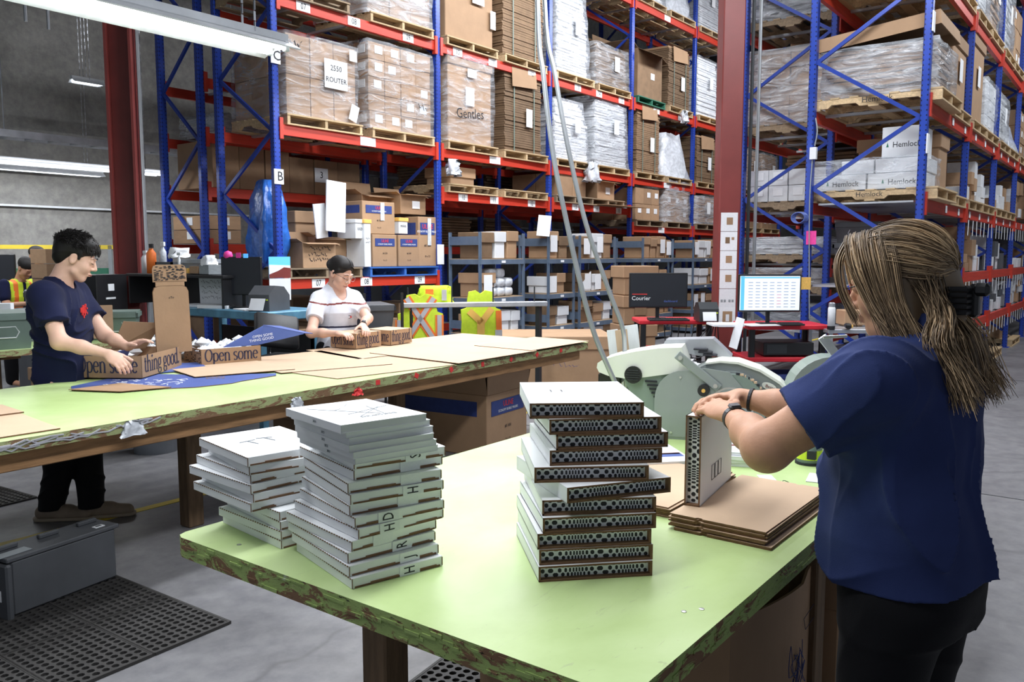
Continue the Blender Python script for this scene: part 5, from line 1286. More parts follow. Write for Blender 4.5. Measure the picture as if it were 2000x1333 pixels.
for x, y in ((.385, .08), (.42, .055), (.06, 1.2), (1.0, .5)): mb.lathe([(.006, 0), (.006, .0015), (.003, .002)], 'steel', 10, Matrix.Translation((x, y, FT)))
mb.build('screw_head', t0)
# ---- white mailers
def mailer_mesh(w=.245, d=.315, h=.0245):
    def f():
        mb = MB(); c = (w/2, d/2, h/2)
        mb.rbox(c, (w, d, h), .0012, 'whiteboard'); return mb.mesh('mailer_box')
    return shared(('mailer', w, d, h), f)
def perf_mesh(d, h):
    def f():
        mb = MB(); n = int(d/.0115)
        for k in range(n): mb.box((-.0006, .005+k*.0115, h-.0016), (.0018, .0058, .0026), 'kraft_dark')
        return mb.mesh('perforated_edge')
    return shared(('perf', d, h), f)
def slit_mesh(v, w, h):
    def f():
        mb = MB(); a, b = ((.03, .58), (.60, .97)) if v == 0 else ((.02, .30), (.52, .98)) if v == 1 else ((.02, .55), (.62, .98))
        for x0, x1 in (a, b):
            mb.box(((x0+x1)/2*w, -.0004, h*.13), ((x1-x0)*w, .0016, h*.16), 'kraft_edge')
            mb.box(((x0+x1)/2*w+.01, -.0006, h*.26), ((x1-x0)*w*.55, .0016, h*.10), 'kraft_in')
        mb.box((.0012, -.0006, h*.5), (.0018, .0012, h*.9), 'kraft_edge'); mb.box((w-.0012, -.0006, h*.5), (.0022, .0014, h*.8), 'kraft_edge')
        return mb.mesh('folded_slit')
    return shared(('slit', v, w), f)
def mailer(x, y, z, rz, label, w=.245, d=.315, h=.0245, letter=None, lx=.7, v=0, tape=True, group=None):
    t = thing('mailer_box', label, 'box', (x, y, z), rz, group)
    link(mailer_mesh(w, d, h), 'box_body', t); link(perf_mesh(d, h), 'perforated_edge', t); link(slit_mesh(v, w, h), 'folded_slit', t)
    if tape: bx('tape_label', (lx*w, -.0013, h*.5), (.055, .0016, h*.99), 'paper', t)
    if letter: lettering(letter, t, (lx*w, -.0026, h*.5), .042, (0, 0, 1), (-1, 0, 0), wx=.62)
    return t
S2 = [(1.247, 1.403, -.273), (1.249, 1.414, -.252), (1.257, 1.427, -.227), (1.265, 1.422, -.18), (1.281, 1.416, -.20), (1.279, 1.425, -.272), (1.279, 1.443, -.33), (1.279, 1.439, -.35), (1.278, 1.446, -.36), (1.300, 1.449, -.274), (1.299, 1.447, -.331)]
ordn = ['lowest', 'second from bottom', 'third from bottom', 'fourth from bottom', 'fifth from bottom', 'middle', 'fifth from top', 'fourth from top', 'third from top', 'second', 'topmost']
for k, ((x, y, r), l, lx) in enumerate(zip(S2, ('H', 'J', 'R', None, 'H', 'D', None, 'H', None, None, 'S'), (.62, .66, .60, .35, .35, .36, .62, .66, .66, .62, .66))):
    nm = {9: 'second from top'}.get(k, ordn[k])
    mailer(x, y, FT+.0262*k, r, '%s white mailer in the front left stack%s' % (nm, ', marked %s' % l if l else ''), h=.0255, letter=l, lx=lx, v=(0, 0, 0, 1, 1, 1, 0, 0, 0, 0, 0)[k])
zb = FT+.0262*11
for k in range(6):
    x, y, r = ((1.262, 1.40, -.25), (1.252, 1.395, -.245), (1.245, 1.40, -.26), (1.25, 1.405, -.25), (1.245, 1.41, -.25), (1.222, 1.40, -.25))[k]
    h = .0155 if k < 5 else .019
    t = thing('paperback_book', '%s of the six pale paperbacks on the front left stack' % ('lowest', 'second from bottom', 'third from bottom', 'third from top', 'second from top', 'topmost')[k], 'book', (x, y, zb+.0158*k), (0, 0, r) if k < 5 else (math.radians(-.8), 0, r))
    w, d = .225, .295
    MB().box((w/2, d/2, h/2), (w-.002, d-.002, h-.002), 'paper').build('page_block', t)
    for zz2, nm in ((h-.0006, 'front_cover'), (.0006, 'back_cover')): MB().box((w/2, d/2, zz2), (w, d, .0013), 'whiteboard').build(nm, t)
    MB().box((.0005, d/2, h/2), (.0015, d, h), 'white_carton').build('spine', t)
    lettering('2023', t, (-.0008, d*.45, h*.5), .009, (0, -1, 0), m='tote_light')
    if k == 5:
        mb = MB(); r2 = random.Random(3)
        for q in range(7):
            mb.tube([(.03+.18*r2.random(), .06+.22*r2.random(), h+.0006) for _ in range(2)], .0009, 'tote_light', 4)
        mb.build('cover_drawing', t); lettering('DRAWING', t, (.13, .06, h+.0008), .02, (1, 0, 0), (0, 1, 0), m='tote_light')
# back left stack
S1 = [(0, 0), (0, 0), (0, .002), (.0, .004), (-.05, .055), (-.045, .05), (-.052, .05), (-.048, .055), (-.055, .05), (-.062, .045)]
for k, (dx, dy) in enumerate(S1):
    nm = ('lowest', 'second from bottom', 'third from bottom', 'fourth from bottom', 'fifth from bottom', 'fifth from top', 'fourth from top', 'third from top', 'second from top', 'topmost')[k]
    mailer(1.315+dx, 1.748+dy, FT+.0250*k, -.12+.05*math.sin(k*2.3)-(.12 if k > 7 else 0), '%s white mailer in the rear left stack' % nm, h=.0243, v=k % 3, tape=False)
mb = MB()
for q in ((.04, .2, .09, .2), (.065, .2, .065, .15), (.10, .21, .14, .19), (.12, .2, .12, .15)): mb.tube([(1.3+q[0], 1.85+q[1]-.1, FT+.2505), (1.3+q[2], 1.85+q[3]-.1, FT+.2505)], .0012, 'tote_light', 4)
tag(mb.build('pencil_mark'), 'faint pencil marks on top mailer of rear left stack', 'mark')
# ---- open ended sleeves with printed pattern inside
WP = [.022, .030, .020, .014, .011, .009, .009, .009, .011, .015, .022, .034, .022, .015, .011, .009, .009, .009, .011, .014, .020]
def pattern_mesh(w, h):
    def f():
        mb = MB(); Y = .017; mb.box((0, Y+.0015, h*.5), (w-.008, .002, h-.008), 'paper'); x = -w/2+.008; tot = 2*sum(WP); s = (w-.016)/tot
        for k, q in enumerate(WP):
            q2 = q*s; st = q2*2
            for row in range(3):
                hh = h*(.24, .27, .20)[row]; zc = h*(.24, .52, .80)[row]; xc = x+q2/2+(q2 if row != 1 else 0); ww = q2*1.06; c = min(ww*.3, hh*.3)
                if xc+ww/2 > w/2-.006: continue
                P = [(-ww/2+c, -hh/2), (ww/2-c, -hh/2), (ww/2, -hh/2+c), (ww/2, hh/2-c), (ww/2-c, hh/2), (-ww/2+c, hh/2), (-ww/2, hh/2-c), (-ww/2, -hh/2+c)]
                mb.prism(P, -.0005, .0005, 'ink', Matrix(((1, 0, 0, xc), (0, 0, 1, Y), (0, 1, 0, zc), (0, 0, 0, 1))))
            x += st
        return mb.mesh('printed_pattern')
    return shared(('pat', w, h), f)
def sleeve_mesh(w, d, h):
    def f():
        mb = MB(); T = .0035
        for c, s in (((0, d/2, T/2), (w, d, T)), ((0, d/2, h-T/2), (w, d, T)), ((-w/2+T/2, d/2, h/2), (T, d, h)), ((w/2-T/2, d/2, h/2), (T, d, h)), ((0, d-T/2, h/2), (w, T, h))):
            mb.box(c, s, 'whiteboard')
        e = .0012     # raw board edge at the open end, kraft lining inside
        for c, s in (((0, 0, T/2), (w, e, T)), ((0, 0, h-T/2), (w, e, T)), ((-w/2+T/2, 0, h/2), (T, e, h)), ((w/2-T/2, 0, h/2), (T, e, h))): mb.box(c, (s[0]+.0006, s[1], s[2]+.0006), 'kraft_edge')
        for c, s in (((0, .03, T+.0006), (w-2*T, .06, .001)), ((-w/2+T+.0006, .03, h/2), (.001, .06, h-2*T)), ((w/2-T-.0006, .03, h/2), (.001, .06, h-2*T)), ((0, .06, h/2), (w-2*T, .002, h-2*T))): mb.box(c, s, 'kraft_in')
        return mb.mesh('sleeve_body')
    return shared(('sleeve', w, d, h), f)
def sleeve(x, y, z, rz, label, w=.275, d=.335, h=.0368, rot=None):
    t = thing('mailing_sleeve', label, 'box', (x, y, z), rot if rot is not None else rz)
    off = (w/2, 0, 0)
    link(sleeve_mesh(w, d, h), 'sleeve_body', t, off); link(pattern_mesh(w, h), 'printed_pattern', t, off)
    return t
S3 = [(1.54, 1.087, -.773), (1.549, 1.092, -.78), (1.549, 1.097, -.783), (1.559, 1.089, -.772), (1.572, 1.100, -.81), (1.587, 1.040, -.57), (1.575, 1.125, -.84), (1.610, 1.105, -.80), (1.622, 1.095, -.79), (1.612, 1.108, -.79), (1.590, 1.150, -.86)]
for k, (x, y, r) in enumerate(S3):
    sleeve(x, y, FT+.0373*k, r, '%s of eleven white sleeves with checkered insides, centre stack' % ordn[k].replace('second', 'second from top' if k == 9 else 'second') if k != 9 else 'second from top of eleven white sleeves, centre stack')
mb = MB()
for q in range(3):
    for s in (0, 1): mb.rbox((.07+.028*s, .17+.012*q, .0373), (.005, .005, .0006), .0003, 'ink')
mb.box((.105, .18, .0373), (.0012, .05, .0006), 'tote_light')
tt = [o for o in COL.objects if o.get('label', '').startswith('topmost of eleven')][0]
mb.build('printed_dots', tt)
# ---- stack of flat kraft sheets and the upright sleeve on it
def flat_pile(x, y, z, w, d, n, th, rz, what, seed, spread=.012):
    r = random.Random(seed)
    for k in range(n):
        dx, dy = (r.random()-.5)*spread, (r.random()-.5)*spread
        if k < 2: dx += .0; dy -= .012
        t = thing('flat_carton', 'flat kraft carton, %s in the %s' % (('bottom one' if k == 0 else 'top one' if k == n-1 else 'number %s from bottom' % ['', 'two', 'three', 'four', 'five', 'six', 'seven', 'eight', 'nine', 'ten', 'eleven', 'twelve'][k]), what), 'cardboard', (x+dx, y+dy, z+th*k), rz+(r.random()-.5)*.02)
        P = [(0, 0), (w, 0), (w, d*.28), (w-.008, d*.30), (w-.008, d*.33), (w, d*.35), (w, d), (0, d), (0, d*.72), (.006, d*.70), (.006, d*.66), (0, d*.64)]
        link(shared(('flat', w, d, th), lambda: MB().prism(P, 0, th*.92, 'kraft_edge', None, 'kraft_pale').mesh('board')), 'board', t)
flat_pile(2.075, .745, FT, .515, .275, 10, .0045, .0, 'near pile on front table', 4)
flat_pile(2.16, 1.06, FT, .50, .36, 7, .0045, .02, 'rear pile on front table', 9)
zt2 = FT+.0455
t = sleeve(0, 0, 0, 0, 'white sleeve standing upright on the near pile, held by the long-haired worker', .262, .36, .045)
# stands on its long edge: local x up, local y along +X world, local z towards -Y
t.location = (2.176, .975, zt2)
t.rotation_euler = Matrix(((0, math.cos(.15), -math.sin(.15)), (0, math.sin(.15), math.cos(.15)), (1, 0, 0))).to_euler()
mb = MB()
for q in range(3): mb.tube([(.05, .12+.038*q, -.0012), (.05, .15+.038*q, -.0012), (.095, .15+.038*q, -.0012), (.095, .12+.038*q, -.0012), (.05, .12+.038*q, -.0012)], .0008, 'dark_steel', 4)
o = mb.build('printed_squares', t)
# ---- catalogues and jar
def magazines(x, y, z, n, rz, what, cols):
    for k in range(n):
        t = thing('catalogue', '%s catalogue in the %s' % (('lowest', 'second', 'third', 'fourth', 'fifth')[k] if k < n-1 else 'top', what), 'magazine', (x+.01*math.sin(k*3), y+.01*math.cos(k*2), z+.013*k), rz+.06*math.sin(k*2.1))
        MB().box((0, 0, .006), (.22, .29, .0115), 'paper').build('page_block', t); MB().box((0, 0, .0121), (.222, .292, .001), 'white_carton').build('front_cover', t)
        MB().box((0, cols*.05, .0128), (.2, .05, .0006), 'blue_card').build('cover_stripe', t); MB().box((0, -.03, .0128), (.2, .02, .0006), 'column_red').build('cover_stripe', t)
magazines(2.98, 1.20, FT, 4, math.radians(-70), 'pile behind the upright sleeve', 1)
magazines(2.72, 1.42, FT, 3, math.radians(-40), 'pile behind the centre stack', -1)
magazines(3.22, 1.12, FT, 3, math.radians(-95), 'pile near the glue jar', 1)
t = thing('glue_jar', 'paint smeared glue jar behind the forearm of the worker', 'jar', (3.06, .945, FT))
MB().lathe([(.042, 0), (.045, .01), (.045, .06), (.036, .072), (.036, .085)], 'tote_green', 18).build('jar_body', t, smooth=True)
MB().lathe([(.0455, .02), (.0455, .055)], 'lime', 18).build('paint_smear', t); MB().box((-.035, -.02, .04), (.02, .03, .03), 'ink').build('jar_label', t)
MB().lathe([(.05, 0), (.05, .008)], 'ink', 18).build('drip_tray', t)
t = thing('coil_roll', 'roll of white ribbed strip right of glue jar', 'roll', (3.12, .87, FT))
for k in range(7): MB().tube([(.03*math.cos(a*.7854), .012*k-.03, .035+.03*math.sin(a*.7854)) for a in range(9)], .004, 'paper', 5).build('coil', t)
for k, (x, y, r, l) in enumerate(((2.86, .86, .2, 'torn pale blue paper strip on the green table right of kraft pile'), (2.74, .98, .6, 'small clear plastic scrap on the table behind kraft pile'))):
    o = bx('paper_scrap', (x, y, FT+.002), (.12, .05, .002), 'paper', rot=(0, 0, r)); tag(o, l, 'paper')
mb = MB()
for (x, y) in ((2.66, .95), (2.71, .90)): mb.tube([(x+.02*math.cos(a*.5), y+.02*math.sin(a*.5), FT+.012*math.sin(a*.5)+.003) for a in range(7)], .0012, 'dark_steel', 5)
tag(mb.build('wire_loop'), 'thin wire loops behind the kraft pile', 'wire')
# ---- water-activated tape machine
t = thing('tape_dispenser', 'large grey and cream gummed tape machine on the front table', 'machine', (3.10, 1.60, FT), math.radians(-69.6))
XZ = lambda y0: Matrix(((1, 0, 0, 0), (0, 0, 1, y0), (0, 1, 0, 0), (0, 0, 0, 1)))
def plate(poly, y0, y1, m, nm): return MB().prism(poly, y0, y1, m, XZ(0)).build(nm, t)
arcp = lambda cx, cz, r, a0, a1, n=12: [(cx+r*math.cos(math.radians(a0+(a1-a0)*i/n)), cz+r*math.sin(math.radians(a0+(a1-a0)*i/n))) for i in range(n+1)]
plate([(.02, .012), (.36, .012), (.36, .22), (.30, .29), (.20, .303)]+arcp(.12, .17, .12, 90, 180, 8)+[(0, .03)], -.004, .004, 'machine_grey', 'side_plate')
plate([(.02, .0), (.5, .0), (.5, .03), (.02, .03)], .0, .2, 'machine_grey', 'base')
plate([(-.25, .285), (-.247, .305), (-.22, .322), (-.168, .34), (-.086, .36), (.01, .377), (.104, .383), (.137, .29), (.053, .270), (-.06, .250), (-.124, .243), (-.2, .252), (-.24, .266)], .02, .2, 'machine_cream', 'hood')
plate([(-.143, .25), (.064, .275), (.064, .03), (.0, .06), (-.03, .09), (-.10, .175)], .03, .18, 'machine_green', 'motor_body')
MB().cyl((-.093, .008, .262), (-.093, .03, .262), .037, 'black_plastic', 20).build('round_knob', t)
mb = MB()
for k in range(5): mb.box((-.093, .006, .262-.02+.01*k), (.06*(1-abs(k-2)*.15), .006, .003), 'dark_steel')
mb.build('knob_ribs', t); mb = MB()
for k in range(7): mb.box((-.02+.012*k*.6, .027, .235-.016*k), (.05-.004*k, .008, .007), 'ink')
mb.build('cooling_vent', t)
plate([(.15, .02), (.16, .29)]+[(.2, .312), (.26, .322), (.33, .318), (.417, .290), (.494, .243), (.55, .18), (.576, .12), (.576, .02)], .05, .20, 'machine_grey', 'reel_housing')
plate([(.2, .313), (.26, .323), (.33, .319), (.417, .291), (.494, .244), (.55, .181), (.576, .121), (.584, .125), (.560, .188), (.500, .252), (.42, .300), (.332, .328), (.26, .331), (.2, .320)], .04, .21, 'machine_cream', 'housing_rim')
MB().cyl((.307, .03, .14), (.307, .052, .14), .150, 'machine_grey', 36).build('reel_disc', t); MB().cyl((.307, .0, .14), (.307, .03, .14), .142, 'machine_green', 36).build('reel_disc', t)
MB().cyl((.307, -.006, .14), (.307, .001, .14), .09, 'steel', 30).build('reel_ring', t); MB().cyl((.307, -.008, .14), (.307, -.002, .14), .082, 'machine_grey', 30).build('reel_hub', t)
mb = MB(); r2 = random.Random(2)
for k in range(16):
    a = math.radians(80-6*k); mb.box((.307+.146*math.cos(a), .008, .14+.146*math.sin(a)), (.012*r2.random()+.004, .016, .008), 'kraft_pale' if k % 3 else 'ink')
mb.build('tape_residue', t)
Lv = Matrix.Translation((.175, -.012, .29)) @ Matrix.Rotation(math.radians(38), 4, 'Y')
MB().rbox((0, 0, 0), (.22, .008, .036), .003, 'machine_grey', Lv).build('lever_arm', t)
for x in (-.09, .09): MB().cyl(tuple(Lv @ Vector((x, -.004, 0))), tuple(Lv @ Vector((x, -.014, 0))), .009, 'steel', 10).build('bolt', t)
MB().cyl((.2, -.005, .215), (.2, -.035, .215), .024, 'black_plastic', 18).build('turning_knob', t); MB().cyl((.2, -.035, .215), (.2, -.04, .215), .008, 'amber', 10).build('knob_cap', t)
for x, z in ((.105, .262), (.16, .288), (.02, .05), (.07, .03)): MB().cyl((x, -.004, z), (x, -.008, z), .005, 'steel', 8).build('bolt', t)
plate([(0, .36), (.02, .395), (.22, .405), (.30, .33), (.16, .33)], .2, .32, 'galv', 'rear_cover')
for k in range(3): MB().rbox((.17+.02*k, .19, .36-.012*k), (.06, .03, .007), .002, 'ink').build('rear_grip', t)
o = MB().cyl((0, 0, 0), (0, .004, 0), .02, 'machine_cream', 20).build('oval_badge', t, (.455, .040, .232)); o.scale = (1.5, 1, .75); o.rotation_euler = (0, .35, 0)
lettering('Better', t, (.462, .036, .229), .018, (1, 0, -.35), (.35, 0, 1), m='column_red')
MB().rbox((-.2, .1, .235), (.10, .10, .05), .008, 'black_plastic').build('water_tray', t)
for x, y in ((.05, .02), (.4, .02), (.05, .18), (.4, .18)): MB().cyl((x, y, -.0), (x, y, .008), .02, 'rubber', 10).build('foot', t)
t = thing('tape_dispenser', 'second grey tape machine, partly hidden behind blue shirt sleeve', 'machine', (3.26, 1.13, FT), math.radians(-62))
plate(arcp(.20, .20, .165, 10, 180, 16)+[(.03, .02), (.40, .02)], 0, .008, 'machine_grey', 'side_plate'); plate(arcp(.20, .20, .160, 10, 180, 16)+[(.04, .02), (.40, .02)], .02, .18, 'machine_green', 'reel_housing')
plate([(.03, 0), (.45, 0), (.45, .03), (.03, .03)], .0, .2, 'machine_grey', 'base')
Lv = Matrix.Translation((.20, -.012, .38)) @ Matrix.Rotation(math.radians(52), 4, 'Y')
MB().rbox((0, 0, 0), (.17, .008, .036), .003, 'galv', Lv).build('lever_arm', t); MB().cyl((.15, -.03, .445), (.24, -.02, .45), .006, 'steel', 8).build('pivot_rod', t)
for x, z in ((.16, .31), (.22, .335), (.13, .2)): MB().cyl((x, 0, z), (x, -.008, z), .006, 'steel', 8).build('bolt', t)
# cards that stand behind the machine
for (x, y, w, h, m, r, l) in ((3.275, 1.88, .05, .43, 'paper', -.9, 'tall white card standing left behind the tape machine'), (3.30, 1.85, .055, .43, 'kraft_pale', -.85, 'tall kraft card between two white cards behind tape machine'), (3.33, 1.82, .07, .45, 'paper', -.8, 'tall white card standing right behind the tape machine')):
    o = bx('standing_card', (x, y, FT+h/2), (w, .006, h), m, rot=(0, -.12, r)); tag(o, l, 'card')
# side table beyond the machines
t = thing('side_table', 'plain white edged table beyond the tape machines', 'table', (4.3, 1.5, 0))
MB().rbox((.55, .55, .72), (1.1, 1.3, .04), .006, 'white_carton').build('table_top', t)
for sx in (.06, 1.04):
    for sy in (0, 1.1): MB().box((sx, sy, .35), (.05, .05, .70), 'galv').build('leg', t)
o = bx('white_box', (4.62, 1.93, .80), (.16, .2, .13), 'paper', rot=(0, 0, .5)); tag(o, 'small white box on the table beyond tape machine', 'box')
o = link(shell(.26, .2, .2, 'paper', 44, .09, .5, 3, 3), 'crumpled_paper', None, (4.75, 2.1, .742)); tag(o, 'crumpled white paper on the table beyond tape machine', 'paper')
o = bx('green_paper', (4.5, 2.25, .75), (.3, .25, .02), 'tote_green', rot=(0, 0, .3)); tag(o, 'pale green papers on the table beyond tape machine', 'paper')
# ---- big cartons under the front table
t = thing('large_carton', 'big sagging brown carton with blue pen drawings under front table', 'carton', (2.0, .80, 0))
n = 14; H0 = .655
def sag(x): return H0-.03-.10*math.sin(math.pi*min(1, max(0, x/.75)))**1.2*0+(-.06*(x/.75))
vs = []; fs = []
for i in range(n+1):
    x = .75*i/n; y = -.035*math.sin(math.pi*i/n)
    vs += [(x, y, 0), (x, y, H0-.07*(i/n)-.0*i+(.06*(i/n)**2 if i > 9 else 0)), (x, y+.008, H0-.07*(i/n)+(.06*(i/n)**2 if i > 9 else 0)), (x, y+.008, 0)]
for i in range(n): a = 4*i; fs += [(a, a+4, a+5, a+1), (a+1, a+5, a+6, a+2), (a+2, a+6, a+7, a+3)]
MB().add(vs, fs, 'kraft').build('front_panel', t)
MB().box((0, .42, .31), (.008, .84, .62), 'kraft').build('side_panel', t); MB().box((.75, .42, .31), (.008, .84, .62), 'kraft').build('side_panel', t)
MB().box((.375, .84, .31), (.75, .008, .62), 'kraft').build('back_panel', t); MB().box((.375, .42, .006), (.74, .83, .008), 'kraft').build('bottom_panel', t)
mb = MB(); rr = random.Random(6)
for k in range(7):
    x0, z0 = .35+.1*rr.random(), .12+.3*rr.random()
    mb.tube(smooth_path([(x0+.12*(rr.random()-.5), -.038-.002*k, z0+.16*(rr.random()-.5)) for _ in range(7)], 3), .0012, 'blue_print', 4)
for P in ([(.48, .5), (.60, .52)], [(.50, .46), (.60, .475)], [(.48, .5), (.50, .46)], [(.62, .46), (.55, .15)], [(.44, .40), (.25, .05)], [(.25, .05), (.22, 0.1)]): mb.tube([(a, -.036, b) for a, b in P], .001, 'navy_ink', 4)
mb.build('pen_drawing', t)
t = load('gaylord', 3.05, .74, 0, .46, .5, .55, 'smaller brown carton under front table beside dark trousers', m='kraft', note=False)
scribble(t, (-.1, -.012, .3), .08, .12, (0, 0, 1), (-1, 0, 0), n=3, m='blue_print', t=.006, seed=7)
# ================================================================ people: bodies as one implicit surface each
V3 = lambda *a: np.array(a, float)
def smin(a, b, k):
    h = np.clip(.5+.5*(b-a)/k, 0, 1); return b*(1-h)+a*h-k*h*(1-h)
class Fig:
    def __init__(s): s.p = []
    def cap(s, a, b, ra, rb, k=.02, sub=False, cut=None):
        a = V3(*a); b = V3(*b)
        def f(P):
            ab = b-a; t = np.clip(((P-a)@ab)/(ab@ab+1e-9), 0, 1)
            d = np.linalg.norm(P-a-t[..., None]*ab, axis=-1)-(ra+(rb-ra)*t)
            if cut is None: return d
            return np.maximum(d, (P-a)@ab/np.linalg.norm(ab)-cut)
        m = max(ra, rb); s.p.append((f, np.minimum(a, b)-m, np.maximum(a, b)+m, k, sub)); return s
    def ell(s, c, r, R=None, k=.02, sub=False):
        c = V3(*c); r = V3(*r); R = np.eye(3) if R is None else np.array(R)
        def f(P):
            q = (P-c)@R/r; l = np.linalg.norm(q, axis=-1); g = np.linalg.norm(q/r, axis=-1)+1e-9
            return l*(l-1)/g
        m = max(r); s.p.append((f, c-m, c+m, k, sub)); return s
    def loft(s, rows, hd, k=.03, ex=2.3, org=(0, 0, 0)):
        """rows (z, side offset, forward offset, half width, half depth) around a vertical axis turned to heading hd"""
        rows = sorted(rows); Z = np.array([r[0] for r in rows]); o = V3(*org)
        fx = V3(math.sin(hd), -math.cos(hd), 0); fy = V3(math.cos(hd), math.sin(hd), 0)
        def f(P):
            z = P[..., 2]-o[2]; g = lambda i: np.interp(z, Z, [r[i] for r in rows])
            x = (P-o)@fx-g(1); y = (P-o)@fy-g(2); a = g(3); b = g(4)
            q = (np.abs(x/a)**ex+np.abs(y/b)**ex)**(1/ex)
            d = (q-1)*np.minimum(a, b)
            return np.maximum(d, np.maximum(Z[0]-z, z-Z[-1]))
        m = max(max(abs(r[1])+r[3], abs(r[2])+r[4]) for r in rows)*1.35
        s.p.append((f, o+V3(-m, -m, Z[0]), o+V3(m, m, Z[-1]), k, False)); return s
    def mesh(s, name, res, m, cuts=(), disp=None, org=(0, 0, 0), face=None):
        lo = np.min([p[1] for p in s.p if not p[4]], axis=0)-4*res; hi = np.max([p[2] for p in s.p if not p[4]], axis=0)+4*res
        n = np.ceil((hi-lo)/res).astype(int)+1
        D = np.full(n, .05, np.float32); ax = [lo[i]+res*np.arange(n[i]) for i in range(3)]
        for f, a, b, k, sub in s.p:
            mg = k+3*res
            i0 = np.clip(np.floor((a-mg-lo)/res).astype(int), 0, n-1); i1 = np.clip(np.ceil((b+mg-lo)/res).astype(int)+1, 1, n)
            if (i1 <= i0).any(): continue
            P = np.stack(np.meshgrid(*[ax[i][i0[i]:i1[i]] for i in range(3)], indexing='ij'), -1)
            d = f(P); sl = tuple(slice(i0[i], i1[i]) for i in range(3))
            D[sl] = -smin(-D[sl], d, k) if sub else smin(D[sl], d, k)
        nb = np.abs(D) < .045
        idx = np.argwhere(nb); P = lo+idx*res; d = D[nb].astype(float)
        if disp is not None: d = d+disp(P)
        for c in cuts: d = np.maximum(d, c(P))
        D[nb] = d
        if cuts:
            far = D < -.044; idx2 = np.argwhere(far)
            if len(idx2):
                P2 = lo+idx2*res; d2 = D[far].astype(float)
                for c in cuts: d2 = np.maximum(d2, c(P2))
                D[far] = d2
        S = D < 0
        c8 = [(slice(i, n[0]-1+i), slice(j, n[1]-1+j), slice(k, n[2]-1+k)) for i in (0, 1) for j in (0, 1) for k in (0, 1)]
        cnt = sum(S[c].astype(np.int8) for c in c8); act = (cnt > 0) & (cnt < 8)
        A = np.argwhere(act); vid = np.full(act.shape, -1, np.int32); vid[act] = np.arange(len(A))
        off = np.array([(i, j, k) for i in (0, 1) for j in (0, 1) for k in (0, 1)])
        vals = np.stack([D[A[:, 0]+o[0], A[:, 1]+o[1], A[:, 2]+o[2]] for o in off], 1).astype(float)
        acc = np.zeros((len(A), 3)); ct = np.zeros(len(A))
        for a in range(8):
            for b in range(a+1, 8):
                if np.abs(off[a]-off[b]).sum() != 1: continue
                va, vb = vals[:, a], vals[:, b]; cr = (va < 0) != (vb < 0); t = np.where(cr, va/(va-vb+1e-12), 0)
                acc += np.where(cr[:, None], off[a]+t[:, None]*(off[b]-off[a]), 0); ct += cr
        Vt = lo+(A+acc/np.maximum(ct, 1)[:, None])*res-V3(*org)
        F = []
        for axn in range(3):
            sl0 = [slice(1, n[i]-1) for i in range(3)]; sl1 = list(sl0); sl0[axn] = slice(0, n[axn]-1); sl1[axn] = slice(1, n[axn])
            a0 = S[tuple(sl0)]; a1 = S[tuple(sl1)]; ch = np.argwhere(a0 != a1)
            if not len(ch): continue
            base = ch.copy(); u, v = [(1, 2), (2, 0), (0, 1)][axn]
            for q in (u, v): base[:, q] += 1
            pol = a0[tuple(ch.T)]
            def vv(du, dv):
                c = base.copy(); c[:, u] -= du; c[:, v] -= dv; return vid[c[:, 0], c[:, 1], c[:, 2]]
            q = np.stack([vv(1, 1), vv(0, 1), vv(0, 0), vv(1, 0)], 1)
            q[~pol] = q[~pol][:, ::-1]; F.append(q)
        F = np.concatenate(F); F = F[(F >= 0).all(1)]
        me = bpy.data.meshes.new(name); me.vertices.add(len(Vt)); me.vertices.foreach_set('co', Vt.astype(np.float32).ravel())
        me.loops.add(len(F)*4); me.loops.foreach_set('vertex_index', F.astype(np.int32).ravel())
        me.polygons.add(len(F)); me.polygons.foreach_set('loop_start', np.arange(0, len(F)*4, 4, dtype=np.int32))
        ms = [m] if isinstance(m, str) else m
        for q in ms: me.materials.append(MATS[q])
        me.update(calc_edges=True); me.polygons.foreach_set('use_smooth', [True]*len(F))
        if face is not None:
            C = (Vt[F].mean(1))+V3(*org); me.polygons.foreach_set('material_index', face(C).astype(np.int32))
        me.update(); return me
def basis(hd, pitch=0, roll=0):
    f = V3(math.cos(hd)*math.cos(pitch), math.sin(hd)*math.cos(pitch), -math.sin(pitch)); r = V3(math.sin(hd), -math.cos(hd), 0); u = np.cross(r, f)
    r, u = r*math.cos(roll)+u*math.sin(roll), u*math.cos(roll)-r*math.sin(roll)
    return np.stack([r, f, u], 1)      # columns right, forward, up
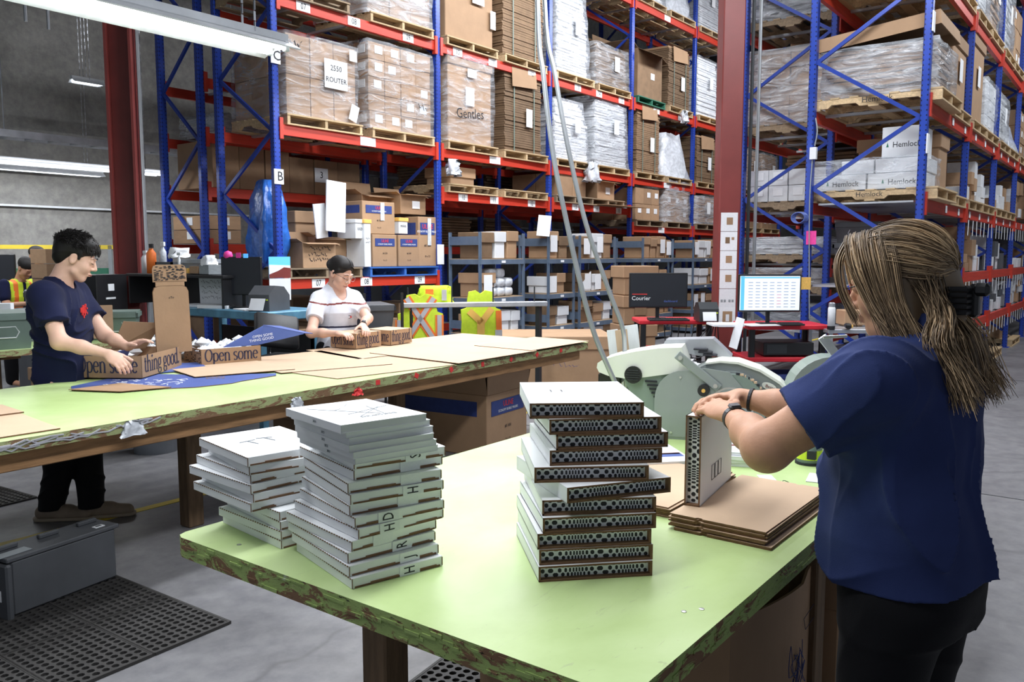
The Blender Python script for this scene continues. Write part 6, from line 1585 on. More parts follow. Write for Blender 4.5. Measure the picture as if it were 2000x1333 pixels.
def head(F, c, R, s=1.0, neck=None, ears=True, female=False):
    T = lambda x, y, z: c+R@(V3(x, y, z)*s); r3 = lambda *a: tuple(q*s for q in a)
    F.ell(T(0, -.015, .03), r3(.074, .094, .088), R, .02)
    F.ell(T(0, .028, -.035), r3(.060 if female else .063, .062, .078), R, .03)
    F.ell(T(0, .058, -.098), r3(.026, .022, .020), R, .03)
    for q in (-1, 1):
        F.ell(T(q*.037, .052, -.035), r3(.026, .028, .030), R, .02)
        F.cap(T(q*.05, .02, -.075), T(q*.015, .06, -.105), .018*s, .014*s, .02)
        F.ell(T(q*.012, .094, -.036), r3(.010, .010, .008), R, .007)
        F.ell(T(q*.032, .097, .004), r3(.020, .013, .012), R, .010, True)
        F.ell(T(q*.032, .077, .003), r3(.0165, .0145, .0125), R, .005)
        F.cap(T(q*.014, .088, .021), T(q*.045, .078, .024), .008*s, .007*s, .012)
        if ears:
            F.ell(T(q*.077, -.006, -.008), r3(.010, .020, .032), R, .008); F.ell(T(q*.086, -.002, -.006), r3(.006, .010, .018), R, .004, True)
    F.cap(T(0, .088, .008), T(0, .107, -.030), .0075*s, .0115*s, .010)
    F.ell(T(0, .088, -.063), r3(.024, .012, .0065), R, .005); F.ell(T(0, .087, -.073), r3(.020, .011, .007), R, .005)
    if neck is not None: F.cap(T(0, -.03, -.05), neck, .052*s, .060*s, .03)
    return T
def hand(F, w, d, n, side, curl=(.25, .3, .3), s=1.0, spread=.05, thumb=(.6, .75, -.3), kf=.004, tc=.3):
    """w wrist, d finger direction, n back-of-hand normal, thumb on the side*t side"""
    w = V3(*w); d = V3(*d); d /= np.linalg.norm(d); n = V3(*n); n -= d*(n@d); n /= np.linalg.norm(n); t = np.cross(d, n)*side
    R = np.stack([t, d, n], 1)
    F.ell(w+d*.048*s, (.041*s, .054*s, .017*s), R, .015); F.ell(w+d*.01*s, (.027*s, .03*s, .02*s), R, .02)
    tips = []
    for k, (o, L) in enumerate(((.030, .070), (.010, .078), (-.010, .073), (-.029, .058))):
        dr = d+t*(o*spread*25); dr /= np.linalg.norm(dr); p = w+d*.082*s+t*o*s+n*.002; up = n.copy(); r = .0092*s if k < 3 else .008*s
        for j, f in enumerate((.45, .30, .25)):
            c = curl[j]; dr2 = dr*math.cos(c)-up*math.sin(c); up = up*math.cos(c)+dr*math.sin(c); dr = dr2
            q = p+dr*L*f*s; F.cap(p, q, r*(1-.06*j), r*(.94-.08*j), kf if j else .008); p = q
        tips.append(p)
    p = w+d*.022*s+t*.026*s; dr = d*thumb[0]+t*thumb[1]+n*thumb[2]; dr /= np.linalg.norm(dr)
    for j, (L, r) in enumerate(((.036, .0135), (.030, .0105), (.024, .0095))):
        q = p+dr*L*s; F.cap(p, q, r*s, r*.9*s, .010 if j == 0 else kf); p = q
        dr = dr*math.cos(tc)+(d*math.cos(.5)-n*math.sin(.5))*math.sin(tc); dr /= np.linalg.norm(dr)
    return tips
def folds(seed, amp, fz=22, fx=7, z0=-9, z1=9):
    r = np.random.RandomState(seed); A = r.randn(6, 3); ph = r.rand(6)*6.28
    def f(P):
        w = .35*np.sin(P@(A[0]*5)+ph[0])+.3*np.sin(P@(A[1]*7)+ph[1])
        a1 = P[:, 2]*fz*.5+(P@V3(1, .7, 0))*fx+w*5+ph[2]; a2 = (P@(A[3]*8))+w*5+ph[3]; g1 = .5+.5*np.sin(P@(A[4]*6)+ph[4])
        v = -(1-np.abs(np.sin(a1)))**2.5*g1*1.1-(1-np.abs(np.sin(a2)))**3*(1-g1)+.25*np.sin(P@(A[5]*11)+w*3)
        e = np.clip((P[:, 2]-z0)/.12, 0, 1)*np.clip((z1-P[:, 2])/.12, 0, 1)
        return amp*v*e
    return f
def hair_mat(name, dark, light, root):
    m = bpy.data.materials.new(name); m.use_nodes = True; nt = m.node_tree; b = nt.nodes['Principled BSDF']
    a = nt.nodes.new('ShaderNodeAttribute'); a.attribute_name = 'hair_tone'
    s = nt.nodes.new('ShaderNodeSeparateColor'); nt.links.new(a.outputs['Color'], s.inputs[0])
    c = ramp(nt, s.outputs[0], [(.0, dark), (.55, tuple((x+y)/2 for x, y in zip(dark, light))), (1, light)])
    c = mixc(nt, s.outputs[1], root, c)
    nt.links.new(c, b.inputs['Base Color']); b.inputs['Roughness'].default_value = .42 if 'blonde' in name else .55; b.inputs['Specular IOR Level'].default_value = .5 if 'blonde' in name else .3
    MATS[name] = m
hair_mat('hair_blonde', (.055, .030, .016), (.76, .54, .32), (.050, .028, .015))
hair_mat('hair_black', (.006, .005, .005), (.030, .026, .026), (.006, .005, .005))
def strands(name, paths, m, parent, r=.0011, org=(0, 0, 0), tone=None, seed=1):
    """paths: list of point arrays"""
    rr = np.random.RandomState(seed); V = []; F = []; T = []
    o = 0; org = V3(*org)
    for i, P in enumerate(paths):
        N = len(P); tg = np.gradient(P, axis=0); tg /= np.linalg.norm(tg, axis=1)[:, None]+1e-9
        a = np.cross(tg, V3(.3, .5, .8)); a /= np.linalg.norm(a, axis=1)[:, None]+1e-9; b = np.cross(tg, a)
        tt = rr.rand()**1.2 if tone is None else tone(i, rr)
        for k in range(N):
            w = r*(1-.6*(k/(N-1))**3)
            for q in range(3):
                an = q*2.0944; V.append(P[k]+a[k]*math.cos(an)*w+b[k]*math.sin(an)*w-org); T.append((tt, min(1, .25+k/(N-1)*2.2), 0, 1))
        for k in range(N-1):
            for q in range(3): F.append((o+k*3+q, o+k*3+(q+1) % 3, o+(k+1)*3+(q+1) % 3, o+(k+1)*3+q))
        o += 3*N
    me = bpy.data.meshes.new(name); me.from_pydata(np.array(V).tolist(), [], F); me.materials.append(MATS[m])
    at_ = me.color_attributes.new('hair_tone', 'FLOAT_COLOR', 'POINT'); at_.data.foreach_set('color', np.array(T, np.float32).ravel())
    me.polygons.foreach_set('use_smooth', [True]*len(F)); me.update()
    return link(me, name, parent)
def cr(P, n=10):
    P = [Vector(p) for p in P]; return np.array([tuple(v) for v in smooth_path(P, max(2, n//(len(P)-1)))])
def tone_mesh(me, v):
    a = me.color_attributes.new('hair_tone', 'FLOAT_COLOR', 'POINT'); a.data.foreach_set('color', np.tile(np.array(v, np.float32), len(me.vertices)))
def person(label, loc): return thing('person', label, 'person', loc)
for n_, c_, r_ in (('shirt_blue', (.027, .043, .145), .85), ('shirt_navy', (.008, .011, .042), .9), ('shirt_white', (.74, .76, .84), .8), ('trousers_black', (.007, .007, .009), .85)):
    mat(n_, c_, r_, 0, .1, 9, .12, 420, spec=.2, sheen=.04 if n_ != 'shirt_white' else 0)

# ---------------------------------------------------------------- 1. the worker with long hair (foreground)
B = V3(2.13, .435, 0); HD = math.radians(80); fw = V3(math.cos(HD), math.sin(HD), 0); rt = V3(math.sin(HD), -math.cos(HD), 0)
L = lambda x, y, z: B+rt*x+fw*y+V3(0, 0, z)
hc = L(-.005, .035, 1.535); HR = basis(HD+math.radians(12), math.radians(12))
p1 = person('person in blue t-shirt and black trousers with long clipped hair, seen from behind, foreground', tuple(B))
F = Fig()
T1 = head(F, hc, HR, 1.0, L(0, -.03, 1.37), ears=True, female=True)
torso = [(.78, 0, -.02, .17, .125), (.95, 0, -.01, .17, .125), (1.10, 0, 0, .165, .13), (1.25, 0, -.01, .175, .125), (1.35, 0, -.02, .15, .09), (1.40, 0, -.03, .08, .06)]
F.loft(torso, HD, .05, org=B)
lS, lE, lW = L(-.185, -.005, 1.325), V3(1.905, .69, 1.150), V3(2.135, .868, 1.168)
rS, rE, rW = L(.185, 0, 1.325), V3(2.36, .72, 1.165), V3(2.335, .925, 1.185)
F.cap(lS, lE, .062, .053, .04); F.cap(lE, lE+(lW-lE)*.45, .052, .043, .03); F.cap(lE+(lW-lE)*.45, lW, .043, .027, .03); F.ell(lE+V3(-.01, -.012, -.012), (.035, .035, .03), None, .03)
F.cap(rS, rE, .058, .050, .04); F.cap(rE, rE+(rW-rE)*.5, .046, .038, .03); F.cap(rE+(rW-rE)*.5, rW, .038, .026, .03)
tips = hand(F, lW+V3(.012, .01, .004), (.075, .14, .012), (-.55, -.25, .80), 1, (.35, .45, .35), 1.0)
tips = hand(F, rW, (-.10, .10, .0), (.2, .2, 1), -1, (.25, .35, .3), 1.0)
for q in (-1, 1):
    hip = L(q*.095, -.01, .84); kn = L(q*.10, .02, .46); an = L(q*.105, -.02, .09)
    F.cap(hip, kn, .088, .058, .05); F.cap(kn, an, .055, .038, .04); F.cap(an+V3(0, 0, -.03), an+fw*.16+V3(0, 0, -.055), .035, .028, .03)
me = F.mesh('body', .004, 'skin', org=B); link(me, 'body', p1)
# shirt
S = Fig()
S.loft([(.70, 0, -.035, .215, .185), (.82, 0, -.03, .212, .180), (.95, 0, -.012, .21, .165), (1.08, 0, 0, .195, .155), (1.2, 0, 0, .200, .155), (1.30, 0, -.02, .195, .135), (1.37, 0, -.03, .15, .10), (1.42, 0, -.035, .09, .07), (1.47, 0, -.03, .055, .055)], HD, .03, org=B, ex=2.2)
def arm_sleeve(S, a, b, t, r0, r1):
    a, b = V3(*a), V3(*b); S.cap(a, a+(b-a)*(t+.3), r0, r1, .045, cut=np.linalg.norm(b-a)*t)
arm_sleeve(S, lS+V3(0, 0, .0), lE, .60, .088, .084); arm_sleeve(S, rS, rE, .55, .085, .078)
S.ell(lS+V3(0, 0, .0), (.09, .09, .085), None, .05)
NB = L(0, .03, 1.45)
def neckcut(c, r): return lambda P: r-np.linalg.norm((P-c)*V3(1, 1, .62), axis=1)
hem = lambda P: .865+.022*np.sin((P@rt)*9+1)-.03*np.clip(((P-B)@fw)*-4, -1, 1)*0-P[:, 2]
fo1 = folds(3, .021, 26, 9, .70, 1.22); fo2 = folds(11, .010, 15, 24, 1.0, 1.6)
me = S.mesh('t_shirt', .004, 'shirt_blue', cuts=(hem, neckcut(L(0, .035, 1.49), .078)), disp=lambda P: fo1(P)+fo2(P), org=B); link(me, 't_shirt', p1)
for (a, b, t_, r) in ((lS, lE, .585, .0868),):
    pass
# trousers
Tt = Fig(); Tt.loft([(.74, 0, -.03, .175, .14), (.84, 0, -.03, .185, .15), (.92, 0, -.02, .17, .135)], HD, .04, org=B)
for q in (-1, 1):
    hip = L(q*.09, -.03, .80); kn = L(q*.105, 0, .46); an = L(q*.11, -.02, .06)
    Tt.cap(hip, kn, .115, .085, .04); Tt.cap(kn, an, .085, .075, .03)
Tt.ell(L(-.08, -.07, .80), (.09, .085, .09), None, .04); Tt.ell(L(.08, -.07, .80), (.09, .085, .09), None, .04)
me = Tt.mesh('trousers', .007, 'trousers_black', cuts=(lambda P: .05-P[:, 2],), disp=folds(5, .006, 16, 8, 0, .9), org=B); link(me, 'trousers', p1)
for q in (-1, 1):
    sh = Fig(); an = L(q*.11, -.02, .045); sh.cap(an-fw*.05, an+fw*.17-V3(0, 0, .005), .046, .04, .03)
    link(sh.mesh('shoe', .007, 'cloth_black', cuts=(lambda P: .002-P[:, 2],), org=B), 'shoe', p1)
# hair of the foreground worker
H = Fig(); hl = lambda x, y, z: hc+HR@V3(x, y, z)
H.ell(hl(0, -.020, .040), (.080, .104, .092), HR, .03); H.ell(hl(0, -.065, .01), (.068, .055, .07), HR, .04)
H.cap(hl(-.064, .035, .03), hl(-.072, .0, -.09), .020, .014, .03); H.cap(hl(-.062, -.015, .0), hl(-.062, -.035, -.15), .026, .020, .03)
H.cap(hl(.072, .035, .03), hl(.08, .0, -.09), .022, .018, .03); H.cap(hl(.08, -.01, .0), hl(.075, -.03, -.15), .03, .02, .03)
CL = hl(0, -.122, -.062)
H.cap(hl(0, -.08, .0), CL, .045, .025, .04); H.cap(hl(0, -.05, -.06), hl(0, -.065, -.16), .05, .04, .04)
H.cap(CL, CL+fw*.005+V3(0, 0, -.09), .018, .026, .02); H.cap(CL+fw*.005+V3(0, 0, -.09), CL-fw*.015+V3(0, 0, -.18), .026, .010, .02)
H.ell(hl(0, .10, -.02), (.060, .05, .080), HR, .015, True)
me = H.mesh('hair_base', .005, 'hair_blonde', org=B); tone_mesh(me, (.30, .9, 0, 1)); hb = link(me, 'hair', p1)
rs = np.random.RandomState(5); paths = []
tail = CL-fw*.02
for i in range(4600):
    u = rs.rand(); sd = -1 if rs.rand() < .62 else 1; kind = rs.rand()
    j = rs.randn(3)*.004
    if kind < .50:      # swept back over the skull into the clip
        th = rs.rand()*1.45; y0 = .098-.05*rs.rand()      # start along the parting or the hairline
        z0 = .120-.055*(th/1.45)**2; x0 = sd*(.006+.074*math.sin(th)); th2 = th
        ph = math.radians(60+35*rs.rand()-25*th/1.45); a0 = V3(sd*math.sin(th)*math.cos(ph*.2), math.cos(th)*math.cos(ph)*.9+.35*math.sin(th)+.15, math.cos(th)*math.sin(ph)+.05); a0 /= np.linalg.norm(a0)
        b0 = V3(sd*(.10+.15*rs.rand()), -1, -.42+.5*(1-th/1.45)*rs.rand()); b0 /= np.linalg.norm(b0); om = math.acos(np.clip(a0@b0, -1, 1)); pts = []
        for q in (0, .25, .5, .75, 1.0):
            w_ = (math.sin((1-q)*om)*a0+math.sin(q*om)*b0)/math.sin(om); w_[2] -= .10*math.sin(math.pi*q)*math.sin(th); w_ /= np.linalg.norm(w_)
            pts.append(hl(*(V3(0, -.020, .040)+w_*V3(.086, .112, .099)*(1+.03*math.sin(math.pi*q)*rs.rand())))+j)
        e = CL+HR@V3(sd*.022*rs.rand(), .035, .03*(1-th/1.45)*rs.rand())+j
        if rs.rand() < .45: paths.append(cr(pts+[e], 15))
        else:
            sp = rs.randn()*.028; sq = rs.rand(); e2 = CL-fw*(-.02+.06*sq)+rt*sp*1.3+V3(0, 0, -.08)+j; e3 = CL-fw*(-.03+.10*sq)+rt*sp*1.4+V3(0, 0, -.14-.10*rs.rand())+j
            paths.append(cr(pts+[e, e2, e3], 21))
    elif kind < .80:    # side locks falling past the temple and ear
        f = rs.rand(); s0 = hl(sd*.012, .085-.10*f, .130-.005*f)+j
        m0 = hl(sd*(.060+.006*rs.rand()), .078-.095*f, .108)+j; m1 = hl(sd*(.088+.010*rs.rand()), .070-.095*f, .045)+j; m2 = hl(sd*(.094+.010*rs.rand()), .045-.07*f, -.045)+j
        e = hl(sd*(.088+.014*rs.rand()), .005-.05*f+.01*rs.randn(), -.115-.075*rs.rand())+j
        paths.append(cr([s0, m0, m1, m2, e], 16))
    elif kind < .83:    # thin fringe lock beside the glasses
        s0 = hl(sd*.01, .088, .118)+j; m1 = hl(sd*.05, .108, .07)+j; m2 = hl(sd*.062, .108, .0)+j; e = hl(sd*.064, .088, -.055-.03*rs.rand())+j
        paths.append(cr([s0, m1, m2, e], 15))
    else:               # loose hair under the clip, lying on the upper back
        f = rs.rand(); s0 = hl(sd*.078*rs.rand()**.5, -.045-.05*rs.rand(), .0)+j*2; m1 = hl(sd*(.05+.035*rs.rand()), -.075-.03*f, -.085)+j*2
        m2 = L(sd*(.03+.08*rs.rand()), -.075-.045*f, 1.40)+j*2; e = L(sd*(.03+.09*rs.rand()), -.125-.06*f, 1.315-.05*rs.rand())+j*2
        paths.append(cr([s0, m1, m2, e], 15))
strands('hair_strands', paths, 'hair_blonde', hb, .0015, B, tone=lambda i, r: min(1, r.rand()**.7*(.45+.75*(i % 7 > 2))), seed=3)
# claw clip
mb = MB(); c0 = Vector(CL-B)
for k in range(5):
    for q in (-1, 1):
        a = Vector(rt)*q*.006+Vector((0, 0, .026-.013*k)); mb.tube([c0+a-Vector(fw)*.03, c0+a+Vector(rt)*q*.030-Vector(fw)*.028, c0+a+Vector(rt)*q*.044-Vector(fw)*.0, c0+a+Vector(rt)*q*.036+Vector(fw)*.03], .0065, 'black_plastic', 6)
mb.rbox(tuple(c0-Vector(fw)*.034), (.022, .022, .075), .006, 'black_plastic', rz=HD); mb.rbox(tuple(c0-Vector(fw)*.05+Vector((0, 0, .025))), (.035, .03, .03), .008, 'black_plastic', rz=HD)
mb.build('hair_claw_clip', p1)
# glasses, earring, watch, wrist band
gl = MB(); G = lambda x, y, z: tuple(hl(x, y, z)-B)
for q in (-1, 1):
    gl.tube([G(q*.034+.024*math.cos(a*.524), .112-.006*abs(math.cos(a*.524)), .0+.019*math.sin(a*.524)) for a in range(13)], .0013, 'column_red', 5)
    gl.tube([G(q*.058, .106, .008), G(q*.078, .05, .010), G(q*.086, .0, .006)], .0015, 'ink', 5)
gl.tube([G(-.01, .114, .004), G(.01, .114, .004)], .0013, 'column_red', 5); gl.build('glasses', p1)
MB().lathe([(.003, -.008), (.004, 0), (.002, .008)], 'steel', 8, Matrix.Translation(G(-.088, -.004, -.048))).build('earring', p1)
def band(c, d, r, w, m, parent, org, nm, face=None):
    d = Vector(d).normalized(); a = d.orthogonal().normalized(); b = d.cross(a); c = Vector(c)-Vector(org); mb = MB(); n = 20; vs = []
    for i in range(n):
        t = 2*math.pi*i/n; e = a*math.cos(t)+b*math.sin(t)
        vs += [c+e*(r-.001)-d*w/2, c+e*(r+.0028)-d*w/2, c+e*(r+.0028)+d*w/2, c+e*(r-.001)+d*w/2]
    fs = [(4*i+k, 4*i+(k+1) % 4, 4*((i+1) % n)+(k+1) % 4, 4*((i+1) % n)+k) for i in range(n) for k in range(4)]
    mb.add(vs, fs, m)
    if face is not None:
        f = Vector(face); f = (f-d*f.dot(d)).normalized(); x = d.cross(f); R = Matrix((x, d, f)).transposed().to_4x4(); R.translation = c+f*(r+.004)
        mb.rbox((0, 0, 0), (.030, .036, .010), .004, 'black_plastic', R); mb.rbox((0, 0, .0055), (.024, .030, .001), .0004, 'screen_dark', R)
    return mb.build(nm, parent, smooth=False)
dl = (lW-lE)/np.linalg.norm(lW-lE); dr_ = (rW-rE)/np.linalg.norm(rW-rE)
band(lW-dl*.03, dl, .0305, .022, 'dark_steel', p1, B, 'wristwatch', (-.4, -.2, .9)); band(rW-dr_*.03, dr_, .0315, .008, 'ink', p1, B, 'wrist_band')

# ---------------------------------------------------------------- 2. the man at the back table
B = V3(2.42, 5.33, 0); HD = math.radians(-48); fw = V3(math.cos(HD), math.sin(HD), 0); rt = V3(math.sin(HD), -math.cos(HD), 0)
p2 = person('person with short black hair in navy t-shirt folding a printed box at the back table', tuple(B))
F = Fig(); hc = L(-.01, .11, 1.590); HR = basis(HD+math.radians(16), math.radians(22), 0)
T2 = head(F, hc, HR, 1.12, L(0, .0, 1.42))
F.loft([(.85, 0, 0, .15, .11), (1.0, 0, 0, .15, .11), (1.2, 0, 0, .17, .115), (1.33, 0, -.01, .185, .11), (1.41, 0, -.015, .13, .08), (1.45, 0, -.015, .07, .06)], HD, .05, org=B)
rS, rE, rW = L(.195, 0, 1.365), at(116, 668, 4.86), at(212, 692, 4.93)
lS, lE, lW = L(-.195, 0, 1.365), at(205, 655, 5.32), at(250, 678, 5.2)
rS, rE, rW, lS, lE, lW = [V3(*v) for v in (rS, rE, rW, lS, lE, lW)]
for a, e, w in ((rS, rE, rW), (lS, lE, lW)):
    F.cap(a, e, .055, .045, .04); F.cap(e, e+(w-e)*.45, .044, .038, .03); F.cap(e+(w-e)*.45, w, .038, .025, .03)
hand(F, rW, tuple(V3(*at(252, 722, 4.9))-rW), tuple(-V3(.3, .5, -.75)), -1, (.35, .45, .3), 1.08, thumb=(.75, .55, -.2))
hand(F, lW, tuple(V3(*at(282, 664, 5.2))-lW), (.1, .2, 1), 1, (.3, .3, .3), 1.05)
footR = V3(*B)+V3(-.17, -.12, 0); footL = V3(*B)+V3(.0, -.27, 0)
for q, ft in ((1, footR), (-1, footL)):
    hip = L(q*.09, 0, .88); kn = (hip+ft)/2+fw*.05+V3(0, 0, .03); F.cap(hip, kn, .08, .058, .05); F.cap(kn, ft+V3(0, 0, .09), .055, .038, .04); F.cap(ft+V3(0, 0, .06), ft+(fw if q > 0 else V3(.80, -.60, 0))*.12+V3(0, 0, .04), .032, .026, .03)
link(F.mesh('body', .005, 'skin_pale', org=B), 'body', p2)
S = Fig()
S.loft([(.70, 0, .0, .185, .15), (.85, 0, .0, .185, .15), (1.0, 0, .005, .18, .145), (1.15, 0, .01, .200, .15), (1.28, 0, .0, .215, .145), (1.37, 0, -.01, .20, .12), (1.43, 0, -.01, .13, .09), (1.475, 0, .0, .075, .07)], HD, .03, org=B, ex=2.3)
arm_sleeve(S, rS, rE, .60, .082, .082); arm_sleeve(S, lS, lE, .60, .080, .078); S.ell(rS, (.085, .085, .08), None, .05); S.ell(lS, (.085, .085, .08), None, .05)
fo = folds(8, .016, 17, 13, .7, 1.42)
link(S.mesh('t_shirt', .006, 'shirt_navy', cuts=(lambda P: .76-P[:, 2], neckcut(L(0, .05, 1.51), .082)), disp=fo, org=B), 't_shirt', p2)
# red chest emblem: short bars
mb = MB(); ce = Vector(L(.035, .152, 1.262)-B); ex_ = Vector((rt[0], rt[1], 0)); 
RM = Matrix((ex_, Vector((fw[0], fw[1], 0)), Vector((0, 0, 1)))).transposed().to_4x4(); RM.translation = ce
for k, (x, h, z) in enumerate(((-.035, .012, .012), (-.035, .016, -.014), (-.022, .02, .028), (-.022, .022, -.004), (-.010, .062, 0), (.004, .05, .01), (.004, .02, -.03), (.016, .05, 0), (.028, .03, .006))): mb.rbox((x*1.25, .002, z*1.15), (.006, .012, h), .002, 'red_ink', RM)
mb.build('chest_emblem', p2)
Tt = Fig(); Tt.loft([(.74, 0, 0, .145, .11), (.88, 0, 0, .14, .105)], HD, .04, org=B)
for q, ft in ((1, footR), (-1, footL)):
    hip = L(q*.085, 0, .80); kn = (hip+ft)/2+fw*.04+V3(0, 0, .03); Tt.cap(hip, kn, .098, .088, .04); Tt.cap(kn, ft+V3(0, 0, .08), .086, .072, .03)
link(Tt.mesh('trousers', .008, 'trousers_black', cuts=(lambda P: .07-P[:, 2],), disp=folds(2, .009, 22, 9, 0, .9), org=B), 'trousers', p2)
for q, ft in ((1, footR), (-1, footL)):
    sh = Fig(); fd = fw if q > 0 else V3(.80, -.60, 0); sh.cap(ft-fd*.05+V3(0, 0, .05), ft+fd*.10+V3(0, 0, .05), .045, .045, .02); sh.cap(ft+fd*.08+V3(0, 0, .04), ft+fd*.20+V3(0, 0, .035), .048, .038, .02)
    so = link(sh.mesh('shoe', .006, 'tan_shoe', cuts=(lambda P: .022-P[:, 2],), org=B), 'shoe', p2)
    s2 = Fig(); s2.cap(ft-fd*.055+V3(0, 0, .02), ft+fd*.205+V3(0, 0, .02), .052, .045, .02)
    link(s2.mesh('sole', .006, 'sole', cuts=(lambda P: .002-P[:, 2], lambda P: P[:, 2]-.024), org=B), 'sole', so)
    mb = MB()
    for k in range(4):
        c = Vector(ft+fd*(.07+.025*k)+V3(0, 0, .098-.006*k)-B); n_ = Vector((-fd[1], fd[0], 0)); mb.tube([c-n_*.03-Vector((0, 0, .012)), c, c+n_*.03-Vector((0, 0, .012))], .004, 'sole', 5)
    mb.build('laces', so)
def face_bits(T, par, org, s, closed=True, brow='ink'):
    g = lambda x, y, z: tuple(T(x, y, z)-V3(*org))
    mb = MB(); 
    for q in (-1, 1):
        mb.tube([g(q*.014, .099, .025), g(q*.032, .097, .031), g(q*.052, .082, .025)], [.0022*s, .0030*s, .0014*s], 'ink', 6)
    mb.build('eyebrow', par)
    mb = MB()
    for q in (-1, 1): mb.tube([g(q*.018, .0895, -.003), g(q*.032, .0925, -.0065), g(q*.047, .0825, -.002)], [.0012*s, .0019*s, .0012*s], 'ink', 6)
    mb.build('eyelash', par)
    mb = MB()
    mb.tube([g(-.023, .090, -.0672), g(-.008, .1008, -.0650), g(0, .1012, -.0662), g(.008, .1008, -.0650), g(.023, .090, -.0672)], [.0012*s, .0026*s, .0026*s, .0026*s, .0012*s], 'lips', 6)
    mb.tube([g(-.019, .090, -.0705), g(0, .0990, -.0725), g(.019, .090, -.0705)], [.0014*s, .0034*s, .0014*s], 'lips', 6); mb.build('lips', par, smooth=True)
face_bits(T2, p2, B, 1.12)
H = Fig(); s = 1.12; hl = lambda x, y, z: hc+HR@(V3(x, y, z)*s)
H.ell(hl(0, -.025, .052), (.088*s, .106*s, .084*s), HR, .02); H.ell(hl(0, .030, .082), (.074*s, .056*s, .042*s), HR, .03); H.ell(hl(0, -.07, .0), (.070*s, .052*s, .07*s), HR, .03)
H.ell(hl(0, .10, -.015), (.066*s, .055*s, .062*s), HR, .015, True)
for q in (-1, 1): H.cap(hl(q*.075, .022, .04), hl(q*.077, .02, .0), .012*s, .008*s, .01)
me = H.mesh('hair', .005, 'hair_black', org=B, disp=folds(4, .004, 60, 40)); tone_mesh(me, (.1, .5, 0, 1)); hb = link(me, 'hair', p2)
paths = []; rs = np.random.RandomState(9)
for i in range(2200):
    v = rs.randn(3); v /= np.linalg.norm(v); v[2] = abs(v[2])*.9+.05*rs.randn(); 
    if v[1] > .80 and v[2] < .15: continue
    p = hl(v[0]*.083, -.02+v[1]*.104, .052+v[2]*.082); dr = HR@V3(v[0]*.4, .35+.5*v[1], v[2]*.5+.1); dr = dr/np.linalg.norm(dr)
    ln = .022+.022*rs.rand(); e = p+dr*ln+V3(0, 0, -.012)+rs.randn(3)*.005
    if v[1] > .3: e = p+HR@V3(rs.randn()*.008, .022, -.030*(v[1]))
    paths.append(cr([p, p+dr*ln*.5, e], 6))
strands('hair_strands', paths, 'hair_black', hb, .0022, B, seed=2)

# ---------------------------------------------------------------- 3. the woman in the white shirt
B = V3(4.80, 5.52, 0); HD = math.radians(-106); fw = V3(math.cos(HD), math.sin(HD), 0); rt = V3(math.sin(HD), -math.cos(HD), 0)
p3 = person('person in white t-shirt with red and navy stripes and glasses working behind back table', tuple(B))
F = Fig(); hc = L(.0, .09, 1.455); HR = basis(HD+math.radians(22), math.radians(26), math.radians(0))
T3 = head(F, hc, HR, 1.1, L(0, -.01, 1.28), female=True)
F.loft([(.80, 0, 0, .15, .11), (1.0, 0, 0, .14, .11), (1.15, 0, .01, .15, .12), (1.25, 0, 0, .155, .105), (1.31, 0, -.01, .12, .07), (1.35, 0, -.01, .06, .05)], HD, .05, org=B)
rS, rE, rW = [V3(*v) for v in (L(.165, 0, 1.235), at(608, 650, 6.80), at(660, 652, 6.70))]
lS, lE, lW = [V3(*v) for v in (L(-.165, 0, 1.235), at(718, 622, 7.02), at(708, 636, 6.84))]
for a, e, w in ((rS, rE, rW), (lS, lE, lW)):
    F.cap(a, e, .048, .042, .04); F.cap(e, e+(w-e)*.45, .040, .034, .03); F.cap(e+(w-e)*.45, w, .034, .023, .03)
hand(F, rW, tuple(V3(*at(695, 656, 6.60))-rW), (-.1, -.3, 1), -1, (.3, .5, .4), 1.0)
hand(F, lW, tuple(V3(*at(722, 654, 6.68))-lW), (.1, -.4, .9), 1, (.25, .35, .3), 1.0)
for q in (1, -1):
    hip = L(q*.09, 0, .82); ft = L(q*.1, 0, 0); F.cap(hip, L(q*.1, .02, .45), .08, .055, .05); F.cap(L(q*.1, .02, .45), ft+V3(0, 0, .09), .053, .036, .04); F.cap(ft+V3(0, 0, .05), ft+fw*.15+V3(0, 0, .035), .035, .03, .03)
link(F.mesh('body', .005, 'skin_pale', org=B), 'body', p3)
S = Fig()
S.loft([(.72, 0, .0, .18, .145), (.88, 0, .0, .165, .135), (1.0, 0, .005, .155, .13), (1.12, 0, .02, .165, .145), (1.22, 0, .01, .17, .13), (1.29, 0, -.005, .155, .10), (1.34, 0, -.01, .10, .075), (1.38, 0, -.01, .06, .06)], HD, .03, org=B, ex=2.2)
arm_sleeve(S, rS, rE, .62, .070, .066); arm_sleeve(S, lS, lE, .72, .068, .064)
vneck = lambda P: .062-np.sqrt(((P-L(0, .10, 1.335))@rt)**2*1.1+np.clip(1.335-P[:, 2], 0, 1)**2*.30+np.clip(P[:, 2]-1.335, 0, 1)**2*.2+np.clip(-((P-L(0, .0, 0))@fw), 0, 1)**2)
fo = folds(18, .012, 17, 11, .7, 1.3)
for w_, c_ in (('stripe_mats', 0),): pass
def stripe(C):
    z = C[:, 2]; x = np.abs((C-B)@rt); zz = z-.10*np.clip(x-.05, 0, 1)*0
    out = np.zeros(len(C)); out[np.abs(z-(1.205-.10*np.clip(x-.0, 0, .2)+.25*np.clip(x-.135, 0, 1))) < .0075] = 1; out[np.abs(z-1.000) < .009] = 2; out[np.abs(z-.80) < .007] = 2
    return out
link(S.mesh('t_shirt', .005, ['shirt_white', 'column_red', 'navy_ink'], cuts=(lambda P: .74-P[:, 2], vneck), disp=fo, org=B, face=stripe), 't_shirt', p3)
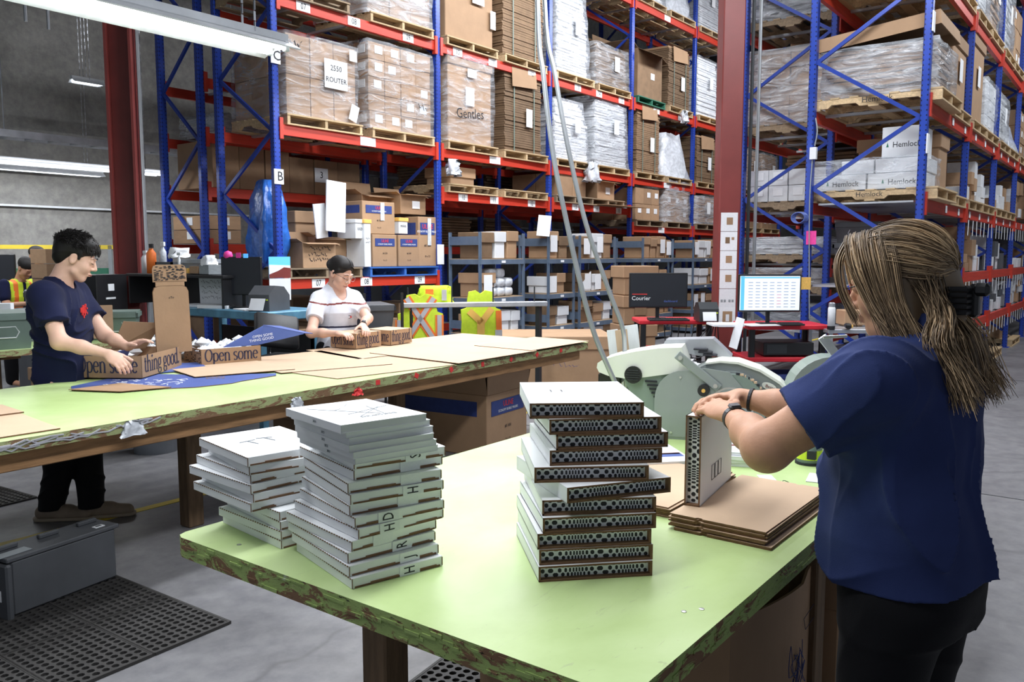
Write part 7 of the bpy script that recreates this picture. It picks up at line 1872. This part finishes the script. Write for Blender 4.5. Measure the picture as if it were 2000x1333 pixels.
RM = Matrix((Vector(rt), Vector(fw), Vector((0, 0, 1)))).transposed().to_4x4(); RM.translation = Vector(L(-.04, .166, 1.085)-B)
MB().box((0, 0, 0), (.022, .004, .016), 'paper', RM).box((-.009, .001, 0), (.012, .005, .016), 'red_ink', RM).box((0, .001, .009), (.022, .005, .004), 'navy_ink', RM).box((0, .001, -.009), (.022, .005, .004), 'navy_ink', RM).build('chest_emblem', p3)
Tt = Fig(); Tt.loft([(.72, 0, 0, .16, .13), (.92, 0, 0, .15, .12)], HD, .04, org=B)
for q in (1, -1): Tt.cap(L(q*.09, 0, .80), L(q*.1, 0, .10), .10, .07, .04)
link(Tt.mesh('trousers', .010, 'trousers_black', cuts=(lambda P: .07-P[:, 2],), org=B), 'trousers', p3)
for q in (1, -1):
    sh = Fig(); sh.cap(L(q*.1, -.04, .045), L(q*.1, .16, .04), .046, .04, .02); link(sh.mesh('shoe', .010, 'cloth_black', cuts=(lambda P: .002-P[:, 2],), org=B), 'shoe', p3)
face_bits(T3, p3, B, 1.1)
H = Fig(); hl = lambda x, y, z: hc+HR@(V3(x, y, z)*1.1)
H.ell(hl(0, -.022, .045), (.090, .112, .094), HR, .02); H.ell(hl(0, .012, .080), (.074, .066, .050), HR, .03); H.ell(hl(0, -.11, .02), (.045, .045, .045), HR, .03)
H.ell(hl(0, .112, -.005), (.080, .070, .088), HR, .012, True)
for q in (-1, 1): H.cap(hl(q*.070, .03, .04), hl(q*.076, .0, .0), .012, .010, .015)
me = H.mesh('hair', .005, 'hair_black', org=B); tone_mesh(me, (.35, 1, 0, 1)); hb = link(me, 'hair', p3)
paths = [cr([hl(.055*math.sin(a), .085*math.cos(a*.6), .095-.03*abs(math.sin(a))), hl(.075*math.sin(a), .02, .135-.065*abs(math.sin(a))), hl(.07*math.sin(a), -.06, .11-.08*abs(math.sin(a))), hl(.01*math.sin(a), -.12, .03)], 9) for a in rs.rand(300)*3.0-1.5]
strands('hair_strands', paths, 'hair_black', hb, .0016, B, seed=4)
gl = MB(); G = lambda x, y, z: tuple(hl(x, y, z)-B)
for q in (-1, 1):
    gl.tube([G(q*.034+.023*math.cos(a*.524), .112-.006*abs(math.cos(a*.524)), -.002+.018*math.sin(a*.524)) for a in range(13)], .0012, 'steel', 5)
    gl.tube([G(q*.057, .106, .006), G(q*.078, .05, .008), G(q*.084, .0, .004)], .0015, 'ink', 5)
gl.tube([G(-.01, .114, .002), G(.01, .114, .002)], .0012, 'steel', 5); gl.build('glasses', p3)
d_ = (lW-lE)/np.linalg.norm(lW-lE); band(lW-d_*.02, d_, .027, .014, 'cloth_black', p3, B, 'wristwatch', (0, -.3, .9))

# ---------------------------------------------------------------- 4. two workers in vests far left
def far_person(label, x, y, hd, hh, lean, arms):
    global B, HD, fw, rt
    B = V3(x, y, 0); HD = hd; fw = V3(math.cos(HD), math.sin(HD), 0); rt = V3(math.sin(HD), -math.cos(HD), 0); p = person(label, tuple(B))
    F = Fig(); c = L(0, .06+lean, hh-.11); R = basis(HD, .3+lean*2); T = head(F, c, R, 1.0, L(0, lean*.5, hh-.30))
    k = hh/1.7; F.loft([(.9*k, 0, 0, .15, .10), (1.2*k, 0, lean*.3, .17, .11), (1.40*k, 0, lean*.5, .13, .08)], HD, .05, org=B)
    for q in (-1, 1):
        s_ = L(q*.19, lean*.5, 1.37*k); e = L(q*.24, lean*.5+.08, 1.10*k); w = L(q*.10, lean*.5+.30, 1.10*k+.02)
        F.cap(s_, e, .05, .042, .03); F.cap(e, w, .038, .026, .03); hand(F, w, tuple(fw-rt*q*.3), (0, 0, 1), q, (.3, .3, .3))
        F.cap(L(q*.09, 0, .85*k), L(q*.1, 0, .09), .08, .04, .05); F.cap(L(q*.1, 0, .05), L(q*.1, .15, .035), .035, .03, .03)
    link(F.mesh('body', .008, 'skin', org=B), 'body', p)
    S = Fig(); S.loft([(.85*k, 0, 0, .18, .13), (1.2*k, 0, lean*.3, .19, .14), (1.38*k, 0, lean*.5, .16, .10), (1.44*k, 0, lean*.5, .07, .06)], HD, .03, org=B)
    for q in (-1, 1): S.cap(L(q*.19, lean*.5, 1.37*k), L(q*.23, lean*.5+.05, 1.2*k), .066, .062, .04)
    def fc(C):
        xx = (C-B)@rt; o = np.where(np.abs(xx) < .165, 1, 0); o = np.where((np.abs(np.abs(xx)-.10) < .022) | (np.abs(C[:, 2]-1.08*k) < .03), 2, o); return np.where(np.abs(xx) < .02, 0, o)
    link(S.mesh('safety_vest', .010, ['shirt_navy', 'lime', 'orange'], org=B, face=fc), 'safety_vest', p)
    Tt = Fig(); Tt.loft([(.75*k, 0, 0, .16, .12), (.92*k, 0, 0, .16, .12)], HD, .04, org=B)
    for q in (-1, 1): Tt.cap(L(q*.09, 0, .80*k), L(q*.1, 0, .08), .10, .07, .04)
    link(Tt.mesh('trousers', .014, 'trousers_black', org=B), 'trousers', p)
    H = Fig(); hq = lambda x, y, z: c+R@V3(x, y, z); H.ell(hq(0, -.02, .05), (.085, .105, .086), R, .02); H.ell(hq(0, .11, -.02), (.07, .06, .07), R, .01, True)
    me = H.mesh('hair', .008, 'hair_black', org=B); tone_mesh(me, (.4, 1, 0, 1)); link(me, 'hair', p)
far_person('person with dark hair and orange trimmed vest, farther of two workers far left', 4.93, 11.60, math.radians(-20), 1.70, .02, 0)
far_person('person bending forward in yellow vest, nearer of two workers far left', 4.50, 11.08, math.radians(-75), 1.56, .16, 0)
